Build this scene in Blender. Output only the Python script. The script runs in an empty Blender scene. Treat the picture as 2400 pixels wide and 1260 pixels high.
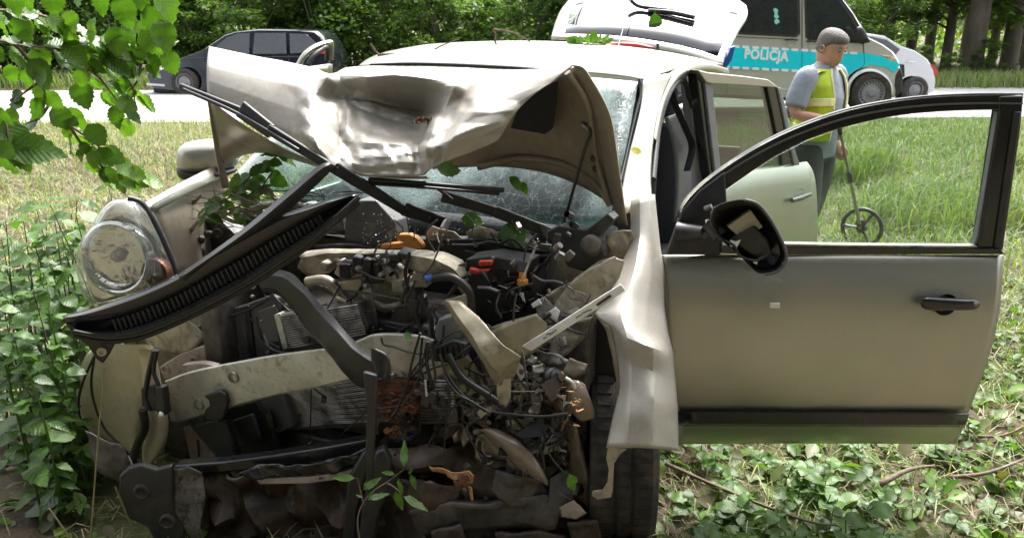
import bpy, bmesh, math, random
import numpy as np
from mathutils import Vector, Matrix, noise, Euler

SC = bpy.context.scene
COL = SC.collection
R = math.radians
rnd = random.Random(7)

# ---------------------------------------------------------------- camera
CAM_H, PITCH, FPX = 1.65, R(17), 1884.0        # eye height (m), downward pitch, focal length in px of a 2400 px wide frame
cam_data = bpy.data.cameras.new('camera')
cam = bpy.data.objects.new('camera', cam_data); COL.objects.link(cam)
cam.location = (0, 0, CAM_H); cam.rotation_euler = (math.pi/2 - PITCH, 0, 0)
cam_data.sensor_width = 36; cam_data.lens = 36*FPX/2400
cam_data.clip_start = 0.05; cam_data.clip_end = 900
cam_data.dof.use_dof = True; cam_data.dof.focus_distance = 2.7; cam_data.dof.aperture_fstop = 9
SC.camera = cam

# ---------------------------------------------------------------- sky and sun (bright overcast, light from behind the wreck)
SUN_EL, SUN_AZ = R(58), R(24)                  # azimuth measured from +Y towards +X
world = bpy.data.worlds.new('World'); SC.world = world; world.use_nodes = True
wn = world.node_tree; wn.nodes.clear()
wo = wn.nodes.new('ShaderNodeOutputWorld'); wb = wn.nodes.new('ShaderNodeBackground')
sky = wn.nodes.new('ShaderNodeTexSky'); sky.sky_type = 'NISHITA'; sky.sun_disc = False
sky.sun_elevation = SUN_EL; sky.sun_rotation = SUN_AZ
sky.air_density = 1.0; sky.dust_density = 6.0; sky.ozone_density = 1.0
hs = wn.nodes.new('ShaderNodeHueSaturation'); hs.inputs['Saturation'].default_value = 0.22
wn.links.new(sky.outputs[0], hs.inputs['Color']); wn.links.new(hs.outputs[0], wb.inputs['Color'])
wb.inputs['Strength'].default_value = 0.15
wn.links.new(wb.outputs[0], wo.inputs[0])
sun_d = bpy.data.lights.new('sun', 'SUN'); sun_d.energy = 1.5; sun_d.angle = R(14); sun_d.color = (1, .97, .92)
sun = bpy.data.objects.new('sun', sun_d); COL.objects.link(sun)
sd = Vector((math.sin(SUN_AZ)*math.cos(SUN_EL), math.cos(SUN_AZ)*math.cos(SUN_EL), math.sin(SUN_EL)))
sun.rotation_euler = sd.to_track_quat('Z', 'Y').to_euler()
SC.view_settings.view_transform = 'Standard'; SC.view_settings.look = 'None'
SC.view_settings.exposure = 1.98; SC.view_settings.gamma = 1
SC.view_settings.use_curve_mapping = False
SC.cycles.max_bounces = 10; SC.cycles.transparent_max_bounces = 24

# ---------------------------------------------------------------- placing helpers
CP, SP = math.cos(PITCH), math.sin(PITCH)
def ray(px, py):
    u = (px-1200)/FPX; v = (630-py)/FPX
    return Vector((u, CP+v*SP, -SP+v*CP))
def P(px, py, Y):                       # point seen at a photo position, Y metres in front of the eye
    d = ray(px, py); t = Y/d.y
    return Vector((d.x*t, Y, CAM_H+d.z*t))
def PH(px, py, h):                      # ... on the level h
    d = ray(px, py); t = (h-CAM_H)/d.z
    return Vector((d.x*t, d.y*t, h))
def PN(px, py, pt, n):                  # ... on a plane
    d = ray(px, py); e = Vector((0, 0, CAM_H))
    t = (Vector(pt)-e).dot(n)/d.dot(n)
    return e+d*t
YAW = R(23)                             # the wreck is turned by this much
BACK = Vector((math.sin(YAW), math.cos(YAW), 0)); LEFT = Vector((math.cos(YAW), -math.sin(YAW), 0))
CC = Vector((-.293, 2.828, 0))          # centreline of the wreck at its door hinges
UP = Vector((0, 0, 1))
def PA(px, py, a): return PN(px, py, CC+BACK*a, BACK)     # a metres behind the hinge plane of the wreck

# ---------------------------------------------------------------- mesh helpers
W = {}                                   # world origin of things built here
def link(o, parent=None, at=None):
    COL.objects.link(o)
    at = Vector((0, 0, 0)) if at is None else Vector(at)
    W[o.name] = at
    if parent is not None:
        o.parent = parent; o.location = at-W[parent.name]
    else: o.location = at
    return o
def tag(o, label=None, cat=None, group=None, kind=None):
    if label: o['label'] = label
    if cat: o['category'] = cat
    if group: o['group'] = group
    if kind: o['kind'] = kind
    return o
def thing(name, label, cat, at, group=None):
    return tag(link(bpy.data.objects.new(name, None), None, at), label, cat, group)
def mesh_obj(name, verts, faces, mat, parent=None, smooth=40, solid=0, sub=0, bevel=0, offset=0, at=None):
    vs = [Vector(v) for v in verts]
    c = sum(vs, Vector())/max(1, len(vs)) if at is None else Vector(at)
    me = bpy.data.meshes.new(name)
    me.from_pydata([v-c for v in vs], [], faces); me.update()
    if mat:
        for m in (mat if isinstance(mat, (list, tuple)) else [mat]): me.materials.append(m)
    o = link(bpy.data.objects.new(name, me), parent, c)
    finish(o, smooth, solid, sub, bevel, offset)
    return o
def finish(o, smooth=40, solid=0, sub=0, bevel=0, offset=0):
    me = o.data
    if smooth:
        me.shade_smooth()
        if not sub and smooth < 180: me.set_sharp_from_angle(angle=R(smooth))
    if sub:
        m = o.modifiers.new('s', 'SUBSURF'); m.levels = m.render_levels = sub; m.boundary_smooth = 'PRESERVE_CORNERS'
    if solid:
        m = o.modifiers.new('t', 'SOLIDIFY'); m.thickness = solid; m.offset = offset
    if bevel:
        m = o.modifiers.new('b', 'BEVEL'); m.width = bevel; m.segments = 2; m.limit_method = 'ANGLE'; m.angle_limit = R(35)
class MB:
    def __init__(s): s.v, s.f = [], []
    def add(s, vs, fs):
        n = len(s.v); s.v += [Vector(v) for v in vs]; s.f += [tuple(i+n for i in f) for f in fs]
    def box(s, c, size, rot=None):
        c = Vector(c); hx, hy, hz = [q/2 for q in size]
        vs = [Vector((x, y, z)) for x in (-hx, hx) for y in (-hy, hy) for z in (-hz, hz)]
        if rot is not None: vs = [rot @ v for v in vs]
        s.add([v+c for v in vs], [(0,1,3,2),(4,6,7,5),(0,4,5,1),(2,3,7,6),(0,2,6,4),(1,5,7,3)])
    def tube(s, pts, r, n=8, caps=True, flat=1.0):
        pts = [Vector(p) for p in pts]; k = len(pts)
        rs = r if isinstance(r, (list, tuple)) else [r]*k
        prev = None; rings = []
        for i, p in enumerate(pts):
            t = (pts[min(i+1, k-1)]-pts[max(i-1, 0)])
            t = t.normalized() if t.length > 1e-9 else Vector((0, 0, 1))
            if prev is None:
                a = t.cross(UP)
                if a.length < .05: a = t.cross(Vector((1, 0, 0)))
                a.normalize()
            else:
                a = prev-t*prev.dot(t)
                a = a.normalized() if a.length > 1e-6 else t.orthogonal().normalized()
            prev = a; b = t.cross(a)
            rings.append([p+(a*math.cos(2*math.pi*j/n)+b*math.sin(2*math.pi*j/n)*flat)*rs[i] for j in range(n)])
        vs = [v for q in rings for v in q]; fs = []
        for i in range(k-1):
            for j in range(n):
                fs.append((i*n+j, i*n+(j+1) % n, (i+1)*n+(j+1) % n, (i+1)*n+j))
        if caps: fs += [tuple(range(n))[::-1], tuple((k-1)*n+j for j in range(n))]
        s.add(vs, fs)
    def grid(s, rows, closed=False):
        m = len(rows[0]); vs = [v for r in rows for v in r]; fs = []
        for i in range(len(rows)-1):
            for j in range(m if closed else m-1):
                k = (j+1) % m
                fs.append((i*m+j, i*m+k, (i+1)*m+k, (i+1)*m+j))
        s.add(vs, fs)
    def lathe(s, c, axis, prof, n=24, start=None):
        axis = Vector(axis).normalized(); a = axis.orthogonal().normalized() if start is None else start; b = axis.cross(a)
        rows = [[Vector(c)+axis*z+(a*math.cos(2*math.pi*j/n)+b*math.sin(2*math.pi*j/n))*r for j in range(n)] for r, z in prof]
        s.grid(rows, True)
    def plate(s, outline, d):            # polygon pushed along d
        n = len(outline); d = Vector(d)
        vs = [Vector(p) for p in outline]+[Vector(p)+d for p in outline]
        fs = [tuple(range(n)), tuple(range(2*n-1, n-1, -1))]+[(i, n+i, n+(i+1) % n, (i+1) % n) for i in range(n)]
        s.add(vs, fs)
    def build(s, name, mat, parent=None, **k): return mesh_obj(name, s.v, s.f, mat, parent, **k)
def curve(pts, n=6):                      # Catmull-Rom through the points
    pts = [Vector(p) for p in pts]; q = [2*pts[0]-pts[1]]+pts+[2*pts[-1]-pts[-2]]; out = []
    for i in range(1, len(q)-2):
        for k in range(n):
            t = k/n; a, b, c, d = q[i-1:i+3]
            out.append(.5*((2*b)+(c-a)*t+(2*a-5*b+4*c-d)*t*t+(3*b-a-3*c+d)*t**3))
    return out+[pts[-1]]
def curve_px(pts, n=6): return [tuple(v) for v in curve([tuple(p)+(0,)*(3-len(p)) for p in pts], n)]
def resample(pts, n):
    pts = [Vector(p) for p in pts]; d = [0]
    for a, b in zip(pts, pts[1:]): d.append(d[-1]+(b-a).length)
    out = []
    for k in range(n):
        s = d[-1]*k/(n-1); i = 0
        while i < len(d)-2 and d[i+1] < s: i += 1
        out.append(pts[i].lerp(pts[i+1], (s-d[i])/max(1e-9, d[i+1]-d[i])))
    return out
def plate(name, pts, mat, parent, d, bevel=.003, smooth=30):
    m = MB(); m.plate(pts, d); return m.build(name, mat, parent, bevel=bevel, smooth=smooth)
def sheet(name, pts, mat, parent, crumple=.02, freq=9, t=.003, cuts=3, seed=0, smooth=50):
    """thin torn sheet: a filled outline, subdivided and crumpled out of its plane"""
    bm = bmesh.new(); pts = [Vector(p) for p in pts]
    vs = [bm.verts.new(p) for p in pts]; es = [bm.edges.new((vs[i], vs[(i+1) % len(vs)])) for i in range(len(vs))]
    bmesh.ops.triangle_fill(bm, use_beauty=True, edges=es)
    n = Vector()
    for i in range(len(pts)): n += (pts[i]-pts[0]).cross(pts[(i+1) % len(pts)]-pts[0])
    n.normalize()
    for _ in range(cuts):
        lim = max((e.calc_length() for e in bm.edges), default=0)*.55
        ed = [e for e in bm.edges if e.calc_length() > lim]
        bmesh.ops.subdivide_edges(bm, edges=ed, cuts=1, use_grid_fill=True)
        bmesh.ops.triangulate(bm, faces=bm.faces)
    off = Vector((seed*3.7, seed*1.3, seed*.7))
    for v in bm.verts:
        q = v.co*freq+off
        v.co += n*crumple*(noise.noise(q)+.5*abs(noise.noise(q*2.1)))
    bmesh.ops.recalc_face_normals(bm, faces=bm.faces)
    c = sum((v.co for v in bm.verts), Vector())/len(bm.verts)
    for v in bm.verts: v.co -= c
    me = bpy.data.meshes.new(name); bm.to_mesh(me); bm.free(); me.materials.append(mat)
    o = link(bpy.data.objects.new(name, me), parent, c)
    finish(o, smooth, t)
    return o
def np_mesh(name, verts, faces, mat, smooth=False):
    me = bpy.data.meshes.new(name); k = faces.shape[1]
    me.vertices.add(len(verts)); me.vertices.foreach_set('co', verts.astype(np.float32).ravel())
    me.loops.add(faces.size); me.loops.foreach_set('vertex_index', faces.astype(np.int32).ravel())
    me.polygons.add(len(faces)); me.polygons.foreach_set('loop_start', np.arange(0, faces.size, k, dtype=np.int32))
    me.update(calc_edges=True); me.materials.append(mat)
    if smooth: me.shade_smooth()
    return me

# ---------------------------------------------------------------- materials
def nn(t, k, **kw):
    n = t.nodes.new('ShaderNode'+k)
    for a, b in kw.items(): setattr(n, a, b)
    return n
def pmat(name, c1, c2=None, rough=.5, metal=0, scale=8, bump=0, bscale=60, coat=0, spec=.5, dirt=0, dirt_c=(.06,.045,.03), detail=5, dscale=3.0, dmin=.5, dmax=.68, stretch=None, emit=0):
    m = bpy.data.materials.new(name); m.use_nodes = True; t = m.node_tree; b = t.nodes['Principled BSDF']
    tc = nn(t, 'TexCoord'); src = tc.outputs['Object']
    if stretch:
        mp = nn(t, 'Mapping'); mp.inputs['Scale'].default_value = stretch; t.links.new(src, mp.inputs[0]); src = mp.outputs[0]
    b.inputs['Roughness'].default_value = rough; b.inputs['Metallic'].default_value = metal
    b.inputs['Coat Weight'].default_value = coat; b.inputs['Coat Roughness'].default_value = .06
    b.inputs['Specular IOR Level'].default_value = spec
    n1 = nn(t, 'TexNoise'); n1.inputs['Scale'].default_value = scale; n1.inputs['Detail'].default_value = detail; n1.inputs['Roughness'].default_value = .65
    t.links.new(src, n1.inputs['Vector'])
    rp = nn(t, 'ValToRGB'); rp.color_ramp.elements[0].position = .32; rp.color_ramp.elements[1].position = .68
    rp.color_ramp.elements[0].color = tuple(c1)+(1,); rp.color_ramp.elements[1].color = tuple(c2 or c1)+(1,)
    t.links.new(n1.outputs[0], rp.inputs[0]); colout = rp.outputs[0]
    if dirt:
        n2 = nn(t, 'TexNoise'); n2.inputs['Scale'].default_value = dscale; n2.inputs['Detail'].default_value = 9; n2.inputs['Roughness'].default_value = .75
        t.links.new(src, n2.inputs['Vector'])
        mr = nn(t, 'MapRange'); mr.inputs[1].default_value = dmin; mr.inputs[2].default_value = dmax; mr.inputs[4].default_value = dirt
        t.links.new(n2.outputs[0], mr.inputs[0])
        mx = nn(t, 'MixRGB'); mx.inputs['Color2'].default_value = tuple(dirt_c)+(1,)
        t.links.new(mr.outputs[0], mx.inputs[0]); t.links.new(colout, mx.inputs[1]); colout = mx.outputs[0]
        rr = nn(t, 'MapRange'); rr.inputs[3].default_value = rough; rr.inputs[4].default_value = min(1, rough+.4)
        t.links.new(mr.outputs[0], rr.inputs[0]); t.links.new(rr.outputs[0], b.inputs['Roughness'])
        if metal:
            ml = nn(t, 'MapRange'); ml.inputs[3].default_value = metal; ml.inputs[4].default_value = 0
            t.links.new(mr.outputs[0], ml.inputs[0]); t.links.new(ml.outputs[0], b.inputs['Metallic'])
    t.links.new(colout, b.inputs['Base Color'])
    if bump:
        n3 = nn(t, 'TexNoise'); n3.inputs['Scale'].default_value = bscale; n3.inputs['Detail'].default_value = 4
        t.links.new(src, n3.inputs['Vector'])
        bp = nn(t, 'Bump'); bp.inputs['Strength'].default_value = bump; bp.inputs['Distance'].default_value = .01
        t.links.new(n3.outputs[0], bp.inputs['Height']); t.links.new(bp.outputs[0], b.inputs['Normal'])
    return m
def thin_fresnel(t, ior):
    g = nn(t, 'NewGeometry'); mr = nn(t, 'MapRange'); mr.inputs[3].default_value = ior; mr.inputs[4].default_value = 1/ior
    t.links.new(g.outputs['Backfacing'], mr.inputs[0]); f = nn(t, 'Fresnel'); t.links.new(mr.outputs[0], f.inputs[0]); return f
def glass_mat(name, tint=(.85,.95,.92), refl=1.0, rough=.01, haze=0.0, haze_c=(.5,.6,.55)):
    """thin pane: clear with a Fresnel reflection and an optional film"""
    m = bpy.data.materials.new(name); m.use_nodes = True; t = m.node_tree; t.nodes.clear()
    out = nn(t, 'OutputMaterial'); tr = nn(t, 'BsdfTransparent'); tr.inputs[0].default_value = tuple(tint)+(1,)
    gl = nn(t, 'BsdfGlossy'); gl.inputs['Roughness'].default_value = rough
    fr = thin_fresnel(t, 1.5)
    mu = nn(t, 'Math', operation='MULTIPLY'); mu.inputs[1].default_value = refl; t.links.new(fr.outputs[0], mu.inputs[0])
    mx = nn(t, 'MixShader'); t.links.new(mu.outputs[0], mx.inputs[0]); t.links.new(tr.outputs[0], mx.inputs[1]); t.links.new(gl.outputs[0], mx.inputs[2])
    res = mx.outputs[0]
    if haze:
        df = nn(t, 'BsdfDiffuse'); df.inputs[0].default_value = tuple(haze_c)+(1,)
        n = nn(t, 'TexNoise'); n.inputs['Scale'].default_value = 5; n.inputs['Detail'].default_value = 8
        tc = nn(t, 'TexCoord'); t.links.new(tc.outputs['Object'], n.inputs['Vector'])
        mr = nn(t, 'MapRange'); mr.inputs[1].default_value = .35; mr.inputs[2].default_value = .75; mr.inputs[4].default_value = haze
        t.links.new(n.outputs[0], mr.inputs[0])
        m2 = nn(t, 'MixShader'); t.links.new(mr.outputs[0], m2.inputs[0]); t.links.new(res, m2.inputs[1]); t.links.new(df.outputs[0], m2.inputs[2]); res = m2.outputs[0]
    t.links.new(res, out.inputs[0]); return m
def leaf_mat(name, cols, trans=.45, rough=.45, spec=.4, per_object=True, vein=True):
    """leaf: reflecting + translucent, a hue per leaf"""
    m = bpy.data.materials.new(name); m.use_nodes = True; t = m.node_tree; b = t.nodes['Principled BSDF']; out = t.nodes['Material Output']
    ge = nn(t, 'NewGeometry'); oi = nn(t, 'ObjectInfo'); ad = nn(t, 'Math', operation='ADD'); fr = nn(t, 'Math', operation='FRACT')
    t.links.new(ge.outputs['Random Per Island'], ad.inputs[0]); t.links.new(oi.outputs['Random'], ad.inputs[1]); t.links.new(ad.outputs[0], fr.inputs[0])
    rp = nn(t, 'ValToRGB'); cr = rp.color_ramp
    while len(cr.elements) < len(cols): cr.elements.new(.5)
    for i, c in enumerate(cols): cr.elements[i].position = i/(len(cols)-1); cr.elements[i].color = tuple(c)+(1,)
    t.links.new(fr.outputs[0], rp.inputs[0])
    tc = nn(t, 'TexCoord'); n1 = nn(t, 'TexNoise'); n1.inputs['Scale'].default_value = 30; n1.inputs['Detail'].default_value = 4
    t.links.new(tc.outputs['Object'], n1.inputs['Vector'])
    mr = nn(t, 'MapRange'); mr.inputs[3].default_value = .65; mr.inputs[4].default_value = 1.3; t.links.new(n1.outputs[0], mr.inputs[0])
    mu = nn(t, 'MixRGB', blend_type='MULTIPLY'); mu.inputs[0].default_value = 1; t.links.new(rp.outputs[0], mu.inputs[1]); t.links.new(mr.outputs[0], mu.inputs[2])
    t.links.new(mu.outputs[0], b.inputs['Base Color']); b.inputs['Roughness'].default_value = rough; b.inputs['Specular IOR Level'].default_value = spec
    tl = nn(t, 'BsdfTranslucent'); br = nn(t, 'MixRGB', blend_type='MULTIPLY'); br.inputs[0].default_value = 1; br.inputs[2].default_value = (1.25, 1.5, .42, 1)
    t.links.new(mu.outputs[0], br.inputs[1]); t.links.new(br.outputs[0], tl.inputs[0])
    mx = nn(t, 'MixShader'); mx.inputs[0].default_value = trans
    t.links.new(b.outputs[0], mx.inputs[1]); t.links.new(tl.outputs[0], mx.inputs[2]); t.links.new(mx.outputs[0], out.inputs[0])
    if vein:
        sx = nn(t, 'SeparateXYZ'); t.links.new(tc.outputs['Object'], sx.inputs[0])
        def mth(op, a, b_=None):
            n = nn(t, 'Math', operation=op)
            for k, q in enumerate((a, b_)):
                if q is None: continue
                if isinstance(q, (int, float)): n.inputs[k].default_value = q
                else: t.links.new(q, n.inputs[k])
            return n.outputs[0]
        ay = mth('ABSOLUTE', sx.outputs[1]); sl = mth('FRACT', mth('MULTIPLY', mth('SUBTRACT', sx.outputs[0], mth('MULTIPLY', ay, .9)), 8.5))
        side = mth('LESS_THAN', mth('ABSOLUTE', mth('SUBTRACT', sl, .5)), .09); mid = mth('LESS_THAN', ay, .016); vn = mth('MAXIMUM', side, mid)
        vm = nn(t, 'MixRGB', blend_type='MULTIPLY'); vm.inputs[2].default_value = (1.55, 1.35, 1.7, 1); t.links.new(mth('MULTIPLY', vn, .45), vm.inputs[0])
        t.links.new(mu.outputs[0], vm.inputs[1]); t.links.new(vm.outputs[0], b.inputs['Base Color']); t.links.new(vm.outputs[0], br.inputs[1])
        sm = mth('ABSOLUTE', mth('SUBTRACT', sl, .5))
        bp = nn(t, 'Bump'); bp.inputs['Strength'].default_value = .12; bp.inputs['Distance'].default_value = .03
        t.links.new(sm, bp.inputs['Height']); t.links.new(bp.outputs[0], b.inputs['Normal'])
    return m

M = {}
M['paint'] = pmat('champagne_paint', (.40,.39,.335), (.45,.44,.38), rough=.36, metal=.86, scale=400, coat=.35, dirt=.18, dirt_c=(.22,.19,.14), dscale=7, dmin=.42, dmax=.95, detail=2)
M['bonnet'] = pmat('scuffed_champagne_paint', (.34,.32,.28), (.40,.38,.34), rough=.5, metal=.5, scale=300, coat=.15, dirt=.5, dirt_c=(.16,.11,.07), dscale=5, dmin=.5, dmax=.75, bump=.12, bscale=22, detail=2)
M['under'] = pmat('bonnet_underside_paint', (.22,.185,.14), (.27,.23,.175), rough=.42, metal=.35, scale=30, dirt=.4, dirt_c=(.08,.06,.045), dscale=6)
M['dusty'] = pmat('dusty_beige_metal', (.36,.32,.25), (.46,.42,.33), rough=.42, metal=.4, scale=14, dirt=.8, dirt_c=(.08,.065,.045), dscale=11, dmin=.5, dmax=.68, bump=.2, bscale=40)
M['steel'] = pmat('dirty_bare_steel', (.30,.29,.27), (.42,.40,.37), rough=.33, metal=.8, scale=20, dirt=.85, dirt_c=(.07,.06,.045), dscale=14, dmin=.5, dmax=.66, bump=.25, bscale=50)
M['alu'] = pmat('scuffed_aluminium', (.46,.45,.39), (.58,.57,.50), rough=.42, metal=.35, scale=9, dirt=.8, dirt_c=(.13,.12,.09), dscale=20, dmin=.52, dmax=.70, bump=.18, bscale=60)
M['dark'] = pmat('greasy_dark_metal', (.055,.052,.05), (.15,.135,.12), rough=.42, metal=.3, scale=25, dirt=.7, dirt_c=(.06,.045,.032), dscale=12, bump=.3, bscale=45)
M['black'] = pmat('black_plastic', (.014,.0145,.015), (.026,.026,.027), rough=.42, scale=30, bump=.08, bscale=200, dirt=.35, dirt_c=(.09,.075,.055), dscale=9, dmin=.5, dmax=.8)
M['black2'] = pmat('glossy_black_trim', (.012,.012,.013), (.018,.018,.019), rough=.22, scale=10, coat=.3, dirt=.2, dirt_c=(.1,.085,.07), dscale=12, dmin=.55, dmax=.8)
M['grey'] = pmat('grey_plastic', (.065,.068,.072), (.11,.11,.115), rough=.5, scale=12, dirt=.5, dirt_c=(.12,.10,.075), dscale=10, bump=.1, bscale=80)
M['rubber'] = pmat('tyre_rubber', (.02,.019,.018), (.05,.045,.04), rough=.8, scale=18, dirt=.6, dirt_c=(.12,.09,.065), dscale=9, bump=.3, bscale=90)
M['hose'] = pmat('black_hose', (.012,.012,.013), (.025,.024,.024), rough=.4, scale=20)
M['cream'] = pmat('cream_washer_tank', (.50,.43,.28), (.62,.56,.40), rough=.45, scale=7, dirt=.6, dirt_c=(.26,.19,.10), dscale=8, dmin=.5, dmax=.75, bump=.06, bscale=30)
M['white'] = pmat('white_strip', (.74,.74,.72), (.8,.8,.78), rough=.5, scale=20, dirt=.2, dirt_c=(.4,.38,.34))
M['pink'] = pmat('pale_primer', (.36,.29,.26), (.44,.37,.33), rough=.5, scale=12, dirt=.7, dirt_c=(.15,.09,.06), dscale=18)
M['orange'] = pmat('orange_plastic', (.55,.20,.02), (.62,.26,.04), rough=.4, scale=14, dirt=.3, dirt_c=(.15,.06,.02), dscale=12)
M['red'] = pmat('red_plastic', (.42,.025,.02), (.5,.04,.03), rough=.35, scale=14)
M['blue'] = pmat('blue_plastic', (.02,.09,.35), (.03,.12,.42), rough=.4)
M['chrome'] = pmat('lamp_reflector', (.62,.62,.59), (.75,.75,.72), rough=.12, metal=1, scale=10, bump=1.0, bscale=13)
M['bark'] = pmat('torn_wood', (.05,.02,.012), (.20,.075,.03), rough=.8, scale=40, bump=.5, bscale=90, stretch=(1, 1, .3))
M['bark2'] = pmat('torn_pale_wood', (.30,.15,.06), (.42,.25,.12), rough=.8, scale=40, bump=.4, bscale=90)
M['twig'] = pmat('twig_bark', (.10,.07,.045), (.17,.125,.085), rough=.8, scale=60, bump=.3)
M['trunk'] = pmat('tree_bark', (.06,.05,.038), (.13,.11,.085), rough=.9, scale=6, bump=.8, bscale=14, stretch=(1,1,.25))
M['olive'] = pmat('oily_beige_inner_panel', (.26,.23,.15), (.34,.30,.21), rough=.38, metal=.3, scale=9, dirt=.75, dirt_c=(.07,.055,.035), dscale=13, dmin=.5, dmax=.66, bump=.15, bscale=30)
M['greenish'] = pmat('grey_green_plastic', (.11,.125,.115), (.15,.165,.15), rough=.45, scale=12, dirt=.4)
M['muddy'] = pmat('oily_muddy_plastic', (.022,.017,.014), (.065,.045,.033), rough=.34, scale=16, dirt=.8, dirt_c=(.10,.06,.042), dscale=12, dmin=.45, dmax=.7, bump=.4, bscale=40)
M['speckled'] = pmat('speckled_dirty_bracket', (.09,.085,.07), (.17,.16,.13), rough=.55, scale=30, dirt=.9, dirt_c=(.03,.025,.02), dscale=26, dmin=.45, dmax=.6, bump=.3)
M['rust'] = pmat('rust_brown_bark', (.03,.012,.008), (.22,.075,.025), rough=.8, scale=26, bump=.6, bscale=70, stretch=(1,1,4), dirt=.9, dirt_c=(.012,.008,.006), dscale=16, dmin=.45, dmax=.62)
M['charred'] = pmat('black_wet_bark', (.012,.009,.007), (.05,.03,.02), rough=.5, scale=26, bump=.6, bscale=70, stretch=(1,1,4))
M['steel_clean'] = pmat('satin_lamp_bezel', (.60,.60,.58), (.70,.70,.68), rough=.25, metal=.7, bump=.3, bscale=30)
M['glass'] = glass_mat('door_glass', (.86,.93,.88), 1.1, haze=.06)
M['glass_rear'] = glass_mat('rear_door_glass', (.42,.48,.42), 2.4, haze=.05)
M['lens'] = glass_mat('headlight_lens', (.90,.91,.89), 1.9, .03, haze=.24, haze_c=(.74,.75,.73))  # pale haze paints the sky's reflection onto the lens
M['lens_broken'] = pmat('cracked_lamp_lens', (.20,.155,.115), (.29,.24,.19), rough=.22, scale=6, dirt=.6, dirt_c=(.1,.06,.035), dscale=12, coat=.4)
M['interior'] = pmat('dark_upholstery', (.012,.013,.016), (.022,.022,.026), rough=.85, scale=60, bump=.2, bscale=300)
M['belt_grey'] = pmat('grey_pillar_trim', (.20,.20,.21), (.25,.25,.26), rough=.6, scale=20)
M['amber'] = pmat('indicator_bowl', (.20,.10,.06), (.30,.16,.10), rough=.25, metal=.5, scale=40)
def cracked():
    m = bpy.data.materials.new('crazed_windscreen'); m.use_nodes = True; t = m.node_tree; t.nodes.clear()
    out = nn(t, 'OutputMaterial'); tr = nn(t, 'BsdfTransparent'); tr.inputs[0].default_value = (.44,.60,.57,1)
    gl = nn(t, 'BsdfGlossy'); gl.inputs['Roughness'].default_value = .05
    df = nn(t, 'BsdfDiffuse'); df.inputs[0].default_value = (.55,.68,.66,1)
    tc = nn(t, 'TexCoord')
    n0 = nn(t, 'TexNoise'); n0.inputs['Scale'].default_value = 3.2; n0.inputs['Detail'].default_value = 4; t.links.new(tc.outputs['Object'], n0.inputs['Vector'])
    nd = nn(t, 'TexNoise'); nd.inputs['Scale'].default_value = 14; nd.inputs['Detail'].default_value = 5; t.links.new(tc.outputs['Object'], nd.inputs['Vector'])
    vm = nn(t, 'VectorMath', operation='MULTIPLY_ADD'); vm.inputs[1].default_value = (.09, .09, .09); t.links.new(nd.outputs['Color'], vm.inputs[0]); t.links.new(tc.outputs['Object'], vm.inputs[2])
    v = nn(t, 'TexVoronoi', feature='DISTANCE_TO_EDGE'); v.inputs['Scale'].default_value = 170; t.links.new(vm.outputs[0], v.inputs['Vector'])
    v2 = nn(t, 'TexVoronoi', feature='DISTANCE_TO_EDGE'); v2.inputs['Scale'].default_value = 26; t.links.new(vm.outputs[0], v2.inputs['Vector'])
    def step(o, lo, hi, a, b):
        r = nn(t, 'MapRange'); r.inputs[1].default_value = lo; r.inputs[2].default_value = hi; r.inputs[3].default_value = a; r.inputs[4].default_value = b
        t.links.new(o, r.inputs[0]); return r.outputs[0]
    c1 = step(v.outputs[0], .0, .22, 1, 0); c2 = step(v2.outputs[0], .0, .012, .45, 0); z = step(n0.outputs[0], .46, .66, .0, .75)
    mu = nn(t, 'Math', operation='MULTIPLY'); t.links.new(c1, mu.inputs[0]); t.links.new(z, mu.inputs[1])
    mxx = nn(t, 'Math', operation='MAXIMUM'); t.links.new(mu.outputs[0], mxx.inputs[0]); t.links.new(c2, mxx.inputs[1])
    fr = thin_fresnel(t, 1.6)
    m1 = nn(t, 'MixShader'); t.links.new(fr.outputs[0], m1.inputs[0]); t.links.new(tr.outputs[0], m1.inputs[1]); t.links.new(gl.outputs[0], m1.inputs[2])
    m2 = nn(t, 'MixShader'); t.links.new(mxx.outputs[0], m2.inputs[0]); t.links.new(m1.outputs[0], m2.inputs[1]); t.links.new(df.outputs[0], m2.inputs[2])
    t.links.new(m2.outputs[0], out.inputs[0])
    bp = nn(t, 'Bump'); bp.inputs['Strength'].default_value = .5; bp.inputs['Distance'].default_value = .01
    bp.inputs['Strength'].default_value = .25; t.links.new(v.outputs[0], bp.inputs['Height']); t.links.new(bp.outputs[0], gl.inputs['Normal'])
    return m
M['cracked'] = cracked()
GREENS = [(.035,.085,.012), (.07,.15,.02), (.05,.11,.018), (.10,.19,.03), (.06,.12,.02)]
M['leaf'] = leaf_mat('hazel_leaf', [(.06,.14,.015), (.10,.20,.025), (.045,.10,.012), (.085,.18,.02), (.12,.21,.03)], trans=.34, rough=.36, spec=.5)
M['leaf_bush'] = leaf_mat('undergrowth_leaf', [(.05,.11,.018), (.09,.18,.03), (.04,.09,.015), (.10,.20,.035), (.065,.14,.02)], trans=.4, rough=.4, spec=.45)
M['leaf_tree'] = leaf_mat('forest_leaf', [(.05,.10,.03), (.12,.19,.055), (.08,.14,.04), (.16,.23,.07), (.10,.165,.045)], trans=.5, rough=.45, vein=False)
M['leaf_shade'] = leaf_mat('shade_darkened_leaf', [(.012,.026,.007), (.026,.045,.012), (.018,.034,.009)], trans=.12, rough=.6, vein=False, spec=.2)  # shade of a wood interior put into a darkened leaf colour
M['leaf_far'] = leaf_mat('far_sunlit_leaf', [(.12,.18,.02), (.20,.25,.03), (.15,.21,.025)], trans=.5, vein=False)
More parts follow.
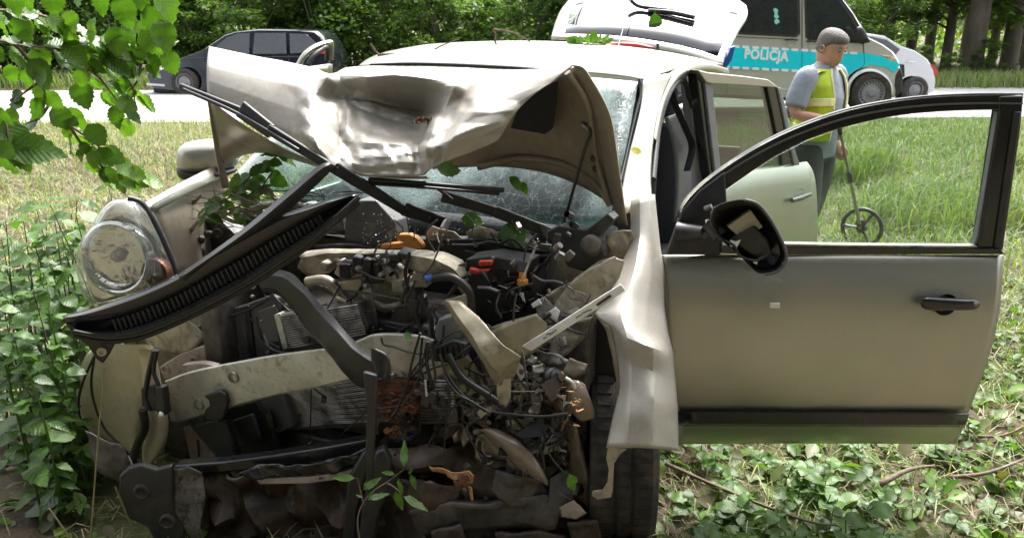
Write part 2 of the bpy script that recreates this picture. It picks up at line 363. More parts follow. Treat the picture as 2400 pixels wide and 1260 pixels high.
M['litter'] = leaf_mat('leaf_litter', [(.06,.14,.02), (.11,.21,.03), (.13,.11,.065), (.09,.18,.025), (.16,.18,.08), (.11,.085,.05), (.13,.23,.03), (.08,.17,.025)], trans=.35, rough=.45, spec=.35, vein=False)
M['grass'] = leaf_mat('meadow_grass', [(.10,.17,.045), (.16,.22,.075), (.24,.26,.12), (.13,.20,.06), (.30,.29,.17), (.11,.18,.05)], trans=.35, vein=False, rough=.5)
M['hay'] = leaf_mat('mown_dry_grass', [(.26,.22,.12), (.34,.29,.17), (.20,.17,.09), (.18,.20,.07), (.40,.34,.21)], trans=.2, vein=False, rough=.6)
# ================================================================ SETTING
def gz(x, y):
    s = min(1, max(0, (y-5.5)/5.5)); s = s*s*(3-2*s)
    e = min(1, max(0, (y-18.6)/3)); e = e*e*(3-2*e)
    return .25*s-.12*e
def gzn(x, y):
    r = 1-min(1, max(0, (y-10.5)/1.2))
    b = .05*noise.noise(Vector((x*.7, y*.7, 0)))+.02*noise.noise(Vector((x*2.3, y*2.3, 3)))
    k = r if y < 15 else min(1, max(0, (y-18.3)/1.5))
    dig = .07*max(0, 1-abs(y-2.3)/.7)*max(0, 1-abs(x+.3)/1.5)
    return gz(x, y)-dig+b*k-(.012 if 11.4 < y < 18.4 else 0)
xs = sorted(set([-200,-140,-100,-70,-50,-38,-30]+[i*.25 for i in range(-96, 97)]+[30,38,50,70,100,140,200]))
ys = sorted(set([-60,-30,-15,-8,-4]+[i*.25 for i in range(-8, 82)]+[22,24,27,30,35,40,50,60,80,120,200,400]))
b = MB(); b.grid([[Vector((x, y, gzn(x, y))) for x in xs] for y in ys])
def ground_mat():
    m = bpy.data.materials.new('woodland_soil'); m.use_nodes = True; t = m.node_tree; bs = t.nodes['Principled BSDF']; bs.inputs['Roughness'].default_value = .95
    tc = nn(t, 'TexCoord'); cols = []
    def noi(s, d=6):
        n = nn(t, 'TexNoise'); n.inputs['Scale'].default_value = s; n.inputs['Detail'].default_value = d; n.inputs['Roughness'].default_value = .7
        t.links.new(tc.outputs['Object'], n.inputs['Vector']); return n.outputs[0]
    r1 = nn(t, 'ValToRGB'); e = r1.color_ramp.elements
    e[0].position = .3; e[0].color = (.06,.042,.028,1); e[1].position = .7; e[1].color = (.17,.12,.08,1)
    t.links.new(noi(14, 9), r1.inputs[0])
    r2 = nn(t, 'ValToRGB'); e = r2.color_ramp.elements
    e[0].position = .46; e[0].color = (0,0,0,1); e[1].position = .58; e[1].color = (1,1,1,1); t.links.new(noi(1.3), r2.inputs[0])
    mx = nn(t, 'MixRGB'); mx.inputs[2].default_value = (.10,.115,.04,1); t.links.new(r2.outputs[0], mx.inputs[0]); t.links.new(r1.outputs[0], mx.inputs[1])
    t.links.new(mx.outputs[0], bs.inputs['Base Color'])
    bp = nn(t, 'Bump'); bp.inputs['Strength'].default_value = .9; bp.inputs['Distance'].default_value = .03; t.links.new(noi(35, 8), bp.inputs['Height']); t.links.new(bp.outputs[0], bs.inputs['Normal'])
    return m
tag(b.build('ground', ground_mat(), smooth=180, at=(0, 0, 0)), 'brown woodland soil under the wreck rising to the road', 'ground', kind='structure')
M['asphalt'] = pmat('pale_worn_asphalt', (.30,.30,.295), (.36,.36,.35), rough=.75, scale=3, bump=.2, bscale=150)
RS = math.tan(R(5))
b = MB(); b.grid([[Vector((x, y+RS*(x+4)*(.6 if abs(x) < 30 else .3), .254+.03*math.sin((y-12)/6*math.pi))) for x in np.linspace(-90, 90, 60)] for y in (12.0, 13.5, 15, 16.5, 18.0)])
road = tag(b.build('road', M['asphalt'], smooth=180), 'pale asphalt country road running past the forest edge', 'road', kind='structure')
b = MB()
def strip(y, w, x0, x1): b.grid([[Vector((x, y+q+RS*(x+4)*.6, .258+.03*math.sin((y+q-12)/6*math.pi))) for x in np.linspace(x0, x1, 12)] for q in (0, w)])
strip(12.35, .12, -29, 29); strip(17.5, .12, -29, 29)
M['paintline'] = pmat('white_road_paint', (.7,.7,.68), (.78,.78,.76), rough=.6, scale=5)
tag(b.build('road_edge_line', M['paintline'], road, smooth=0), kind='structure')

# ---- leaves as numpy clouds
nr = np.random.default_rng(5)
def rand_rot(n, tilt=1.0):
    """random frames: columns are leaf length, width, normal; tilt 0 = flat on the ground"""
    az = nr.uniform(0, 2*np.pi, n); el = nr.normal(0, tilt*.6, n); ro = nr.normal(0, tilt*.6, n)
    l = np.stack([np.cos(az)*np.cos(el), np.sin(az)*np.cos(el), np.sin(el)], 1)
    s = np.stack([-np.sin(az), np.cos(az), np.zeros(n)], 1); u = np.cross(l, s)
    w = s*np.cos(ro)[:, None]+u*np.sin(ro)[:, None]; nrm = np.cross(l, w)
    return l, w, nrm
def leaf_cloud(name, c, size, mat, tilt=1.0, tmpl=None, aspect=.6):
    n = len(c); l, w, u = rand_rot(n, tilt); size = np.broadcast_to(size, (n,))[:, None]
    if tmpl is None:   # folded rhomb
        tv = np.array([[0,0,0],[.5,.5*aspect,.06],[1,0,-.05],[.5,-.5*aspect,.06]]); tf = np.array([[0,1,2,3]])
    else: tv, tf = tmpl
    v = (c[:, None, :]+size[:, :, None]*(tv[None, :, 0:1]*l[:, None]+tv[None, :, 1:2]*w[:, None]+tv[None, :, 2:3]*u[:, None])).reshape(-1, 3)
    f = (tf[None]+(np.arange(n)*len(tv))[:, None, None]).reshape(-1, tf.shape[1])
    return np_mesh(name, v, f, mat, smooth=True)
OVATE = (np.array([[0,0,0],[.16,.19,.05],[.42,.31,.07],[.7,.24,.04],[1,0,-.12],[.7,-.24,.04],[.42,-.31,.07],[.16,-.19,.05],[.45,0,0]]),
         np.array([[8,0,1,2],[8,2,3,4],[8,4,5,6],[8,6,7,0]]))
def clump_points(n, blobs, flat=.45):
    bl = nr.integers(0, len(blobs), n); B = np.array(blobs)[bl]
    d = nr.normal(0, 1, (n, 3)); d /= np.linalg.norm(d, axis=1)[:, None]
    r = nr.uniform(.25, 1, n)**.6
    return B[:, :3]+d*(B[:, 3]*r)[:, None]*np.array([1, 1, flat])
def make_tree(name_seed, h, r0, crown0, crown_r, nleaf, leaf):
    """one tree as meshes about its foot: trunk with limbs, crown"""
    q = random.Random(name_seed); m = MB()
    pts = [Vector((q.uniform(-.04, .04)*h*k/6*.4, q.uniform(-.04, .04)*h*k/6*.4, h*k/6)) for k in range(7)]; pts[0] = Vector((0, 0, -.2))
    m.tube(curve(pts, 3), [r0*(1.25 if i == 0 else 1)*(1-.72*i/18) for i in range(19)], 12)
    blobs = []
    for k in range(22):
        z = crown0+(h-crown0)*(k/21)**1.2; a = q.uniform(0, 6.28); rr = crown_r*(1-.55*(k/21))*q.uniform(.55, 1)
        e = Vector((math.cos(a)*rr, math.sin(a)*rr, z+q.uniform(-.2, .5)))
        s = Vector((0, 0, max(.5, z-.7))); mid = s.lerp(e, .5)+Vector((0, 0, .15))
        m.tube(curve([s, mid, e], 3), [.05*r0/.2*(1-.8*i/6) for i in range(7)], 5)
        for t in (.6, .85, 1.05):
            p = s.lerp(e, t); blobs.append((p.x+q.uniform(-.3, .3), p.y+q.uniform(-.3, .3), p.z+q.uniform(-.3, .2), q.uniform(.45, .9)))
    c = clump_points(nleaf, blobs)
    return m, leaf_cloud('crown', c, nr.uniform(.6, 1.2, nleaf)*leaf, M['leaf_tree'], .7)
TREES = []
def place_tree(protos, x, y, s, label, group):
    k = rnd.randrange(len(protos)); tr, cr = protos[k]; z = gz(x, y)
    t = thing('forest_tree', label, 'tree', (x, y, z), group)
    t.rotation_euler.z = rnd.uniform(0, 6.28); t.scale = (s, s, s*rnd.uniform(.95, 1.1))
    for nm, me in (('trunk', tr), ('crown', cr)):
        o = bpy.data.objects.new(nm, me); link(o, t); o.location = (0, 0, 0)
    return t
protos = []
for sd_ in (1, 2, 3):
    m, cr = make_tree(sd_, 9.5, .17+.03*sd_, 2.1+.2*sd_, 2.6, 5200, .26)
    me = bpy.data.meshes.new('trunk'); me.from_pydata(m.v, [], m.f); me.materials.append(M['trunk']); me.shade_smooth()
    protos.append((me, cr))
def px_x(px, Y): return (px-1200)/FPX*Y*(1/(CP+.28*SP))
tree_px = [(2287, 22.5, 1.25, 'thick grey trunked tree standing right of the silver car'), (2222, 25, .8, 'slim dark tree just left of the thick grey trunk'),
           (2372, 24, 1.1, 'dark trunked tree at the far right of the forest edge'), (2135, 27, .9, 'slim tree deep in the forest above the van bonnet'),
           (2330, 29, .8, 'thin tree deep in the shade between two thicker trunks'), (2420, 22, 1.0, None), (2180, 31, 1.0, None), (2262, 33, .8, None), (2395, 32, .9, None), (2080, 30, .9, None),
           (775, 23, 1.0, 'dark tree standing behind the tail of the navy hatchback'), (1060, 28, 1, 'tree deep among the shrubs above the wrecked roof'),
           (240, 25, 1, 'tree behind the hanging leaves at the forest edge'), (-60, 22, 1.1, None), (480, 27, .9, None), (640, 30, 1, None), (905, 31, .9, None), (1300, 26, 1, None), (1500, 29, 1, None), (1680, 25, 1, None), (1900, 27, 1.0, None), (2560, 26, 1, None)]
NT = {}
def near2(px):
    w = {2420:'beyond the right picture edge', 2180:'between the silver car and the slim trunks', 2262:'hidden between slim and thick trunk', 2395:'behind the far right trunk', 2080:'above the van bonnet', -60:'beyond the left picture edge', 480:'above the navy hatchback nose', 640:'above the navy hatchback roof', 905:'left above the wrecked roof', 1300:'left of the tailgate', 1500:'over the tailgate', 1680:'left behind the police van', 1900:'over the police van front', 2560:'outside to the far right'}
    return w[px]
for px, Y, s, lb in tree_px:
    x = px_x(px, Y)
    place_tree(protos, x, Y, s, lb or 'deep forest tree '+near2(px), 'trees of the forest edge')
# ---- shrubs of the forest edge
def make_shrub(sd_):
    q = random.Random(sd_); m = MB(); blobs = []
    for k in range(12):
        a = q.uniform(0, 6.28); rr = q.uniform(.3, 1.2); e = Vector((math.cos(a)*rr, math.sin(a)*rr, q.uniform(.8, 2.7)))
        m.tube(curve([Vector((q.uniform(-.1, .1), q.uniform(-.1, .1), -.1)), Vector((e.x*.4, e.y*.4, e.z*.6)), e], 3), [.022*(1-.75*i/6) for i in range(7)], 5)
    for k in range(40):
        a = q.uniform(0, 6.28); z = q.uniform(.15, 3.0); rr = q.uniform(.2, 1.25)*(1-.15*abs(z-1.3))
        blobs.append((math.cos(a)*rr, math.sin(a)*rr, z, q.uniform(.22, .5)))
    c = clump_points(4600, blobs, .5); c[:, 2] = np.maximum(c[:, 2], .02)
    me = bpy.data.meshes.new('stems'); me.from_pydata(m.v, [], m.f); me.materials.append(M['trunk']); me.shade_smooth()
    return me, leaf_cloud('foliage', c, nr.uniform(.7, 1.25, len(c))*.135, M['leaf_tree'], .65)
SHR = [make_shrub(k) for k in (11, 12, 13, 14)]
def near(px):
    for lim, w in ((60,'at the far left behind the leaf branch'),(200,'left behind the hanging leaf branch'),(335,'just left of the navy hatchback'),(470,'over the nose of the navy hatchback'),(600,'over the middle of the navy hatchback'),(730,'over the tail of the navy hatchback'),(850,'right of the navy hatchback'),(980,'above the left end of the wrecked roof'),(1120,'above the bare twigs on the wrecked roof'),(1280,'just left of the raised tailgate'),(1420,'behind the raised tailgate'),(1560,'behind the tailgate wiper'),(1720,'behind the rear of the police van'),(1880,'behind the middle of the police van'),(2060,'behind the nose of the police van'),(2200,'behind the silver car'),(2320,'by the thick grey trunk'),(9999,'at the far right of the forest edge')):
        if px < lim: return w
used = {}
def uniq(*opts):
    for o in opts:
        if o not in used: used[o] = 1; return o
    return opts[-1]
sp = []
px = -220
while px < 2050: sp.append((px, rnd.uniform(19.6, 22.0), rnd.uniform(.85, 1.15))); px += rnd.uniform(75, 120)
px = -260
while px < 2060: sp.append((px, rnd.uniform(23.0, 26.5), rnd.uniform(1.0, 1.35))); px += rnd.uniform(95, 150)
for px in (2075, 2160, 2240, 2330, 2440): sp.append((px, rnd.uniform(20.5, 23), rnd.uniform(.26, .4)))
for i, (px, Y, s) in enumerate(sp):
    x = px_x(px, Y)
    w = near(px)
    lb = (uniq('low shade shrub '+w, 'second low shade shrub '+w) if px > 2060 else
          uniq('leafy roadside shrub '+w, 'second leafy roadside shrub '+w, 'third leafy roadside shrub '+w) if Y < 22.5 else uniq('taller rear shrub '+w, 'second taller rear shrub '+w, 'third taller rear shrub '+w))
    t = thing('forest_shrub', lb, 'shrub', (x, Y, gz(x, Y)), 'shrubs along the forest edge')
    t.rotation_euler.z = rnd.uniform(0, 6.28); t.scale = (s, s, s*rnd.uniform(.9, 1.1))
    a, c = SHR[i % 4]
    for nm, me in (('stem', a), ('foliage', c)):
        o = bpy.data.objects.new(nm, me); link(o, t); o.location = (0, 0, 0)
# overhanging low boughs at the right are the crowns; a far sunlit wood closes the view
n = 26000
c = np.stack([nr.uniform(-55, 60, n), nr.uniform(50, 62, n), nr.uniform(-.3, 9, n)**1.0], 1)
me = leaf_cloud('far_woodland', c, nr.uniform(.4, .9, n), M['leaf_far'], 1)
tag(link(bpy.data.objects.new('far_woodland', me)), 'sunlit yellow green wood glimpsed between the trunks', 'woodland', kind='stuff')
n = 20000
c = np.stack([nr.uniform(-45, 50, n), nr.uniform(30, 46, n), np.abs(nr.normal(0, 1.0, n))], 1)
me = leaf_cloud('forest_undergrowth', c, nr.uniform(.12, .3, n), M['leaf_tree'], 1)
tag(link(bpy.data.objects.new('forest_undergrowth', me)), 'dark undergrowth on the shaded forest floor', 'undergrowth', kind='stuff')

# unseen wood behind and above the photographer, added to shade the front and paint
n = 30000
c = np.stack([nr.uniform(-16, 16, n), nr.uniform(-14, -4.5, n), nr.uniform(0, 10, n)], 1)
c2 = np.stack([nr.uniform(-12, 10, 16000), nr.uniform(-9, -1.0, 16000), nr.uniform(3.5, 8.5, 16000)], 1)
c = np.concatenate([c, c2]); me = leaf_cloud('added_shade_wood', c, nr.uniform(.25, .5, len(c)), M['leaf_shade'], 1)
tag(link(bpy.data.objects.new('added_shade_wood', me)), 'unseen leafy wood round the photographer, added to shade the wreck front', 'woodland', kind='stuff')
# ---- grass
def blades(n, xr, yr, h, w, lean, mask=None, seed=1, flat=False):
    g = np.random.default_rng(seed)
    x = g.uniform(*xr, n); y = yr[0]+(yr[1]-yr[0])*g.uniform(0, 1, n)**.8
    if mask is not None: k = mask(x, y, g); x, y = x[k], y[k]
    n = len(x); z = np.array([gzn(a, b_) for a, b_ in zip(x, y)]); base = np.stack([x, y, z], 1)
    az = g.uniform(0, 2*np.pi, n); hh = h*g.uniform(.45, 1.25, n); ww = w*g.uniform(.6, 1.3, n); le = np.abs(g.normal(lean, lean*.4+.05, n))
    d = np.stack([np.cos(az), np.sin(az), np.zeros(n)], 1); s = np.stack([-np.sin(az), np.cos(az), np.zeros(n)], 1)
    up = np.array([0, 0, 1.0])
    if flat:
        base[:, 2] += np.abs(g.normal(0, .025, n))
        p1 = base+d*(hh*.5)[:, None]+up*(g.uniform(0, .05, n))[:, None]; p2 = base+d*hh[:, None]+up*g.uniform(-.01, .03, n)[:, None]
    else:
        p1 = base+up*(hh*.6)[:, None]+d*(hh*le*.3)[:, None]; p2 = base+up*(hh*(1-.25*np.minimum(le, 1.6)))[:, None]+d*(hh*le)[:, None]
    h1 = s*(ww*.5)[:, None]
    v = np.stack([base-h1, base+h1, p1+h1*.8, p1-h1*.8, p2], 1).reshape(-1, 3)
    o = (np.arange(n)*5)[:, None]
    f = np.concatenate([np.concatenate([o, o+1, o+2], 1), np.concatenate([o, o+2, o+3], 1), np.concatenate([o+3, o+2, o+4], 1)])
    return v, f
def no_car(x, y, g):
    a = (x-CC.x)*BACK.x+(y-CC.y)*BACK.y; l = (x-CC.x)*LEFT.x+(y-CC.y)*LEFT.y
    return ~((a > -1.2) & (a < 3.4) & (np.abs(l) < .9)) & (y > 2.2)
def in_view(x, y): return np.abs(x) < y*.72+.6
v, f = blades(90000, (-9, 9), (3.9, 11.8), .17, .010, .8, lambda x, y, g: no_car(x, y, g) & in_view(x, y) & (g.uniform(0, 1, len(x)) < np.clip(.34+(x+1.2)*.42, .30, 1)), 3)
o = tag(link(bpy.data.objects.new('grass', np_mesh('grass', v, f, M['grass']))), 'green meadow grass between the wreck and the road', 'grass', kind='stuff')
v, f = blades(16000, (1.6, 6), (6.2, 8.6), .34, .012, .6, lambda x, y, g: in_view(x, y) & (np.sin(x*1.7+y*1.1)+np.sin(y*2.3) > .1), 9)
o = tag(link(bpy.data.objects.new('tall_grass', np_mesh('tall_grass', v, f, M['grass']))), 'taller tufts of green grass beyond the open front door', 'grass', kind='stuff')
v, f = blades(80000, (-9, 7), (3.6, 11.9), .17, .007, 1, lambda x, y, g: no_car(x, y, g) & in_view(x, y) & (g.uniform(0, 1, len(x)) < np.clip(.95-(x+.5)*.10, .55, 1)), 4, flat=True)
o = tag(link(bpy.data.objects.new('mown_hay', np_mesh('mown_hay', v, f, M['hay']))), 'dry mown straw lying over the roadside bank', 'hay', kind='stuff')
v, f = blades(26000, (-16, 18), (18.1, 20.5), .38, .022, .5, None, 6)
o = tag(link(bpy.data.objects.new('verge_grass', np_mesh('verge_grass', v, f, M['grass']))), 'grassy verge along the far side of the road', 'grass', kind='stuff')
# ---- leaf litter under and around the wreck
def scatter(n, xr, yr, zf, seed, keep):
    g = np.random.default_rng(seed); x = g.uniform(*xr, n); y = g.uniform(*yr, n); k = keep(x, y, g); x, y = x[k], y[k]
    return np.stack([x, y, np.array([gzn(a, b_) for a, b_ in zip(x, y)])+zf(g, len(x))], 1)
c = scatter(10500, (-2.6, 3.6), (2.05, 5.2), lambda g, n: np.abs(g.normal(.008, .03, n)), 21, lambda x, y, g: in_view(x, y) & (g.uniform(0, 1, len(x)) < np.where(x > -.2, 1, .35)))
o = tag(link(bpy.data.objects.new('leaf_litter', leaf_cloud('leaf_litter', c, nr.uniform(.025, .095, len(c)), M['litter'], .75, OVATE))), 'scattered torn green and dry leaves on the ground by the door', 'leaf litter', kind='stuff')
v, f = blades(9000, (-2.6, 3.6), (2.05, 5.2), .13, .004, 1, lambda x, y, g: in_view(x, y), 31, flat=True)
o = tag(link(bpy.data.objects.new('straw', np_mesh('straw', v, f, M['hay']))), 'thin straw and grass stalks strewn over the soil', 'straw', kind='stuff')
v, f = blades(9000, (.2, 3.8), (2.05, 5.0), .10, .005, .9, lambda x, y, g: in_view(x, y) & (g.uniform(0, 1, len(x)) < np.clip((x-.1)*1.2, 0, 1)), 33)
o = tag(link(bpy.data.objects.new('short_grass', np_mesh('short_grass', v, f, M['grass']))), 'short green grass sprouting through the leaf litter', 'grass', kind='stuff')
b = MB(); q = random.Random(8)
for k in range(230):
    x = q.uniform(-2.4, 3.2); y = q.uniform(2.1, 4.6); a = q.uniform(0, 6.28); L = q.uniform(.05, .3); z = gzn(x, y)+q.uniform(.004, .035)
    d = Vector((math.cos(a), math.sin(a), q.uniform(-.03, .12)))*L; p = Vector((x, y, z))
    b.tube([p, p+d*.5+Vector((q.uniform(-.02, .02), q.uniform(-.02, .02), .008)), p+d], [q.uniform(.0015, .004)]*2+[.001], 5, False)
o = tag(b.build('fallen_twigs', M['twig']), 'many short broken twigs lying in the leaf litter', 'twigs', kind='stuff')
# larger fallen boughs, each a thing
def bough(pts_px, h, r, label, name='fallen_branch'):
    pts = [PH(x, y, h+dz) for x, y, dz in pts_px]; m = MB(); cv = curve(pts, 4)
    m.tube(cv, [r*(1-.7*i/len(cv)) for i in range(len(cv))], 7)
    return tag(m.build(name, M['twig'], smooth=180), label, 'branch')
bough([(1560, 1085, .06), (1660, 1130, .05), (1780, 1180, .04), (1900, 1222, .05), (1995, 1232, .04)], .02, .008, 'long brown twig running from the tyre across the leaf litter')
bough([(2060, 1135, .03), (2130, 1100, .05), (2190, 1090, .03)], .02, .012, 'short broken stick under the far corner of the door')
bough([(2220, 1118, .03), (2310, 1108, .05), (2400, 1075, .05), (2450, 1050, .06)], .02, .009, 'thin stick at the right edge below the door')
bough([(2290, 1022, .03), (2350, 1020, .04), (2410, 995, .08)], .02, .007, 'pale curved twig right of the door corner')
bough([(20, 1100, .03), (70, 1093, .05), (130, 1078, .04), (210, 1060, .02)], .02, .01, 'reddish stick lying in front of the washer tank')
# ================================================================ THE WRECKED HATCHBACK
car = thing('wrecked_car', 'champagne hatchback with its crushed front torn open and doors standing open', 'car', CC+BACK*.9)
def G(name, rows, mat, parent=car, solid=.004, sub=2, px=True, **k):
    m = MB(); m.grid([[P(*p) if px else p for p in r] for r in rows]); return m.build(name, mat, parent, solid=solid, sub=sub, **k)
def tube(name, pts, r, mat, parent=car, n=8, sm=5, flat=1.0, px=True):
    m = MB(); c = curve([P(*p) for p in pts] if px else pts, sm)
    if isinstance(r, (list, tuple)): r = [r[0]+(r[1]-r[0])*i/(len(c)-1) for i in range(len(c))]
    m.tube(c, r, n, flat=flat); return m.build(name, mat, parent, smooth=60)
def tubeA(name, pts, a, r, mat, parent=car, n=8, sm=5):
    c = [PA(p[0], p[1], a+(p[2] if len(p) > 2 else 0)) for p in pts]
    return tube(name, c, r, mat, parent, n, sm, px=False)
def refine0(rows, nu, nv, lin):
    li = lambda r, n: [r[i].lerp(r[i+1], k/n) for i in range(len(r)-1) for k in range(n)]+[r[-1]]
    f = lambda r, n: [a.lerp(b_, lin) for a, b_ in zip(curve(r, n), li(r, n))]
    a = [f(r, nu) for r in rows]; cols = [f([r[j] for r in a], nv) for j in range(len(a[0]))]
    return [[cols[j][i] for j in range(len(cols))] for i in range(len(cols[0]))]
def GS(name, rows, mat, parent=car, solid=.003, cr=.012, freq=16, lin=.8, smooth=26):
    m = MB(); g = refine0(rows, 4, 4, lin)
    m.grid([[v-BACK*cr*(noise.noise(v*freq)+.7*min(.6, (lambda d: d[1]-d[0])(noise.voronoi(v*freq*1.4)[0]))) for v in r] for r in g]); return m.build(name, mat, parent, solid=solid, smooth=smooth)
# ---- roof
RF = [(842,154,3.62),(905,151,3.58),(1000,150,3.52),(1100,152,3.45),(1200,158,3.36),(1290,164,3.29),(1400,171,3.19),(1470,178,3.12),(1510,187,3.06)]
RM = [(860,138,3.95),(935,122,3.98),(1020,113,3.97),(1110,110,3.94),(1210,112,3.9),(1310,118,3.83),(1430,130,3.72),(1520,143,3.6),(1590,158,3.48)]
RM2 = [(905,120,4.5),(1000,106,4.55),(1080,101,4.55),(1160,99,4.52),(1250,100,4.48),(1350,105,4.4),(1470,116,4.28),(1570,131,4.15),(1640,148,4.0)]
RR = [(1000,105,5.3),(1080,99,5.35),(1150,97,5.36),(1220,96,5.35),(1300,97,5.32),(1400,102,5.26),(1510,113,5.15),(1610,130,5.02),(1695,152,4.85)]
G('roof', [RF, RM, RM2, RR], M['paint'])
# black gap between roof and windscreen
tube('roof_seal', [(868,153,3.57),(960,150,3.51),(1080,153,3.43),(1200,159,3.33),(1268,164,3.27)], .0075, M['black'])
# windscreen surround + pane
G('windscreen', [[(850,160,3.6),(1020,156,3.5),(1180,165,3.36),(1340,178,3.22),(1495,193,3.06)],
                 [(690,270,3.46),(930,290,3.33),(1150,300,3.16),(1330,310,3.0),(1475,315,2.86)],
                 [(585,370,3.28),(840,420,3.12),(1080,440,2.96),(1290,450,2.82),(1448,430,2.71)],
                 [(545,418,3.22),(800,500,3.03),(1040,530,2.87),(1260,545,2.74),(1425,525,2.62)]], M['cracked'], solid=.005)
tube('windscreen_seal', [(1498,187,3.055),(1504,215,3.03),(1492,262,2.97),(1476,330,2.87),(1455,425,2.72)], .007, M['black2'])
# A pillars, wing top, wing
G('windscreen_pillar', [[(1506,189,3.05),(1525,180,3.06),(1548,176,3.09),(1580,170,3.14)],
                        [(1506,240,3.0),(1520,236,3.0),(1535,232,3.03),(1548,228,3.06)],
                        [(1484,320,2.86),(1502,320,2.85),(1518,320,2.87),(1530,320,2.90)],
                        [(1462,420,2.70),(1484,420,2.69),(1508,420,2.70),(1522,420,2.73)],
                        [(1448,500,2.58),(1474,500,2.55),(1510,490,2.57),(1530,480,2.62)]], M['paint'])
G('windscreen_pillar', [[(842,156,3.63),(828,166,3.68),(815,180,3.75)],[(690,260,3.5),(676,270,3.55),(665,285,3.6)],[(585,350,3.35),(570,362,3.38),(556,380,3.42)],[(540,400,3.26),(520,408,3.28),(505,420,3.3)]], M['paint'])
# door opening: cant rail, B pillar, inner trim
tube('cant_rail', [(1525,330,2.92),(1545,240,3.06),(1575,185,3.2),(1612,164,3.4),(1660,160,3.8),(1700,170,4.3)], .022, M['paint'])
tube('door_seal', [(1530,420,2.80),(1543,300,3.0),(1565,225,3.12),(1592,190,3.28),(1612,210,3.4),(1618,330,3.45),(1612,440,3.45),(1600,600,3.45)], .012, M['black'])
G('centre_pillar', [[(1598,165,3.42),(1625,165,3.46),(1642,170,3.5)],[(1612,300,3.42),(1636,300,3.46),(1654,305,3.5)],[(1618,420,3.42),(1640,420,3.46),(1660,420,3.5)],[(1600,640,3.42),(1640,640,3.46),(1670,640,3.5)]], M['belt_grey'], solid=.03)
G('pillar_trim', [[(1560,275,3.36),(1578,270,3.38),(1598,262,3.4)],[(1580,330,3.36),(1600,325,3.38),(1615,318,3.4)],[(1588,420,3.36),(1606,420,3.38),(1618,420,3.4)],[(1580,520,3.36),(1604,520,3.38),(1616,520,3.4)]], M['belt_grey'], solid=.02)
tube('seat_belt', [(1568,195,3.3),(1580,240,3.32),(1606,300,3.33),(1622,345,3.34),(1610,400,3.3)], .02, M['interior'], flat=.25)
# seats, dash, cabin shell (dark)
def seat(a, l, nm='seat'):
    c0 = CC+BACK*a+LEFT*l; m = MB()
    def s(h, w, d, dy): return [c0+LEFT*(w*math.cos(t))+BACK*(dy+d*math.sin(t))+UP*h for t in np.linspace(0, 2*math.pi, 17)[:-1]]
    m.grid([s(.50,.02,.02,.2), s(.50,.22,.10,.2), s(.75,.24,.11,.25), s(1.0,.23,.09,.30), s(1.12,.17,.07,.34), s(1.14,.05,.03,.34), s(1.16,.05,.03,.34), s(1.17,.12,.06,.34), s(1.3,.13,.07,.37), s(1.36,.08,.05,.38), s(1.37,.01,.01,.38)], True)
    m.box(c0+UP*.45+BACK*(-.12), (.5, .55, .16), Matrix.Rotation(-YAW, 3, 'Z'))
    return m.build(nm, M['interior'], car, smooth=60, bevel=.02)
seat(.62, .38); seat(.62, -.38); seat(1.5, .36, 'rear_seat'); seat(1.5, -.36, 'rear_seat')
def carbox(m, a0, a1, l0, l1, h0, h1):
    q = [CC+BACK*a+LEFT*l+UP*h for a in (a0, a1) for l in (l0, l1) for h in (h0, h1)]
    m.add(q, [(0,1,3,2),(4,6,7,5),(0,4,5,1),(2,3,7,6),(0,2,6,4),(1,5,7,3)])
m = MB(); carbox(m, .02, .22, -.66, .66, .62, .98); m.build('dashboard', M['interior'], car, bevel=.05)
m = MB(); carbox(m, -.02, 2.7, -.74, .74, .22, .30); m.build('cabin_floor', M['interior'], car, bevel=.02)
m = MB(); carbox(m, .04, .09, -.72, .72, .3, .86); m.build('firewall', M['dark'], car, bevel=.01)
m = MB(); carbox(m, .1, 1.0, .74, .80, .20, .36); carbox(m, 1.05, 2.6, .74, .80, .2, .75); carbox(m, .1, 2.6, -.84, -.78, .2, .95); m.build('sill', M['paint'], car, bevel=.015)
m = MB(); c = CC+BACK*.38+LEFT*.38+UP*.94; ax = (BACK*.9-UP*.4).normalized(); a_ = LEFT; b_ = ax.cross(a_)
m.tube([c+(a_*math.cos(t)+b_*math.sin(t))*.18 for t in np.linspace(0, 2*math.pi, 33)], .015, 8, False); m.tube([c-a_*.18, c+BACK*-.03, c+a_*.18], .018, 6); m.build('steering_wheel', M['interior'], car)
m = MB(); carbox(m, 2.75, 2.8, -.72, .72, .3, .9); carbox(m, .6, 2.7, -.80, -.77, .95, 1.0); m.build('rear_panel', M['under'], car, bevel=.01)
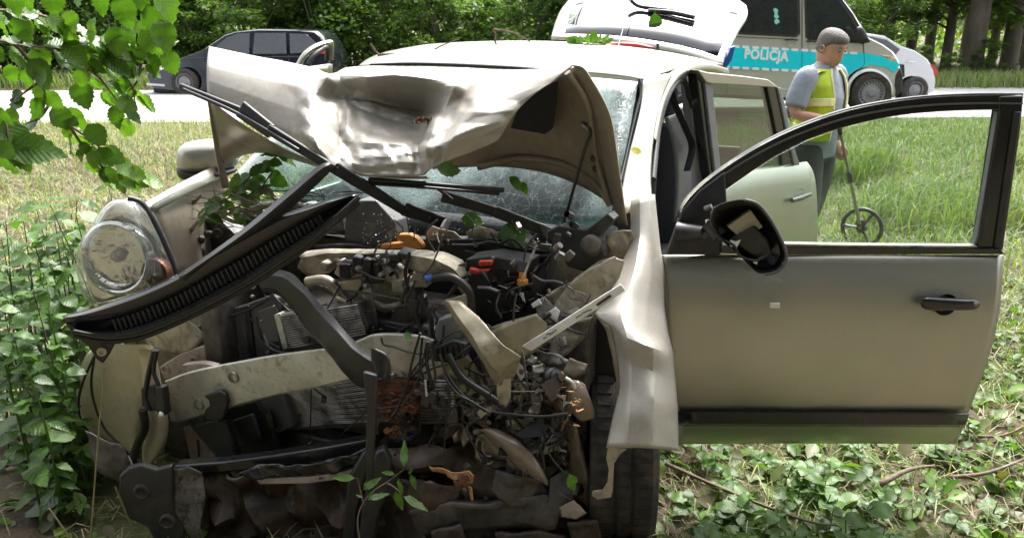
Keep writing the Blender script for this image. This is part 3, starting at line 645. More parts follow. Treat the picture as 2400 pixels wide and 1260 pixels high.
# rear wheels + front wheels
def wheel(c, ax, r, w, steer=0):
    c = Vector(c); ax = Vector(ax).normalized(); m = MB(); h = w/2
    m.lathe(c, ax, [(r*.62,-h*.9),(r*.80,-h),(r*.94,-h*.93),(r,-h*.72),(r,h*.72),(r*.94,h*.93),(r*.80,h),(r*.62,h*.9),(r*.62,-h*.9)], 40)
    ty = m.build('tyre', M['rubber'], None, smooth=50)
    return ty
def add_wheel(c, ax, r=.30, w=.19):
    c = Vector(c); ax = Vector(ax).normalized()
    m = MB(); m.lathe(c, ax, [(.02,w*.25),(r*.2,w*.28),(r*.5,w*.2),(r*.6,w*.4),(r*.62,w*.45),(r*.62,-w*.45),(r*.55,-w*.3),(.02,-w*.2)], 28)
    wh = m.build('wheel', M['grey'], car, smooth=40)
    h = w/2; m = MB(); N = 48; s0 = ax.orthogonal().normalized()
    m.lathe(c, ax, [(r*.62,-h*.9),(r*.80,-h),(r*.94,-h*.95),(r*.985,-h*.78),(r*.985,-h*.3),(r*.965,-h*.27),(r*.965,-h*.2),(r*.985,-h*.17),(r*.985,h*.17),(r*.965,h*.2),(r*.965,h*.27),(r*.985,h*.3),(r*.985,h*.78),(r*.94,h*.95),(r*.80,h),(r*.62,h*.9)], N, s0)
    b_ = ax.cross(s0)
    for k in range(N):      # tread blocks
        t = 2*math.pi*k/N
        rad = s0*math.cos(t)+b_*math.sin(t); tan = ax.cross(rad)
        for z, ww in ((-.55, .40), (0, .26), (.55, .40)):
            tw = .3*(1 if z > 0 else -1 if z < 0 else .6)
            mt = Matrix((ax, (tan+ax*tw).normalized(), rad)).transposed()
            m.box(c+ax*h*z+rad*(r*.985), (h*ww*1.0, r*.085, .006), mt)
    m.build('tyre', M['rubber'], wh, smooth=35)
wc = PN(1466, 1165, (0, 2.22, 0), Vector((0, 1, 0)))
wc = Vector((wc.x, 2.42, .30)); 
wax = Vector((math.cos(R(-6)), math.sin(R(-6)), .02))
wc.x = (1472-1200)/FPX*2.57
add_wheel(wc, wax, .305, .215)
for a, l in ((-.10, -.70), (2.02, .74), (2.02, -.74)):
    add_wheel(CC+BACK*a+LEFT*l+UP*.3, LEFT)
# ---- left wing: crumpled plate from the pillar down over the wheel
WG = [[(1478,470,2.560),(1500,462,2.520),(1522,456,2.540),(1534,455,2.600)],
                 [(1478,560,2.500),(1500,555,2.440),(1525,560,2.450),(1546,570,2.520)],
                 [(1455,620,2.424),(1490,620,2.344),(1525,640,2.349),(1556,640,2.449)],
                 [(1425,690,2.290),(1470,690,2.240),(1515,715,2.256),(1557,715,2.351)],
                 [(1394,735,2.225),(1455,735,2.165),(1505,780,2.150),(1565,780,2.270)],
                 [(1432,765,2.172),(1470,790,2.110),(1530,815,2.095),(1577,830,2.240)],
                 [(1448,835,2.148),(1480,850,2.096),(1530,870,2.092),(1583,900,2.188)],
                 [(1453,905,2.106),(1480,910,2.064),(1532,935,2.042),(1587,960,2.141)],
                 [(1440,960,2.071),(1475,970,2.021),(1530,985,2.020),(1589,1005,2.115)],
                 [(1421,1048,2.021),(1470,1048,1.986),(1530,1050,2.000),(1589,1055,2.093)]]
m = MB()
wg = refine0([[P(*p) for p in r] for r in WG], 8, 6, .5)
m.grid([[v+Vector((0, -1, 0))*(.010*min(.5, (lambda d: d[1]-d[0])(noise.voronoi(v*7)[0]))+.004*noise.noise(v*12))*min(1, max(0, (1.05-v.z)*4)) for v in r] for r in wg]); m.build('front_wing', M['bonnet'], car, solid=.003, smooth=24)
plate('wing_flange', [P(*p, 2.045) for p in [(1425,1049),(1470,1052),(1455,1062),(1440,1085),(1438,1110),(1436,1150),(1432,1165),(1400,1170),(1387,1160),(1390,1150),(1412,1148),(1424,1130),(1427,1100),(1421,1075)]], M['dusty'], car, (0, .004, 0), bevel=.001)
sheet('wing_edge', [P(*p) for p in [(1394,735,2.230),(1430,765,2.182),(1447,835,2.160),(1453,905,2.150),(1447,930,2.150),(1440,905,2.160),(1444,890,2.160),(1434,840,2.170),(1420,775,2.194)]], M['under'], car, .004, t=.002)
# ---- bonnet: front half folded down, rear half seen from below
HF = [
 [(490,110,2.98),(600,133,2.94),(690,150,2.90),(742,162,2.87),(775,178,2.86),(810,160,2.88),(865,156,2.84),(930,157,2.80),(1000,158,2.76),(1080,160,2.72),(1140,163,2.68),(1200,165,2.63),(1270,163,2.56),(1345,153,2.47)],
 [(487,128,2.86),(598,150,2.83),(690,168,2.80),(738,180,2.78),(762,190,2.73),(805,180,2.76),(862,184,2.66),(930,180,2.64),(1003,188,2.62),(1073,200,2.56),(1135,195,2.54),(1193,195,2.52),(1250,183,2.48),(1320,172,2.46)],
 [(485,155,2.79),(597,182,2.75),(692,204,2.72),(728,220,2.68),(745,228,2.70),(800,235,2.74),(858,240,2.75),(925,252,2.74),(995,262,2.72),(1040,268,2.55),(1105,245,2.46),(1170,235,2.44),(1228,215,2.44),(1296,192,2.45)],
 [(485,188,2.755),(595,226,2.70),(694,258,2.66),(712,265,2.60),(732,278,2.55),(795,262,2.67),(852,262,2.69),(922,284,2.67),(982,292,2.66),(1018,310,2.45),(1085,285,2.41),(1145,275,2.405),(1208,245,2.42),(1272,206,2.44)],
 [(486,212,2.74),(592,268,2.675),(693,312,2.62),(715,318,2.56),(745,335,2.47),(795,330,2.56),(850,335,2.52),(923,340,2.50),(980,345,2.50),(1003,348,2.405),(1060,330,2.375),(1128,318,2.38),(1188,285,2.405),(1240,226,2.435)],
 [(487,226,2.745),(590,292,2.675),(690,350,2.615),(730,366,2.55),(770,382,2.45),(805,398,2.47),(858,412,2.45),(928,413,2.44),(993,411,2.43),(1006,400,2.39),(1040,380,2.375),(1110,354,2.39),(1166,328,2.41),(1215,245,2.435)]]
NB = 0
hm = MB()
rows = [[P(*p) for p in r] for r in HF]
# bonnet: refined sheet with fine buckles in the struck middle
def refine(rows, nu, nv):
    a = [curve(r, nu) for r in rows]
    cols = [curve([r[j] for r in a], nv) for j in range(len(a[0]))]
    return [[cols[j][i] for j in range(len(cols))] for i in range(len(cols[0]))]
def refine_lin(rows, nu, nv):
    def li(r, n): return [r[i].lerp(r[i+1], k/n) for i in range(len(r)-1) for k in range(n)]+[r[-1]]
    a = [li(r, nu) for r in rows]; cols = [li([r[j] for r in a], nv) for j in range(len(a[0]))]
    return [[cols[j][i] for j in range(len(cols))] for i in range(len(cols[0]))]
rr = refine(rows, 13, 14); rl = refine_lin(rows, 13, 14)
nj = len(rr[0])
def to_px(v):
    d = v-Vector((0, 0, CAM_H)); f = d.y*CP-d.z*SP; return Vector((1200+FPX*d.x/f, 630-FPX*(d.y*SP+d.z*CP)/f, 0))
FOLDS = [([(772,188),(742,228),(722,275),(716,310),(745,345),(800,392)], 26, .022), ([(838,232),(880,248),(940,268),(1000,286),(1018,284)], 20, .020), ([(1072,208),(1046,250),(1020,296),(1006,345),(1010,398)], 24, .026),
         ([(1096,252),(1060,290),(1028,340),(1012,398)], 20, -.016), ([(815,190),(870,182),(940,179),(1010,190),(1066,212)], 22, .020), ([(722,318),(790,352),(850,372),(930,368),(1000,352)], 20, .015), ([(800,372),(850,392),(920,386),(985,380)], 14, .011),
         ([(716,250),(760,300),(800,320),(830,372)], 18, -.014), ([(850,300),(900,322),(960,318),(1005,330)], 18, -.012), ([(770,182),(800,215),(820,262),(812,320)], 18, .013), ([(1080,262),(1150,268),(1200,262)], 26, .012), ([(1016,350),(1075,318),(1120,300),(1170,290)], 22, .014), ([(640,150),(700,190),(738,230)], 30, .006), ([(900,345),(925,385),(940,413)], 12, .010), ([(960,340),(975,378),(968,412)], 10, -.010)]
def fold(v):
    p = to_px(v); s_ = 0
    for pl, w_, a_ in FOLDS:
        dm = 1e9
        for q0, q1 in zip(pl, pl[1:]):
            q0 = Vector((*q0, 0)); q1 = Vector((*q1, 0)); t = max(0, min(1, (p-q0).dot(q1-q0)/(q1-q0).length_squared)); dm = min(dm, (p-q0.lerp(q1, t)).length)
        if dm < w_: s_ += a_*(1-dm/w_)
    return s_
for i, r in enumerate(rr):
    for j, v in enumerate(r):
        s = j/(nj-1); w = max(0, 1-abs(s-.47)/.26); h = i/(len(rr)-1); w *= .25+.75*min(1, h*1.6)
        v = v.lerp(rl[i][j], max(.55, min(1, w*1.3))); wv = noise.voronoi(v*11)[0]; w2 = noise.voronoi(v*24+Vector((1, 2, 3)))[0]
        r[j] = v+Vector((0, -1, .3))*(w*(.014*min(.45, wv[1]-wv[0])+.006*min(.5, w2[1]-w2[0])+.006*noise.noise(v*14)+.0012*noise.noise(v*40))+.0016*noise.noise(v*9)+fold(v))
hm.grid(rr); hood = hm.build('bonnet', M['bonnet'], car, smooth=26, solid=.004)
UR = [[(1000,320,2.84),(1120,240,2.74),(1215,190,2.66),(1300,172,2.58),(1352,156,2.49)],
      [(1005,345,2.86),(1140,290,2.78),(1240,250,2.71),(1330,240,2.63),(1400,225,2.52)],
      [(1010,372,2.88),(1155,345,2.81),(1265,335,2.74),(1365,345,2.65),(1430,330,2.53)],
      [(1015,396,2.89),(1165,386,2.82),(1290,402,2.75),(1395,450,2.66),(1458,500,2.56)]]
G('bonnet_underside', UR, M['under'], hood)
G('bonnet_flange', [[(1343,153,2.462),(1366,152,2.455),(1384,182,2.46)],[(1395,240,2.50),(1410,236,2.475),(1432,258,2.47)],[(1405,330,2.55),(1425,325,2.49),(1442,330,2.48)],[(1425,430,2.57),(1440,430,2.52),(1456,430,2.51)],[(1450,520,2.57),(1458,525,2.54),(1470,528,2.53)]], M['under'], hood, solid=.008)
tube('rib', [(1330,170,2.50),(1372,235,2.535),(1388,300,2.57),(1398,370,2.59),(1430,480,2.57)], .011, M['under'], hood)
tube('rib', [(1120,392,2.80),(1220,372,2.76),(1320,385,2.70),(1395,430,2.635),(1430,480,2.58)], .012, M['under'], hood)
plate('sound_pad', [P(*p) for p in [(1196,300,2.70),(1215,250,2.66),(1258,208,2.60),(1308,186,2.55),(1305,240,2.575),(1296,300,2.63),(1278,314,2.665)]], M['interior'], hood, (0, -.012, 0), bevel=.004)
G('bonnet_underside', [[(488,232,2.755),(560,288,2.70),(640,336,2.66),(740,384,2.57),(860,416,2.48),(1000,414,2.45)],
                       [(500,310,2.87),(555,345,2.86),(630,352,2.84),(750,392,2.74),(870,418,2.6),(1000,416,2.55)],
                       [(515,390,2.98),(545,372,2.98),(610,346,2.95),(740,392,2.86),(880,420,2.72),(1005,418,2.68)]], M['under'], hood)
G('bonnet_flange', [[(486,230,2.75),(495,234,2.765)],[(497,310,2.86),(510,312,2.88)],[(508,380,2.96),(524,382,2.98)],[(520,440,3.02),(540,440,3.03)]], M['under'], hood, solid=.008)
for x, y, Y in ((1307,333,2.72),(1392,372,2.585),(1397,395,2.60)):
    m = MB(); c = P(x, y, Y); m.lathe(c, (0, -1, 0), [(.003,.006),(.006,.005),(.007,.002),(.012,.001),(.013,-.004)], 14); m.build('grommet', M['black'], hood)
tube('bonnet_stay', [(1368,294,2.60),(1382,302,2.56),(1384,318,2.54),(1372,345,2.55),(1345,440,2.60),(1318,535,2.66)], .0055, M['black'])
tube('stay_clip', [(1364,290,2.60),(1374,300,2.57),(1392,304,2.57)], .008, M['steel'])
# torn shreds on the bonnet
def shreds(name, cx, cy, Y, sx, sy, n, mat, parent=None, seed=1, label=None, cat=None, L=26):
    q = random.Random(seed); m = MB()
    for k in range(n*3):
        x = cx+q.gauss(0, sx); y = cy+q.gauss(0, sy); a = q.gauss(0, .35); l = q.uniform(.25, 1)*L*.6; h = q.uniform(1.0, 3.6); y0 = Y+q.uniform(-.02, .004)
        if k % 4 == 0:
            p = [P(x+l*s*math.cos(a), y+l*s*math.sin(a), y0) for s in (-.5, 0, .5)]; p[1] += Vector((0, -.006, .003)); w = q.uniform(.0006, .0016)
            m.tube(p, [w*.5, w, w*.2], 5, flat=.5)
        else:
            o_ = []
            for t in range(6):
                u = 6.283*t/6; o_.append(P(x+.5*l*math.cos(u)*q.uniform(.6, 1.2)*math.cos(a)-h*math.sin(u)*math.sin(a), y+.5*l*math.cos(u)*math.sin(a)+h*math.sin(u)*q.uniform(.5, 1.3), y0+q.uniform(-.004, .004)))
            m.plate(o_, (0, .002, 0))
    o = m.build(name, mat, parent, smooth=60)
    o['kind'] = 'stuff'
    if label: tag(o, label, cat)
    return o
shreds('wood_splinters', 992, 282, 2.54, 12, 4, 30, M['bark'], None, 3, 'reddish wood splinters caught in the dent of the raised bonnet', 'splinters', 14)
# ---- right mirror and right wing
def blob(name, ring_px, Y, depth, mat, parent, n=5, back=.5):
    """rounded shell: outline swelling towards the viewer and closing behind"""
    o = [P(x, y, Y) for x, y in curve_px([p+(0,) for p in ring_px]+[ring_px[0]+(0,)], 4)] if False else [P(v[0], v[1], Y) for v in curve([Vector((x, y, 0)) for x, y in ring_px]+[Vector(ring_px[0]+(0,))], 4)[:-1]]
    c = sum(o, Vector())/len(o); rows = []
    for k in range(-n, n+1):
        t = k/n*math.pi/2*.98; s = math.cos(t)**.6; d = math.sin(t)
        rows.append([c+(p-c)*s+Vector((0, -depth*d if d > 0 else -depth*back*d, 0)) for p in o])
    m = MB(); m.grid(rows, True); k = len(o)
    m.f.append(tuple(range(k))); m.f.append(tuple(range(len(m.v)-1, len(m.v)-k-1, -1)))
    return m.build(name, mat, parent, smooth=60)
mir = blob('wing_mirror', [(418,370),(422,345),(445,331),(500,325),(545,330),(560,360),(550,390),(500,408),(450,414),(425,405)], 3.15, .09, M['paint'], car)
blob('mirror_base', [(419,388),(470,398),(545,392),(550,405),(500,412),(450,417),(426,410)], 3.14, .10, M['black'], mir)
G('wing_top', [[(335,478,2.52),(400,441,2.75),(470,404,3.0),(530,375,3.2)],[(345,488,2.50),(410,449,2.73),(478,412,2.98),(535,388,3.18)],[(352,500,2.52),(420,465,2.75),(490,428,3.0),(540,410,3.18)]], M['paint'])
G('inner_wing', [[(352,490,2.56),(410,455,2.78),(470,425,3.0),(530,400,3.18)],[(365,510,2.56),(425,478,2.78),(475,458,3.0),(525,440,3.16)],[(385,560,2.56),(440,540,2.76),(490,520,2.95),(530,500,3.1)],[(400,640,2.56),(460,640,2.75),(510,640,2.9),(550,640,3.05)]], M['under'])
# far right-hand doors standing open beyond the bonnet
od = G('rear_door', [[(775,150,4.7),(774,200,4.7),(772,260,4.7)],[(705,160,4.5),(704,200,4.5),(702,260,4.5)]], M['paint'], solid=.03)
m = MB(); cv = curve([P(700,152,4.48),P(715,128,4.5),P(740,110,4.55),P(768,101,4.62),P(774,106,4.66),P(772,140,4.68)], 5); m.tube(cv, .022, 8, flat=.7); m.build('window_frame', M['paint'], od, smooth=60)
m = MB(); cv = curve([P(722,152,4.47),P(735,131,4.5),P(752,118,4.55),P(766,112,4.6),P(767,140,4.66)], 5); m.tube(cv, .014, 8); m.build('window_seal', M['black'], od, smooth=60)
# ---- tailgate standing open behind the roof
TG = [[(1292,92,5.30),(1380,94,5.28),(1470,103,5.22),(1570,120,5.12),(1640,138,5.02),(1690,158,4.92)],
      [(1298,70,5.55),(1385,60,5.5),(1480,62,5.44),(1580,74,5.34),(1655,92,5.24),(1712,112,5.12)],
      [(1312,30,5.85),(1395,10,5.8),(1490,8,5.74),(1590,18,5.64),(1675,38,5.52),(1735,62,5.36)],
      [(1332,8,6.0),(1410,-14,5.96),(1500,-22,5.9),(1600,-14,5.8),(1690,6,5.68),(1755,42,5.5)],
      [(1345,-8,6.12),(1415,-30,6.1),(1505,-42,6.04),(1605,-36,5.94),(1700,-18,5.8),(1748,18,5.62)]]
tg = G('tailgate', TG, M['paint'], solid=.03)
def sub_rows(rows, u0, u1, v0, v1, dy, n=8, k=5):
    a = refine([[P(*p) for p in r] for r in rows], 6, 6); I = len(a)-1; J = len(a[0])-1; out = []
    for i in range(k):
        out.append([a[round(I*(v0+(v1-v0)*i/(k-1)))][round(J*(u0+(u1-u0)*j/(n-1)))]+Vector((0, -dy, dy*.6)) for j in range(n)])
    return out
M['glass_dark'] = pmat('dark_tailgate_glass', (.015,.017,.02), (.02,.022,.025), rough=.04, spec=1.0, coat=1)
m = MB(); m.grid(sub_rows(TG, .06, .93, .08, .72, .018)); m.build('rear_window', M['glass_dark'], tg, solid=.004)
blob('brake_light', [(1420,104),(1440,99),(1490,100),(1525,108),(1532,112),(1490,112),(1440,110)], 5.14, .03, M['red'], tg, 4)
tube('rear_wiper', [(1475,-2,5.62),(1495,14,5.6),(1530,20,5.56),(1580,26,5.5),(1630,38,5.43)], .013, M['black'], tg)
tube('wiper_blade', [(1520,26,5.55),(1575,30,5.48),(1628,41,5.40)], .016, M['black2'], tg)
plate('tail_lamp', [P(*p, 5.0) for p in [(1690,158),(1706,128),(1712,112),(1724,108),(1716,140),(1702,160)]], M['blue'], tg, (0, .05, 0))
tube('aerial', [(1449,110,5.0),(1462,60,5.2),(1481,-14,5.5)], [.006, .002], M['black'])
m = MB(); m.lathe(P(1541,114,4.98), UP, [(.0,.03),(.008,.028),(.01,0),(.016,0),(.016,-.01)], 10); m.build('washer_jet', M['black'], car)
# ================================================================ DOORS OF THE WRECK
# ---- front left door, swung wide open towards the viewer
DY = 2.47
D = [[(1548,2353,597,.000),],[(1549,2352,606,-.012)],[(1551,2350,645,-.030)],[(1555,2346,720,-.048)],[(1562,2327,810,-.055)],[(1572,2300,890,-.052)],[(1582,2272,960,-.040)],[(1588,2264,985,-.022)],[(1590,2254,1012,-.014)],[(1592,2240,1040,.012)]]
rows = []
for ((x0, x1, y, dy),) in D:
    rows.append([P(x0+(x1-x0)*k/12, y-4*math.sin(math.pi*k/12)*(.4 if y > 1000 else 0), DY+dy-.018*math.sin(math.pi*k/12)+.03*(1-k/12)**3+(.006*noise.noise(Vector((k*.45, y*.008, 2)))+.003*noise.noise(Vector((k*.9, y*.015, 5))) if 610 < y < 1000 else 0)) for k in range(13)])
m = MB(); m.grid(rows); door = m.build('front_door', M['paint'], car, solid=.035, sub=2, offset=1)
rows = []
for y, dy in ((966, -.047), (969, -.056), (990, -.052), (995, -.03)):
    rows.append([P(1586+(2271-1586-(y-966)*.35)*k/12, y-1+(k/12)*3, DY+dy-.018*math.sin(math.pi*k/12)+.03*(1-k/12)**3) for k in range(13)])
m = MB(); m.grid(rows); m.build('rub_strip', M['black2'], door, solid=.01, smooth=40)
def band(name, outer, inner, Y, n, mat, parent, d=.04, dy_in=0, bevel=.004):
    a = resample(curve([P(x, y, Y) for x, y in outer], 6), n); b_ = resample(curve([P(x, y, Y+dy_in) for x, y in inner], 6), n)
    m = MB(); dv = Vector((0, d, 0))
    m.grid([a, b_, [p+dv for p in b_], [p+dv for p in a], a])
    for k in (0, n-1): m.f.append((k, n+k, 2*n+k, 3*n+k))
    return m.build(name, mat, parent, smooth=40, bevel=bevel)
OUT = [(1583,545),(1598,490),(1635,444),(1700,393),(1790,338),(1880,296),(1980,262),(2080,241),(2180,229),(2290,224),(2398,224)]
INN = [(1640,545),(1652,500),(1690,455),(1745,415),(1815,368),(1895,327),(1990,296),(2090,274),(2190,263),(2280,259),(2343,258)]
band('window_frame', OUT, INN, 2.47, 40, M['black2'], door, .04)
band('window_seal', [(x, y-5) for x, y in OUT], [(x, y+4) for x, y in OUT], 2.49, 40, M['black'], door, .02)
band('frame_bead', [(x, y+11+i*.6) for i, (x, y) in enumerate(OUT)], [(x, y+15+i*.6) for i, (x, y) in enumerate(OUT)], 2.463, 40, M['grey'], door, .006, bevel=0)
plate('rear_frame', [P(*p, 2.466) for p in [(2401,223),(2394,300),(2352,588),(2285,588),(2296,560),(2342,262),(2343,226)]], M['black2'], door, (0, .045, 0), bevel=.006)
plate('rear_frame_step', [P(*p, 2.459) for p in [(2394,262),(2386,320),(2346,582),(2330,582),(2372,300),(2378,262)]], M['black'], door, (0, .008, 0), bevel=.003)
band('belt_seal', [(1690,574),(1850,578),(2050,581),(2345,584)], [(1690,594),(1850,597),(2050,597),(2354,596)], 2.45, 12, M['black2'], door, .05)
band('belt_bead', [(1840,571),(2000,574),(2290,576)], [(1840,576),(2000,578),(2290,580)], 2.452, 10, M['steel'], door, .03, bevel=.001)
plate('window_pane', [P(x, y, 2.488) for x, y in [(1690,578),(1690,458),(1745,416),(1815,369),(1895,328),(1990,297),(2090,275),(2190,264),(2280,260),(2342,259),(2292,578)]], M['glass'], door, (0, .004, 0), bevel=0)
band('inner_bead', [(2343,260),(2330,340),(2312,450),(2294,560),(2288,576)], [(2338,262),(2325,340),(2307,450),(2288,560),(2281,576)], 2.474, 14, M['belt_grey'], door, .02, bevel=.001)
plate('mirror_sail', [P(*p, 2.462) for p in [(1562,598),(1578,555),(1598,495),(1640,447),(1700,402),(1704,470),(1700,540),(1690,598)]], M['black'], door, (0, .03, 0), bevel=.006)
# door handle: recessed bowl, grip, ends
hc = P(2225, 712, 2.405)
m = MB(); m.lathe(P(2215,712,2.402), (0,-1,0), [(.0,-.022),(.02,-.018),(.034,-.004),(.0375,.004),(.036,.006)], 28); m.build('handle_bowl', M['black'], door)
blob('handle', [(2157,712),(2163,699),(2185,696),(2260,700),(2288,702),(2298,711),(2290,723),(2260,726),(2185,726),(2163,722)], 2.386, .014, M['black2'], door, 4, .8)
m = MB(); c = P(2287, 713, 2.372); m.lathe(c, (0,-1,0), [(.0,.002),(.006,.002),(.007,-.004)], 14); m.build('lock', M['steel'], door)
plate('paint_chip', [P(*p, 2.384) for p in [(1805,710),(1828,710),(1828,722),(1805,722)]], M['white'], door, (0, .004, 0), bevel=.001)
# broken mirror housing hanging from the sail
mh = [(1672,487),(1700,475),(1745,468),(1775,478),(1803,510),(1828,555),(1842,590),(1840,615),(1820,637),(1795,643),(1770,635),(1735,600),(1700,570),(1672,540),(1664,510)]
cv = [Vector((x, y, 0)) for x, y in mh]; cv = curve(cv+[cv[0]], 3)[:-1]; cx = sum((v.x for v in cv))/len(cv); cy = sum((v.y for v in cv))/len(cv)
rows = []
for s, Y in ((1.0, 2.30), (1.02, 2.31), (1.0, 2.36), (.85, 2.40), (.5, 2.42)): rows.append([P(cx+(v.x-cx)*s, cy+(v.y-cy)*s, Y) for v in cv])
rows = [[P(cx+(v.x-cx)*.94, cy+(v.y-cy)*.94, 2.305) for v in cv]]+rows
rows = [[P(cx+(v.x-cx)*.4, cy+(v.y-cy)*.4, 2.365) for v in cv], [P(cx+(v.x-cx)*.82, cy+(v.y-cy)*.82, 2.345) for v in cv]]+rows
m = MB(); m.grid(rows, True); k = len(cv); m.f.append(tuple(range(k))); m.f.append(tuple(len(m.v)-1-i for i in range(k)))
mir = m.build('wing_mirror', M['black2'], door, smooth=50)
tube('mirror_rim', [(x, y, 2.296) for x, y in [(1745,468),(1775,478),(1803,510),(1828,555),(1842,590),(1840,615),(1820,637),(1795,643)]], .0045, M['grey'], mir)
plate('motor_plate', [P(*p, 2.325) for p in [(1704,530),(1752,497),(1760,492),(1784,525),(1788,532),(1768,545),(1762,538),(1728,552)]], M['dusty'], mir, (0, .02, 0), bevel=.002)
plate('motor_box', [P(*p, 2.318) for p in [(1712,560),(1770,528),(1800,560),(1812,595),(1790,612),(1752,592)]], M['black'], mir, (0, .035, 0), bevel=.006)
tube('cable', [(1690,560,2.32),(1720,575,2.30),(1735,600,2.305),(1770,610,2.3),(1790,600,2.31)], .004, M['hose'], mir)
plate('torn_foil', [P(*p, 2.305) for p in [(1712,562),(1724,566),(1736,562),(1730,574),(1726,584),(1720,577),(1710,580)]], M['white'], mir, (0, .002, 0), bevel=0)
plate('torn_foil', [P(*p, 2.305) for p in [(1767,610),(1776,613),(1774,620),(1766,616)]], M['white'], mir, (0, .002, 0), bevel=0)
m = MB(); m.tube([P(1655,530,2.40), P(1675,530,2.39)], .022, 16); m.tube([P(1662,520,2.385), P(1690,552,2.36)], [.026, .03], 16); m.build('mirror_joint', M['black'], mir, smooth=40)
m = MB(); m.tube([P(1657,517,2.375), P(1705,520,2.36)], .004, 6); m.tube([P(1658,545,2.372), P(1712,566,2.35)], .005, 6); m.tube([P(1664,548,2.37), P(1715,575,2.35)], .003, 6); m.tube([P(1652,490,2.36), P(1668,484,2.35)], .009, 6); m.build('mirror_arm', M['grey'], mir, smooth=40)
tube('mirror_foot', [(1590,545,2.45),(1620,545,2.43),(1650,545,2.40)], [.035, .02], M['black'], mir, 14)

# ---- rear left door, open part way
H0, H1 = Vector((.87, 3.42, 0)), Vector((1.53, 3.97, 0)); dd = (H1-H0).normalized(); DN = Vector((dd.y, -dd.x, 0))
def PD(x, y, off=0): return PN(x, y, H0+DN*off, DN)
def dplate(name, pts, mat, parent, off=0, t=.03, bevel=.004): return plate(name, [PD(x, y, off) for x, y in pts], mat, parent, -DN*t, bevel)
DR = [[(1662,424),(1720,408),(1780,398),(1840,390),(1885,382)],[(1664,440),(1720,424),(1782,414),(1845,406),(1904,404)],[(1668,500),(1725,495),(1785,490),(1848,482),(1909,470)],[(1672,580),(1730,580),(1790,578),(1850,575),(1912,570)],[(1680,700),(1735,705),(1795,708),(1850,710),(1895,712)]]
OFF = [0, .03, .05, .05, .02]
m = MB(); m.grid([[PD(x, y, OFF[i]) for x, y in r] for i, r in enumerate(DR)]); rd = m.build('rear_door', M['paint'], car, solid=.03, sub=2)
dplate('window_frame', [(1632,166),(1650,168),(1685,400),(1702,430),(1668,430),(1662,400)], M['black2'], rd, .0, .05)
dplate('frame_edge', [(1650,172),(1668,176),(1690,400),(1700,425),(1686,425),(1676,400)], M['belt_grey'], rd, .012, .02)
band2 = lambda n_, o_, i_, mt, off, t: dplate(n_, o_+i_[::-1], mt, rd, off, t)
band2('frame_top', [(1636,164),(1660,170),(1740,178),(1800,186),(1822,202)], [(1655,192),(1665,196),(1740,200),(1795,204),(1822,206)], M['paint'], .02, .05)
band2('frame_rear', [(1822,202),(1832,250),(1842,300),(1856,360),(1860,388)], [(1798,204),(1808,250),(1818,300),(1832,360),(1836,394)], M['black2'], .012, .04)
band2('frame_rear_edge', [(1830,206),(1842,250),(1852,300),(1866,360),(1876,386)], [(1822,204),(1832,250),(1842,300),(1856,360),(1862,388)], M['belt_grey'], .02, .03)
dplate('window_pane', [(1668,196),(1798,204),(1818,300),(1836,394),(1700,420),(1688,400)], M['glass_rear'], rd, .0, .004, 0)
dplate('belt_seal', [(1690,424),(1780,403),(1862,386),(1862,391),(1780,409),(1690,430)], M['black2'], rd, .02, .02, .002)
c = PD(1876, 462, .06); m = MB(); m.lathe(c+DN*-.008, DN, [(.0,-.02),(.022,-.016),(.036,0),(.04,.004)], 20); m.build('handle_bowl', M['black'], rd)
m = MB(); m.tube([PD(1856,470,.075), PD(1876,464,.08), PD(1898,455,.075)], [.014,.016,.012], 10, flat=.8); m.build('handle', M['black2'], rd, smooth=60)
# ================================================================ CRUSHED ENGINE BAY
def pa(name, pts, a, mat, d=.03, parent=car, bevel=.004):
    return plate(name, [PA(p[0], p[1], a+(p[2] if len(p) > 2 else 0)) for p in pts], M[mat], parent, BACK*d, bevel)
def sa(name, pts, a, mat, crumple=.02, parent=car, seed=0, t=.003, freq=9, cuts=3, smooth=50):
    return sheet(name, [PA(p[0], p[1], a+(p[2] if len(p) > 2 else 0)) for p in pts], M[mat], parent, crumple, freq, t, cuts, seed, smooth)
def hose(pts, a, r, mat='hose', name='hose', parent=car, n=8): return tubeA(name, pts, a, r, M[mat], parent, n)
def rod(name, p, q, a, r, mat, parent=car, n=10): return tubeA(name, [p, q], a, r, M[mat], parent, n, 1)
# dark tub behind everything
def slab(name, a0, a1, l0, l1, h0, h1, mat):
    m = MB(); carbox(m, a0, a1, l0, l1, h0, h1); return m.build(name, M[mat], car, bevel=.01)
slab('engine_block', -.34, .0, -.45, .35, .25, .70, 'dark')
slab('gearbox', -.36, -.05, .30, .62, .22, .55, 'dark')
slab('subframe', -.40, .1, -.62, .62, .12, .24, 'dark')
slab('inner_arch', -.30, .02, .60, .70, .28, .80, 'dark')
slab('inner_arch', -.45, .02, -.70, -.62, .28, .82, 'dark')
sa('front_panel', [(200,690),(480,640),(520,800),(520,1000),(430,1100),(330,1100),(250,1040),(215,860)], -.24, 'under', .03, seed=61)
pa('side_member', [(360,800),(470,760),(490,860),(480,1000),(420,1090),(385,1090),(378,960)], -.40, 'dark', .08, bevel=.01)
pa('lamp_mount', [(400,700),(480,660),(500,740),(470,800),(390,810)], -.36, 'dusty', .02)
sa('lamp_mount', [(330,770),(430,740),(480,790),(440,830),(350,820)], -.44, 'dusty', .02, seed=62)
0 and sa('splash_guard', [(195,1010),(300,1045),(330,1090),(400,1100),(410,1262),(330,1262),(250,1180),(215,1090)], -.42, 'dark', .03, seed=63)
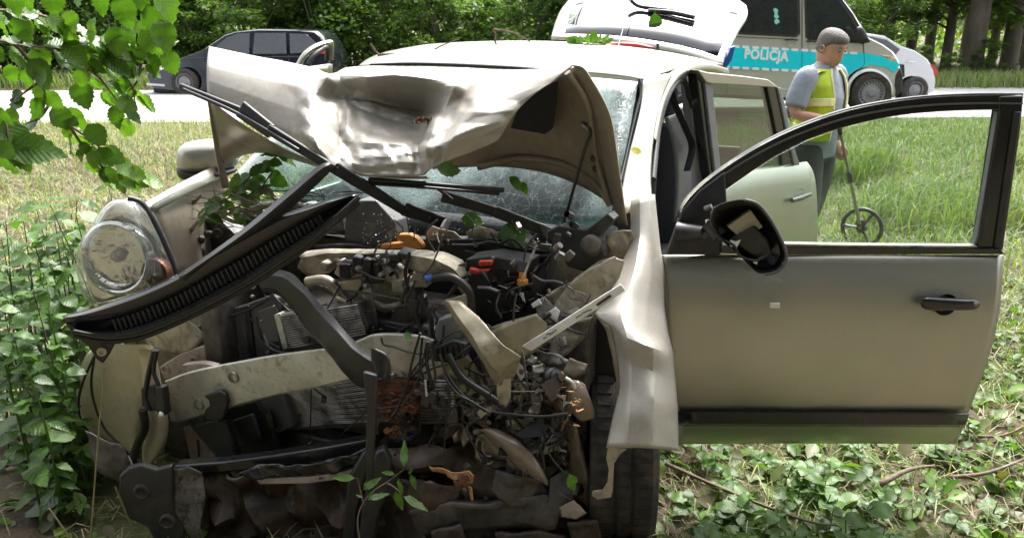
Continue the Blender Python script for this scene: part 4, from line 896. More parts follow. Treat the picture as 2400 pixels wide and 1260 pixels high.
# ---- headlight (right-hand lamp, whole)
hl_out = [(300,464),(322,470),(345,492),(366,530),(386,572),(402,610),(411,640),(400,655),(330,686),(240,709),(216,702),(197,668),(188,612),(195,562),(219,525),(245,485),(270,466)]
HY = 2.46
hl = blob('headlight', [(x+(6 if x > 300 else 10), y+2) for x, y in hl_out], HY+.05, .03, M['grey'], car, 4, 2.2)
def bowl(name, x, y, r, depth, mat, parent, Y, rings=8):
    c = P(x, y, Y); ax = Vector((-.15, -1, .12)).normalized(); m = MB()
    m.lathe(c, ax, [(.006, -depth)]+[(r*math.sin(k/rings*math.pi/2), -depth*math.cos(k/rings*math.pi/2)) for k in range(1, rings+1)]+[(r*1.06, .004), (r*1.16, -.004), (r*1.2, -.02)], 30)
    o = m.build(name, mat, parent, smooth=8)
    m = MB(); m.lathe(c-ax*depth*.5, ax, [(.0, .02), (.008, .016), (.011, 0), (.014, -.01), (.014, -.03)], 16); m.build('bulb', M['chrome'], o)
    return o
sub_c = [(205+.0*x, y) for x, y in hl_out]
plate('lamp_bezel', [P(x*.94+17, y*.94+36, HY+.02) for x, y in hl_out], M['chrome'], hl, (0, .02, 0), bevel=.004)
rfl = bowl('reflector', 268, 606, .104, .085, M['chrome'], hl, HY-.012)
m = MB(); c = P(268, 606, HY-.02); m.lathe(c+Vector((0, .035, 0)), (-.15,-1,.12), [(0,.03),(.014,.028),(.019,.018),(.019,-.02),(.026,-.024)], 18); m.build('bulb_shield', M['steel'], hl, smooth=50)
bowl('indicator', 362, 640, .042, .03, M['amber'], hl, HY-.016)
blob('lens', hl_out, HY+.03, .095, M['lens'], hl, 7, .1)
tube('lens_rim', [(300,464,HY+.02),(330,474,HY+.03),(352,503,HY+.03),(376,550,HY+.03),(398,604,HY+.03),(416,650,HY+.03)], .009, M['black'], hl)
pa('lamp_bracket', [(345,495),(372,505),(398,560),(425,620),(418,650),(404,640),(385,580),(362,530)], -.42, 'black', .05)
# brackets beside the lamp
pa('bracket', [(385,508),(404,490),(418,495),(428,535),(442,548),(420,572),(404,545)], -.38, 'dusty', .006)
pa('bracket', [(400,480),(455,468),(470,453),(472,460),(455,480),(410,490),(404,545),(395,545)], -.3, 'under', .006)
pa('bracket', [(420,560),(460,515),(470,512),(432,572)], -.38, 'steel', .008)
pa('lamp_housing', [(420,510),(440,500),(520,520),(560,560),(480,620),(430,640),(415,600)], -.25, 'black', .08)
for k, (x, y, s) in enumerate([(445,575,.02),(465,560,.016),(430,590,.018),(485,548,.014),(452,600,.022),(510,545,.016),(470,590,.017)]):
    m = MB(); c = PA(x, y, -.33); ax = Vector((random.Random(k).uniform(-1, 1), -1, .4)).normalized(); m.lathe(c, ax, [(0,s*.6),(s*.7,s*.6),(s*.8,s*.3),(s,s*.2),(s,-s),(0,-s)], 12); m.build('plug', M['black'], car, smooth=40)
# twigs and debris under the windscreen
hose([(455,515),(500,500),(560,520,.02),(590,490),(640,478)], -.28, .010, 'dusty', 'pipe')
hose([(570,520),(575,490),(620,478),(690,478),(740,490)], -.22, .009, 'steel', 'pipe')
pa('air_box', [(490,560),(560,510),(640,500),(700,480),(720,500),(700,580),(560,640),(470,640)], -.16, 'black', .1)
pa('air_box', [(690,505),(730,490),(800,495),(806,540),(720,560)], -.10, 'grey', .06)
pa('scuttle_box', [(812,482),(838,470),(880,470),(925,520),(935,575),(825,582),(806,555)], -.13, 'grey', .08)
pa('scuttle_tray', [(600,545),(820,560),(1000,560),(1200,560),(1300,600),(1290,640),(1100,610),(820,590),(610,600)], -.08, 'black', .05)
tubeA('scuttle_edge', [(740,578),(830,575),(900,587),(985,587)], -.15, .008, M['black'])
pa('cable_guide', [(890,583),(893,572),(926,570),(950,573),(930,560),(926,549),(958,549),(975,558),(988,575),(988,584)], -.17, 'orange', .03)
# long dark wiper arms and links in front of the screen
def armp(name, p, q, Y0, Y1, w, mat='black', parent=car, d=.02):
    a, b_ = P(*p, Y0), P(*q, Y1); t = (b_-a).normalized(); s = t.cross(Vector((0, 1, 0))).normalized()*w
    return plate(name, [a+s, b_+s*.8, b_-s*.8, a-s], M[mat], parent, (0, d, 0), .004)
armp('wiper_arm', (418,203), (572,262), 2.62, 2.52, .011)
w1 = armp('wiper_link', (560,255), (635,310), 2.52, 2.47, .027)
armp('wiper_arm', (625,302), (790,402), 2.47, 2.40, .016)
armp('wiper_arm', (780,392), (955,500), 2.40, 2.62, .020)
armp('wiper_arm', (945,490), (1040,522), 2.62, 2.70, .024)
tube('wiper_blade', [(430,210,2.60),(560,268,2.51),(700,352,2.43)], .006, M['hose'])
armp('wiper_blade', (862,424), (1182,447), 2.52, 2.62, .010)
tube('wiper_rubber', [(870,431,2.52),(1020,441,2.56),(1170,455,2.62)], .005, M['hose'])
armp('wiper_arm', (1010,430), (1060,470), 2.58, 2.62, .006)
armp('wiper_arm', (1035,460), (1170,500), 2.70, 2.66, .020)
armp('wiper_arm', (1160,497), (1308,553), 2.66, 2.58, .020)
pa('wiper_motor', [(1270,548),(1310,530),(1372,540),(1425,500),(1440,515),(1400,560),(1420,600),(1380,640),(1330,625),(1310,580)], -.14, 'black', .06)
m = MB(); m.lathe(PA(1385,572,-.16), (-.3,-1,.2), [(.0,.02),(.02,.02),(.03,.012),(.032,-.02),(.045,-.03)], 18); m.build('wiper_spindle', M['dark'], car)
hose([(1308,548),(1302,590),(1290,640),(1262,695)], -.22, .011, 'hose', 'wiring_loom')
hose([(1262,695),(1258,640),(1290,600),(1300,560)], -.20, .006, 'hose', 'wiring_loom')
# firewall debris
sa('torn_panel', [(1090,545),(1120,530),(1150,535),(1220,560),(1290,575),(1290,600),(1200,590),(1140,585),(1100,570)], -.06, 'dusty', .03, seed=2)
sa('torn_panel', [(1000,530),(1060,545),(1080,560),(1020,590),(990,570)], -.08, 'dusty', .03, seed=3)
sa('torn_panel', [(1290,600),(1340,590),(1400,600),(1380,680),(1300,700),(1250,690)], -.10, 'dusty', .03, seed=4)
hose([(1060,575),(1110,575),(1145,568),(1180,575),(1230,585),(1290,590)], -.10, .006)
hose([(1090,590),(1140,600),(1200,605),(1290,600)], -.11, .009)
# strut tower and torn inner wing on the image right
sa('inner_wing', [(1290,720),(1310,690),(1350,650),(1400,615),(1440,600),(1455,620),(1430,680),(1400,720),(1340,770),(1300,790)], -.20, 'dusty', .045, seed=5, freq=7)
sa('inner_wing', [(1395,560),(1440,540),(1480,540),(1485,570),(1450,620),(1410,620)], -.06, 'dusty', .03, seed=6)
pa('bracket', [(1312,695),(1350,680),(1385,690),(1372,714),(1362,705),(1330,700)], -.27, 'steel', .01)
pa('bracket', [(1412,640),(1440,600),(1444,603),(1420,645),(1418,675),(1412,672)], -.27, 'dusty', .005)
sa('torn_panel', [(1255,705),(1275,695),(1310,740),(1290,760),(1260,740)], -.30, 'steel', .02, seed=7)
sa('torn_panel', [(1245,712),(1262,700),(1270,712),(1250,722)], -.34, 'white', .006, seed=8)
sa('torn_panel', [(1280,735),(1300,720),(1312,730),(1305,752)], -.34, 'white', .01, seed=9)
pa('arch_liner', [(1290,780),(1390,735),(1425,770),(1447,840),(1452,910),(1440,960),(1420,1050),(1390,1150),(1330,1100),(1320,960),(1340,860)], -.22, 'black', .03)
# fuse box / battery block
pa('fuse_box', [(1090,640),(1140,620),(1245,640),(1260,700),(1245,745),(1170,760),(1110,745)], -.24, 'black', .12)
pa('battery_cover', [(1090,608),(1150,600),(1240,615),(1235,640),(1150,632),(1100,628)], -.27, 'black', .1)
pa('battery_clamp', [(1120,612),(1152,611),(1152,622),(1122,624)], -.30, 'red', .02)
pa('battery_clamp', [(1098,628),(1120,633),(1146,632),(1138,640),(1112,643),(1102,640)], -.31, 'red', .02)
q = random.Random(4); m = MB()
for k in range(46):
    c = PA(q.uniform(1150,1240), q.uniform(645,735), -.252+q.uniform(-.01, .01)); m.box(c, (q.uniform(.004,.03), .01, q.uniform(.003,.014)), Euler((q.uniform(-.3,.3), 0, q.uniform(-.6,.6))).to_matrix())
m.build('fuses', M['black2'], car)['kind'] = 'stuff'
q = random.Random(5); m = MB()
for k in range(16):
    x, y = q.uniform(1150,1240), q.uniform(650,735); m.tube([PA(x, y, -.262), PA(x+q.uniform(-22,22), y+q.uniform(-10,10), -.262)], .0014, 4)
m.build('fuse_contacts', M['steel'], car)['kind'] = 'stuff'
m = MB(); m.lathe(PA(1225,652,-.27), UP, [(0,.02),(.012,.02),(.012,0),(.018,-.004),(.018,-.02)], 12); m.build('terminal', M['orange'], car)
# upper panel, intake, throttle
GS('radiator_support', [[PA(x, y, a) for x, y, a in r] for r in [
    [(700,592,-.26),(760,583,-.27),(840,584,-.28),(920,586,-.29),(985,586,-.30),(1040,590,-.30),(1082,612,-.29),(1101,655,-.28)],
    [(705,604,-.30),(765,594,-.31),(840,594,-.32),(920,594,-.33),(985,600,-.36),(1036,612,-.38),(1066,634,-.37),(1088,668,-.34)],
    [(712,612,-.29),(770,604,-.30),(840,603,-.31),(920,606,-.32),(980,640,-.36),(1030,645,-.37),(1062,662,-.36),(1092,704,-.32)]]], M['dusty'], cr=.014)
sa('torn_panel', [(700,600),(770,596),(795,615),(770,640),(720,650),(690,630)], -.24, 'dusty', .03, seed=11)
pa('intake', [(785,664),(845,650),(940,652),(952,690),(945,720),(900,735),(860,715),(795,705),(778,690)], -.30, 'dusty', .06)
pa('intake', [(800,600),(855,596),(860,650),(800,655),(782,640)], -.28, 'dusty', .06)
hose([(790,700),(830,712),(870,708),(905,718),(940,712)], -.335, .010, 'dusty', 'pipe')
hose([(720,660),(760,655),(785,672),(800,700)], -.29, .018, 'dusty', 'pipe')
hose([(700,690),(740,672),(790,690),(820,720)], -.27, .012, 'dark', 'pipe')
m = MB(); m.plate([PA(*p, -.355) for p in [(847,662),(858,655),(868,662),(874,700),(884,760),(884,778),(860,778),(858,740),(850,700)]], BACK*.008); m.build('engine_bracket', M['steel'], car, bevel=.002)
m = MB(); m.lathe(PA(872,768,-.358), -BACK, [(0,.006),(.009,.006),(.011,.002),(.018,.001),(.018,-.004)], 12); m.build('bolt', M['steel'], car); m = MB(); m.lathe(PA(857,668,-.36), -BACK, [(0,.008),(.008,.008),(.009,0),(.014,0)], 12); m.build('bolt', M['steel'], car)
for k, (x, y, w, h, mt) in enumerate([(815,630,.04,.05,'black'),(845,615,.035,.06,'black'),(870,625,.03,.07,'black'),(895,630,.03,.06,'black'),(915,618,.025,.04,'grey'),(880,650,.08,.025,'black'),(930,600,.05,.025,'black'),(955,594,.05,.02,'black'),(770,620,.03,.03,'dusty'),(930,640,.05,.05,'dusty'),(945,665,.05,.045,'dusty'),(970,680,.04,.05,'dark'),(990,650,.05,.05,'dusty'),(980,710,.05,.05,'dark')]):
    m = MB(); m.box(PA(x, y, -.32-.004*(k % 3)), (w, .06, h), Euler((.1*(k % 2), .2*math.sin(k), -YAW+.2*math.cos(k))).to_matrix()); m.build('connector', M[mt], car, bevel=.005)
q = random.Random(14)
for x, y in ((838,628),(892,643),(858,668),(800,612),(880,605),(905,612)):
    m = MB(); m.lathe(PA(x, y, -.365), -BACK, [(0,.006),(.006,.006),(.007,0),(.007,-.02)], 10); m.build('bolt', M['alu'], car)
m = MB(); m.tube([PA(1000,653,-.40), PA(1016,651,-.40)], .013, 12); m.build('connector', M['blue'], car)
hose([(1014,652),(1035,648),(1062,651),(1088,668),(1102,690),(1107,735)], -.40, .0135)
hose([(985,690),(995,720),(1010,750),(1008,800),(1004,850)], -.40, .009)
hose([(985,690),(975,730),(985,770),(1000,800)], -.39, .007)
pa('fluid_bottle', [(1022,752),(1062,740),(1072,775),(1050,800),(1018,800)], -.36, 'grey', .06)
pa('filter', [(1030,775),(1075,760),(1090,790),(1060,820),(1020,825)], -.38, 'black', .06)
pa('alternator', [(925,720),(965,712),(985,740),(975,770),(935,770),(915,745)], -.33, 'dark', .09)
pa('pump', [(900,760),(940,770),(970,780),(960,800),(905,795)], -.36, 'black', .06)
sa('torn_panel', [(1045,700),(1090,690),(1098,720),(1075,745),(1045,730)], -.37, 'dusty', .02, seed=12)
# diagonal torn beige strut
GS('torn_strut', [[PA(x, y, a) for x, y, a in r] for r in [
    [(1040,706,-.48),(1070,752,-.52),(1100,800,-.55),(1130,845,-.57),(1150,880,-.56),(1160,902,-.54)],
    [(1048,703,-.50),(1082,748,-.545),(1114,795,-.575),(1142,838,-.59),(1166,870,-.58),(1172,902,-.56)],
    [(1072,704,-.50),(1108,744,-.535),(1142,786,-.56),(1172,820,-.575),(1198,848,-.57),(1192,892,-.55)],
    [(1084,706,-.49),(1121,742,-.53),(1156,782,-.56),(1187,813,-.575),(1222,834,-.56),(1206,882,-.54)]]], M['olive'], cr=.010, lin=.95)
sa('strut_end', [(1168,880),(1200,884),(1196,935),(1188,950),(1170,948),(1166,920)], -.55, 'dusty', .015, seed=501)
sa('inner_panel', [(1128,790),(1180,760),(1256,736),(1280,760),(1272,810),(1235,838),(1195,850),(1165,900),(1150,960),(1124,965),(1122,880)], -.40, 'olive', .025, seed=502, freq=6)
sa('inner_panel', [(1040,840),(1085,830),(1110,860),(1105,930),(1060,935),(1035,900)], -.42, 'olive', .02, seed=503, freq=6)
sa('inner_wing', [(1292,760),(1300,715),(1330,672),(1380,632),(1436,602),(1462,612),(1452,650),(1425,690),(1420,730),(1360,775),(1310,800)], -.27, 'dusty', .05, seed=504, freq=6)
sa('inner_wing', [(1300,775),(1345,745),(1395,735),(1372,790),(1330,830),(1290,826)], -.33, 'steel', .04, seed=505, freq=8)
pa('vent_box', [(1026,748),(1064,738),(1080,775),(1070,812),(1030,815),(1018,785)], -.46, 'greenish', .05, bevel=.005)
pa('ribbed_cover', [(1012,815),(1060,795),(1092,805),(1088,838),(1050,852),(1015,846)], -.48, 'black', .05, bevel=.006)
for k in range(6): rod('cover_rib', (1020+k*12, 816-k*2.2), (1024+k*12, 846-k*2), -.485, .004, 'black', car, 5)
sa('inner_panel', [(1120,775),(1180,755),(1256,737),(1268,790),(1240,815),(1200,835),(1165,800)], -.33, 'dusty', .02, seed=13)
hose([(1140,772),(1170,780),(1205,776),(1225,765)], -.36, .0035, 'orange', 'wire')
hose([(1208,778),(1230,765),(1265,752),(1290,735)], -.37, .007)
# ---- radiator pack
sr = pa('radiator_shroud', [(480,735),(560,720),(640,690),(650,700),(660,820),(640,850),(540,862),(470,860),(466,800)], -.36, 'grey', .05)
pa('shroud_rib', [(510,728),(522,726),(535,850),(522,852)], -.37, 'black', .02, sr); pa('shroud_rib', [(570,718),(582,716),(598,845),(585,848)], -.37, 'black', .02, sr)
pa('shroud_panel', [(478,800),(530,790),(545,850),(520,860),(475,858)], -.385, 'grey', .02, sr); pa('shroud_panel', [(600,730),(640,716),(655,800),(615,810)], -.385, 'grey', .02, sr)
ic = pa('intercooler', [(648,740),(838,712),(862,765),(850,800),(690,825),(664,815)], -.40, 'dark', .05)
m = MB()
for k in range(15):
    t = k/14; m.tube([PA(648+18*t+6, 742+74*t, -.405), PA(838+20*t, 714+66*t+math.sin(k)*1.5, -.405)], .0028, 4)
o = m.build('fins', M['steel'], ic); o['kind'] = 'stuff'
m = MB(); m.plate([PA(*p, -.41) for p in [(641,738),(654,734),(676,816),(662,822)]], BACK*.03); m.build('end_tank', M['alu'], ic, bevel=.004)
hose([(600,740),(610,790),(640,820),(700,828),(780,818),(860,808)], -.44, .0055)
# black torn strut across the radiator and down
TS = [[(598,648,-.44),(640,630,-.46),(692,648,-.50),(742,702,-.56),(802,768,-.62),(852,820,-.64),(902,850,-.63)],
      [(604,658,-.47),(641,645,-.49),(689,664,-.53),(738,720,-.59),(795,784,-.65),(846,834,-.67),(901,860,-.65)],
      [(611,676,-.47),(643,674,-.49),(682,700,-.53),(726,758,-.59),(778,818,-.65),(832,872,-.67),(890,884,-.65)],
      [(618,684,-.44),(648,688,-.46),(678,712,-.50),(720,770,-.56),(772,828,-.62),(830,896,-.64),(866,908,-.63)]]
m = MB(); rr_ = [resample(curve([PA(*p) for p in r], 4), 25) for r in TS]
m.grid([[v+BACK*.008*noise.noise(v*16) for v in r] for r in rr_]); m.build('torn_support', M['black'], car, solid=.006, smooth=35, bevel=.002)
sa('torn_panel', [(868,815),(895,825),(912,860),(905,892),(885,880),(870,850)], -.68, 'black', .015, seed=15)
hose([(880,820),(905,835),(912,865),(905,885)], -.70, .006)
pa('connector', [(897,880),(918,878),(920,895),(900,898)], -.70, 'black', .025)
# crash beam
BT = [(387,893),(450,870),(545,850),(640,833),(720,822),(800,812),(845,796),(880,783),(940,782),(1000,790),(1060,820)]
BB = [(415,990),(473,972),(556,948),(651,924),(727,910),(808,891),(860,882),(893,881),(940,886),(998,890),(1048,902)]
cb = [0, 0, 0, 0, .0, .01, .03, .05, .09, .13, .17]
BT, BB, cb3 = [curve([Vector((x, y, 0)) for x, y in q_], 4) for q_ in (BT, BB)]+[np.interp(np.linspace(0, 10, 41), range(11), cb)]
rows = []
for s_, d_ in ((.0,.0),(.0,-.050),(.03,-.058),(.25,-.060),(.5,-.0605),(.75,-.060),(.97,-.058),(1.0,-.050),(1.0,.0)):
    rows.append([PA(*(BT[k].lerp(BB[k], s_)).xy, -.50+d_+cb3[k]+(.012*noise.noise(Vector((k*.35, s_*3, 1))) if k > 14 else .004*noise.noise(Vector((k*.4, s_*3, 1))))) for k in range(41)])
m = MB(); m.grid(rows); beam = m.build('crash_beam', M['alu'], car, solid=.005, bevel=.004, smooth=28)
plate('beam_end', [PA(x, y, -.50) for x, y in [(387,893),(392,900),(405,950),(412,982),(415,990),(400,986),(388,940)]], M['alu'], beam, BACK*.05, .003)
for x, y in ((545,884),(465,948)):
    m = MB(); m.lathe(PA(x, y, -.567), -BACK, [(.0,-.012),(.016,-.010),(.0165,.0015),(.021,.001),(.022,-.004)], 22); m.build('beam_hole', M['steel'], beam)
    m = MB(); m.lathe(PA(x+3, y+3, -.567), -BACK, [(0,-.008),(.008,-.008),(.009,-.013)], 14); m.build('beam_bolt', M['black'], beam)
pa('tow_bracket', [(476,928),(494,922),(512,914),(528,925),(531,945),(526,975),(512,992),(500,985),(480,985),(478,962),(490,950),(488,938)], -.585, 'black', .018, bevel=.006)
pa('tow_bracket', [(442,998),(500,982),(524,985),(560,1082),(528,1088),(488,1050),(462,1020)], -.57, 'black', .03, bevel=.008)
pa('crash_box', [(372,860),(420,830),(470,812),(500,815),(505,860),(440,878),(385,890)], -.44, 'pink', .03)
for x, y in ((388,866),(455,845)):
    m = MB(); m.lathe(PA(x, y, -.445), -BACK, [(0,-.004),(.012,-.003),(.014,.002),(.018,0)], 18); m.build('rivet', M['pink'], car)
pa('crash_box', [(425,855),(470,850),(505,858),(480,868),(440,878)], -.52, 'pink', .03)
# condenser and lower panels
cd = pa('condenser', [(610,925),(740,905),(860,882),(1060,890),(1075,990),(940,1000),(860,1000),(640,1010)], -.42, 'dark', .03)
m = MB()
for k in range(30):
    t = k/29; m.tube([PA(676+8*t, 918+84*t, -.426), PA(770+4*t, 902+90*t, -.428), PA(866, 886+104*t+2*math.sin(k*1.7), -.426), PA(960, 890+104*t+4*math.sin(k*2.1), -.42), PA(1062+8*t, 892+100*t+4*math.sin(k), -.42)], .0021, 4)
o = m.build('fins', M['steel'], cd); o['kind'] = 'stuff'
pa('radiator_tank', [(600,935),(660,920),(690,1000),(640,1020),(610,1025)], -.45, 'grey', .03, bevel=.006)
pa('duct', [(520,960),(600,940),(640,1010),(660,1060),(570,1085),(545,1040)], -.46, 'black', .05)
pa('duct_panel', [(545,985),(590,970),(612,1030),(560,1045)], -.475, 'grey', .015)
pa('duct_panel', [(605,975),(632,965),(645,1005),(618,1012)], -.475, 'black2', .012)
pa('primer_plate', [(428,1000),(446,995),(490,1046),(516,1085),(500,1090),(448,1090),(440,1050)], -.52, 'pink', .01)
tubeA('slot', [(462,1030),(466,1070)], -.525, .003, M['dark'])
def PF(x, y, off=0): return P(x, y, 2.34-.00010*(x-300)+off)
def pf(name, pts, off, mat, d=.03, parent=car, bevel=.004): return plate(name, [PF(x, y, off) for x, y in pts], M[mat], parent, (0, d, 0), bevel)
def sf(name, pts, off, mat, crumple=.02, seed=0, freq=9, t=.003): return sheet(name, [PF(x, y, off) for x, y in pts], M[mat], car, crumple, freq, t, 3, seed)
pf('lower_rail', [(405,1092),(520,1084),(640,1068),(760,1050),(860,1030),(868,1046),(860,1060),(760,1078),(640,1096),(520,1108),(420,1112)], .02, 'black2', .05, bevel=.008)
sf('torn_undertray', [(560,1105),(620,1090),(700,1092),(740,1085),(800,1068),(862,1050),(868,1076),(800,1106),(700,1118),(640,1122),(590,1122)], -.02, 'black2', .035, 17, 14, .006)
pf('lower_lip', [(600,1124),(720,1118),(800,1108),(868,1086),(872,1096),(800,1122),(720,1132),(610,1134)], -.01, 'pink', .008, bevel=.002)
sf('undertray', [(405,1100),(560,1112),(720,1112),(870,1080),(880,1290),(720,1300),(560,1300),(405,1290)], .03, 'muddy', .09, 71, 13, .01)
sf('undertray', [(870,1060),(1000,1040),(1100,1060),(1220,1080),(1330,1060),(1390,1100),(1400,1290),(1200,1300),(1000,1300),(870,1290)], .0, 'muddy', .10, 72, 13, .01)
sf('splash_bracket', [(410,1100),(440,1090),(470,1110),(482,1160),(472,1230),(478,1290),(440,1265),(403,1195),(402,1130)], -.04, 'speckled', .02, 18)
th = pf('tow_hook', [(278,1115),(300,1096),(330,1090),(365,1102),(400,1092),(404,1150),(405,1200),(428,1240),(425,1290),(370,1285),(345,1235),(300,1215),(276,1170)], -.05, 'black', .03, bevel=.007)
for x, y in ((332,1152),(392,1222)):
    m = MB(); m.lathe(PF(x, y, -.054), (0,-1,0), [(0,-.002),(.018,-.001),(.020,.005),(.026,.002),(.029,-.004)], 22); m.build('mount_hole', M['rubber'], th)
sf('splash_guard', [(196,1012),(282,1040),(300,1062),(312,1100),(290,1130),(262,1120),(230,1100),(205,1060)], .06, 'dark', .03, 64)
pf('lower_leg', [(862,1110),(880,1060),(900,1052),(915,1080),(912,1150),(890,1200),(872,1290),(838,1290),(846,1210)], -.10, 'black', .04, bevel=.008)
pf('lower_leg', [(815,1120),(850,1060),(872,1056),(856,1130),(838,1200),(834,1290),(800,1290)], -.05, 'black', .03, bevel=.008)
pf('torn_support', [(850,872),(884,880),(881,960),(877,1050),(874,1155),(857,1155),(856,1050),(859,960)], -.22, 'hose', .02, bevel=.005)
sf('oil_pan', [(960,1190),(1060,1175),(1160,1178),(1280,1160),(1320,1180),(1300,1230),(1160,1245),(980,1250)], -.06, 'dark', .03, 73, 8, .02)
sf('sump_plate', [(930,1130),(1010,1120),(1080,1150),(1060,1200),(960,1205)], -.05, 'muddy', .04, 74)
sf('sump_plate', [(1160,1110),(1260,1120),(1290,1170),(1200,1190),(1150,1160)], -.06, 'dark', .04, 75)
sf('sump_plate', [(1290,1120),(1330,1105),(1345,1170),(1310,1200),(1285,1180)], -.06, 'grey', .03, 76)
for k, pts in enumerate(([(1010,1245),(1080,1225),(1105,1290),(1030,1300)], [(1160,1250),(1270,1242),(1330,1260),(1320,1300),(1170,1300)], [(1330,1222),(1400,1215),(1410,1260),(1345,1275)])): sf('mud_slab', pts, -.08, 'muddy', .02, 80+k, 12, .02)
# ---- washer tank: two lobes, wires, strap
def tank(name, rows, a, bulge):
    m = MB(); rr_ = []
    for y, x0, x1 in rows:
        ring = []
        for k in range(16):
            t = 2*math.pi*k/16; s = (math.cos(t)); cx_ = (x0+x1)/2; hw = (x1-x0)/2
            ring.append(PA(cx_+hw*math.copysign(abs(s)**.6, s), y, a-bulge*math.copysign(abs(math.sin(t))**.7, math.sin(t))))
        rr_.append(ring)
    m.grid(rr_, True); n = len(m.v); m.f.append(tuple(range(16))); m.f.append(tuple(range(n-1, n-17, -1)))
    return m.build(name, M['cream'], car, sub=1, smooth=180)
tk = tank('washer_tank', [(806,250,352),(815,208,366),(850,188,364),(905,176,352),(950,178,346),(990,186,336),(1012,200,332),(1035,262,326),(1052,290,322),(1062,304,318)], -.58, .05)
tank('washer_tank', [(820,322,366),(870,330,374),(940,336,386),(985,335,398),(1035,333,394),(1068,331,372),(1092,335,350),(1098,338,346)], -.60, .04)
hose([(225,826),(196,890),(184,940),(190,985),(212,1020),(215,1060)], -.66, .0045, 'hose', 'wire')
hose([(222,832),(214,890),(220,940),(243,1000),(282,1042)], -.66, .0045, 'hose', 'wire')
hose([(362,820),(352,860),(345,895),(340,930),(352,960)], -.665, .009, 'hose', 'wiring_loom')
hose([(368,820),(360,870),(372,905),(378,960)], -.665, .007, 'hose', 'wiring_loom')
pa('connector', [(330,910),(360,905),(362,925),(372,930),(372,962),(350,965),(332,950)], -.665, 'black', .03)
pa('connector', [(362,905),(380,908),(384,950),(388,970),(375,980),(364,960)], -.675, 'black', .03)
hose([(335,960),(340,1000),(325,1035),(312,1070)], -.66, .015, 'black', 'wiring_loom')
m = MB(); m.lathe(PA(376,972,-.69), -BACK, [(0,.004),(.006,.004),(.008,0),(.012,-.004)], 10); m.lathe(PA(303,1080,-.68), Vector((.5,-.3,-.8)), [(0,.02),(.006,.018),(.008,0),(.01,-.02)], 10); m.build('tank_screw', M['white'], car)
pa('tank_bracket', [(195,1018),(280,1040),(300,1060),(308,1090),(270,1130),(230,1100),(205,1060)], -.55, 'black', .03)
# ---- torn cluster above the left wheel
CL = [('torn_panel', [(1120,790),(1165,800),(1180,830),(1185,890),(1160,920),(1125,900),(1128,850)], -.36, 'dusty', .03),
 ('torn_panel', [(1126,900),(1145,905),(1142,985),(1125,985),(1120,940)], -.39, 'dusty', .02),
 ('torn_panel', [(1165,850),(1190,880),(1186,900),(1170,905),(1160,870)], -.46, 'steel', .02),
 ('torn_panel', [(1195,845),(1230,825),(1262,835),(1255,870),(1220,900),(1200,890)], -.40, 'steel', .035),
 ('torn_panel', [(1250,820),(1300,828),(1330,840),(1372,852),(1365,875),(1330,880),(1300,865),(1262,850)], -.36, 'steel', .035),
 ('torn_panel', [(1335,838),(1378,852),(1372,872),(1345,885),(1320,872)], -.40, 'dusty', .02),
 ('torn_panel', [(1215,900),(1228,893),(1262,900),(1272,935),(1262,950),(1232,948)], -.44, 'steel', .015),
 ('torn_panel', [(1262,905),(1300,925),(1325,950),(1318,960),(1290,952),(1270,940)], -.40, 'dusty', .025),
 ('torn_panel', [(1180,915),(1215,905),(1230,960),(1200,975),(1185,955)], -.36, 'dark', .03),
 ('torn_panel', [(1040,790),(1085,800),(1105,850),(1090,880),(1045,870)], -.36, 'dusty', .03),
 ('torn_panel', [(1095,860),(1130,860),(1125,900),(1100,905)], -.38, 'dusty', .02),
 ('torn_panel', [(1080,955),(1105,950),(1125,1000),(1110,1065),(1085,1072),(1095,1010)], -.36, 'dark', .02),
 ('torn_panel', [(1080,950),(1095,940),(1098,960),(1086,972)], -.41, 'dusty', .01),
 ('torn_panel', [(1205,970),(1245,962),(1255,1010),(1240,1030),(1215,1010)], -.35, 'under', .03),
 ('arch_panel', [(1250,985),(1335,980),(1348,1020),(1350,1085),(1290,1100),(1265,1050)], -.34, 'grey', .02),
 ('arch_panel', [(1325,985),(1352,990),(1380,1120),(1378,1185),(1340,1160),(1330,1080)], -.35, 'under', .015),
 ('arch_panel', [(1110,1060),(1160,1040),(1225,1090),(1230,1115),(1160,1128),(1105,1100)], -.42, 'dusty', .02),
 ('arch_panel', [(1085,1140),(1150,1170),(1100,1195),(1060,1200),(1080,1170)], -.46, 'dusty', .02),
 ('arch_panel', [(1310,1190),(1345,1170),(1375,1200),(1350,1215),(1315,1210)], -.44, 'pink', .015),
 ('torn_panel', [(1280,690),(1330,665),(1400,640),(1380,690),(1330,720),(1290,740)], -.25, 'dusty', .04),
 ('torn_panel', [(1300,745),(1350,720),(1372,735),(1330,790),(1290,800)], -.28, 'dusty', .03),
 ('torn_panel', [(1255,770),(1300,760),(1330,800),(1300,830),(1262,815)], -.30, 'dusty', .04)]
for k, (n_, pts, a, mt, cr) in enumerate(CL): sa(n_, pts, a, mt, cr, seed=30+k, freq=14)
m = MB(); ax = (PA(1330,878,-.47)-PA(1270,895,-.40)).normalized(); m.lathe(PA(1295,888,-.43), ax, [(0,-.05),(.030,-.045),(.034,-.02),(.034,.012),(.026,.02),(.026,.035),(.018,.038),(.016,.06),(0,.062)], 22); m.build('lamp_motor', M['black'], car, smooth=40)
tubeA('cable_tie', [(1315,870),(1322,885),(1316,900)], -.455, .004, M['orange'])
hose([(1325,885),(1340,895),(1348,910)], -.46, .006, 'alu', 'pipe')
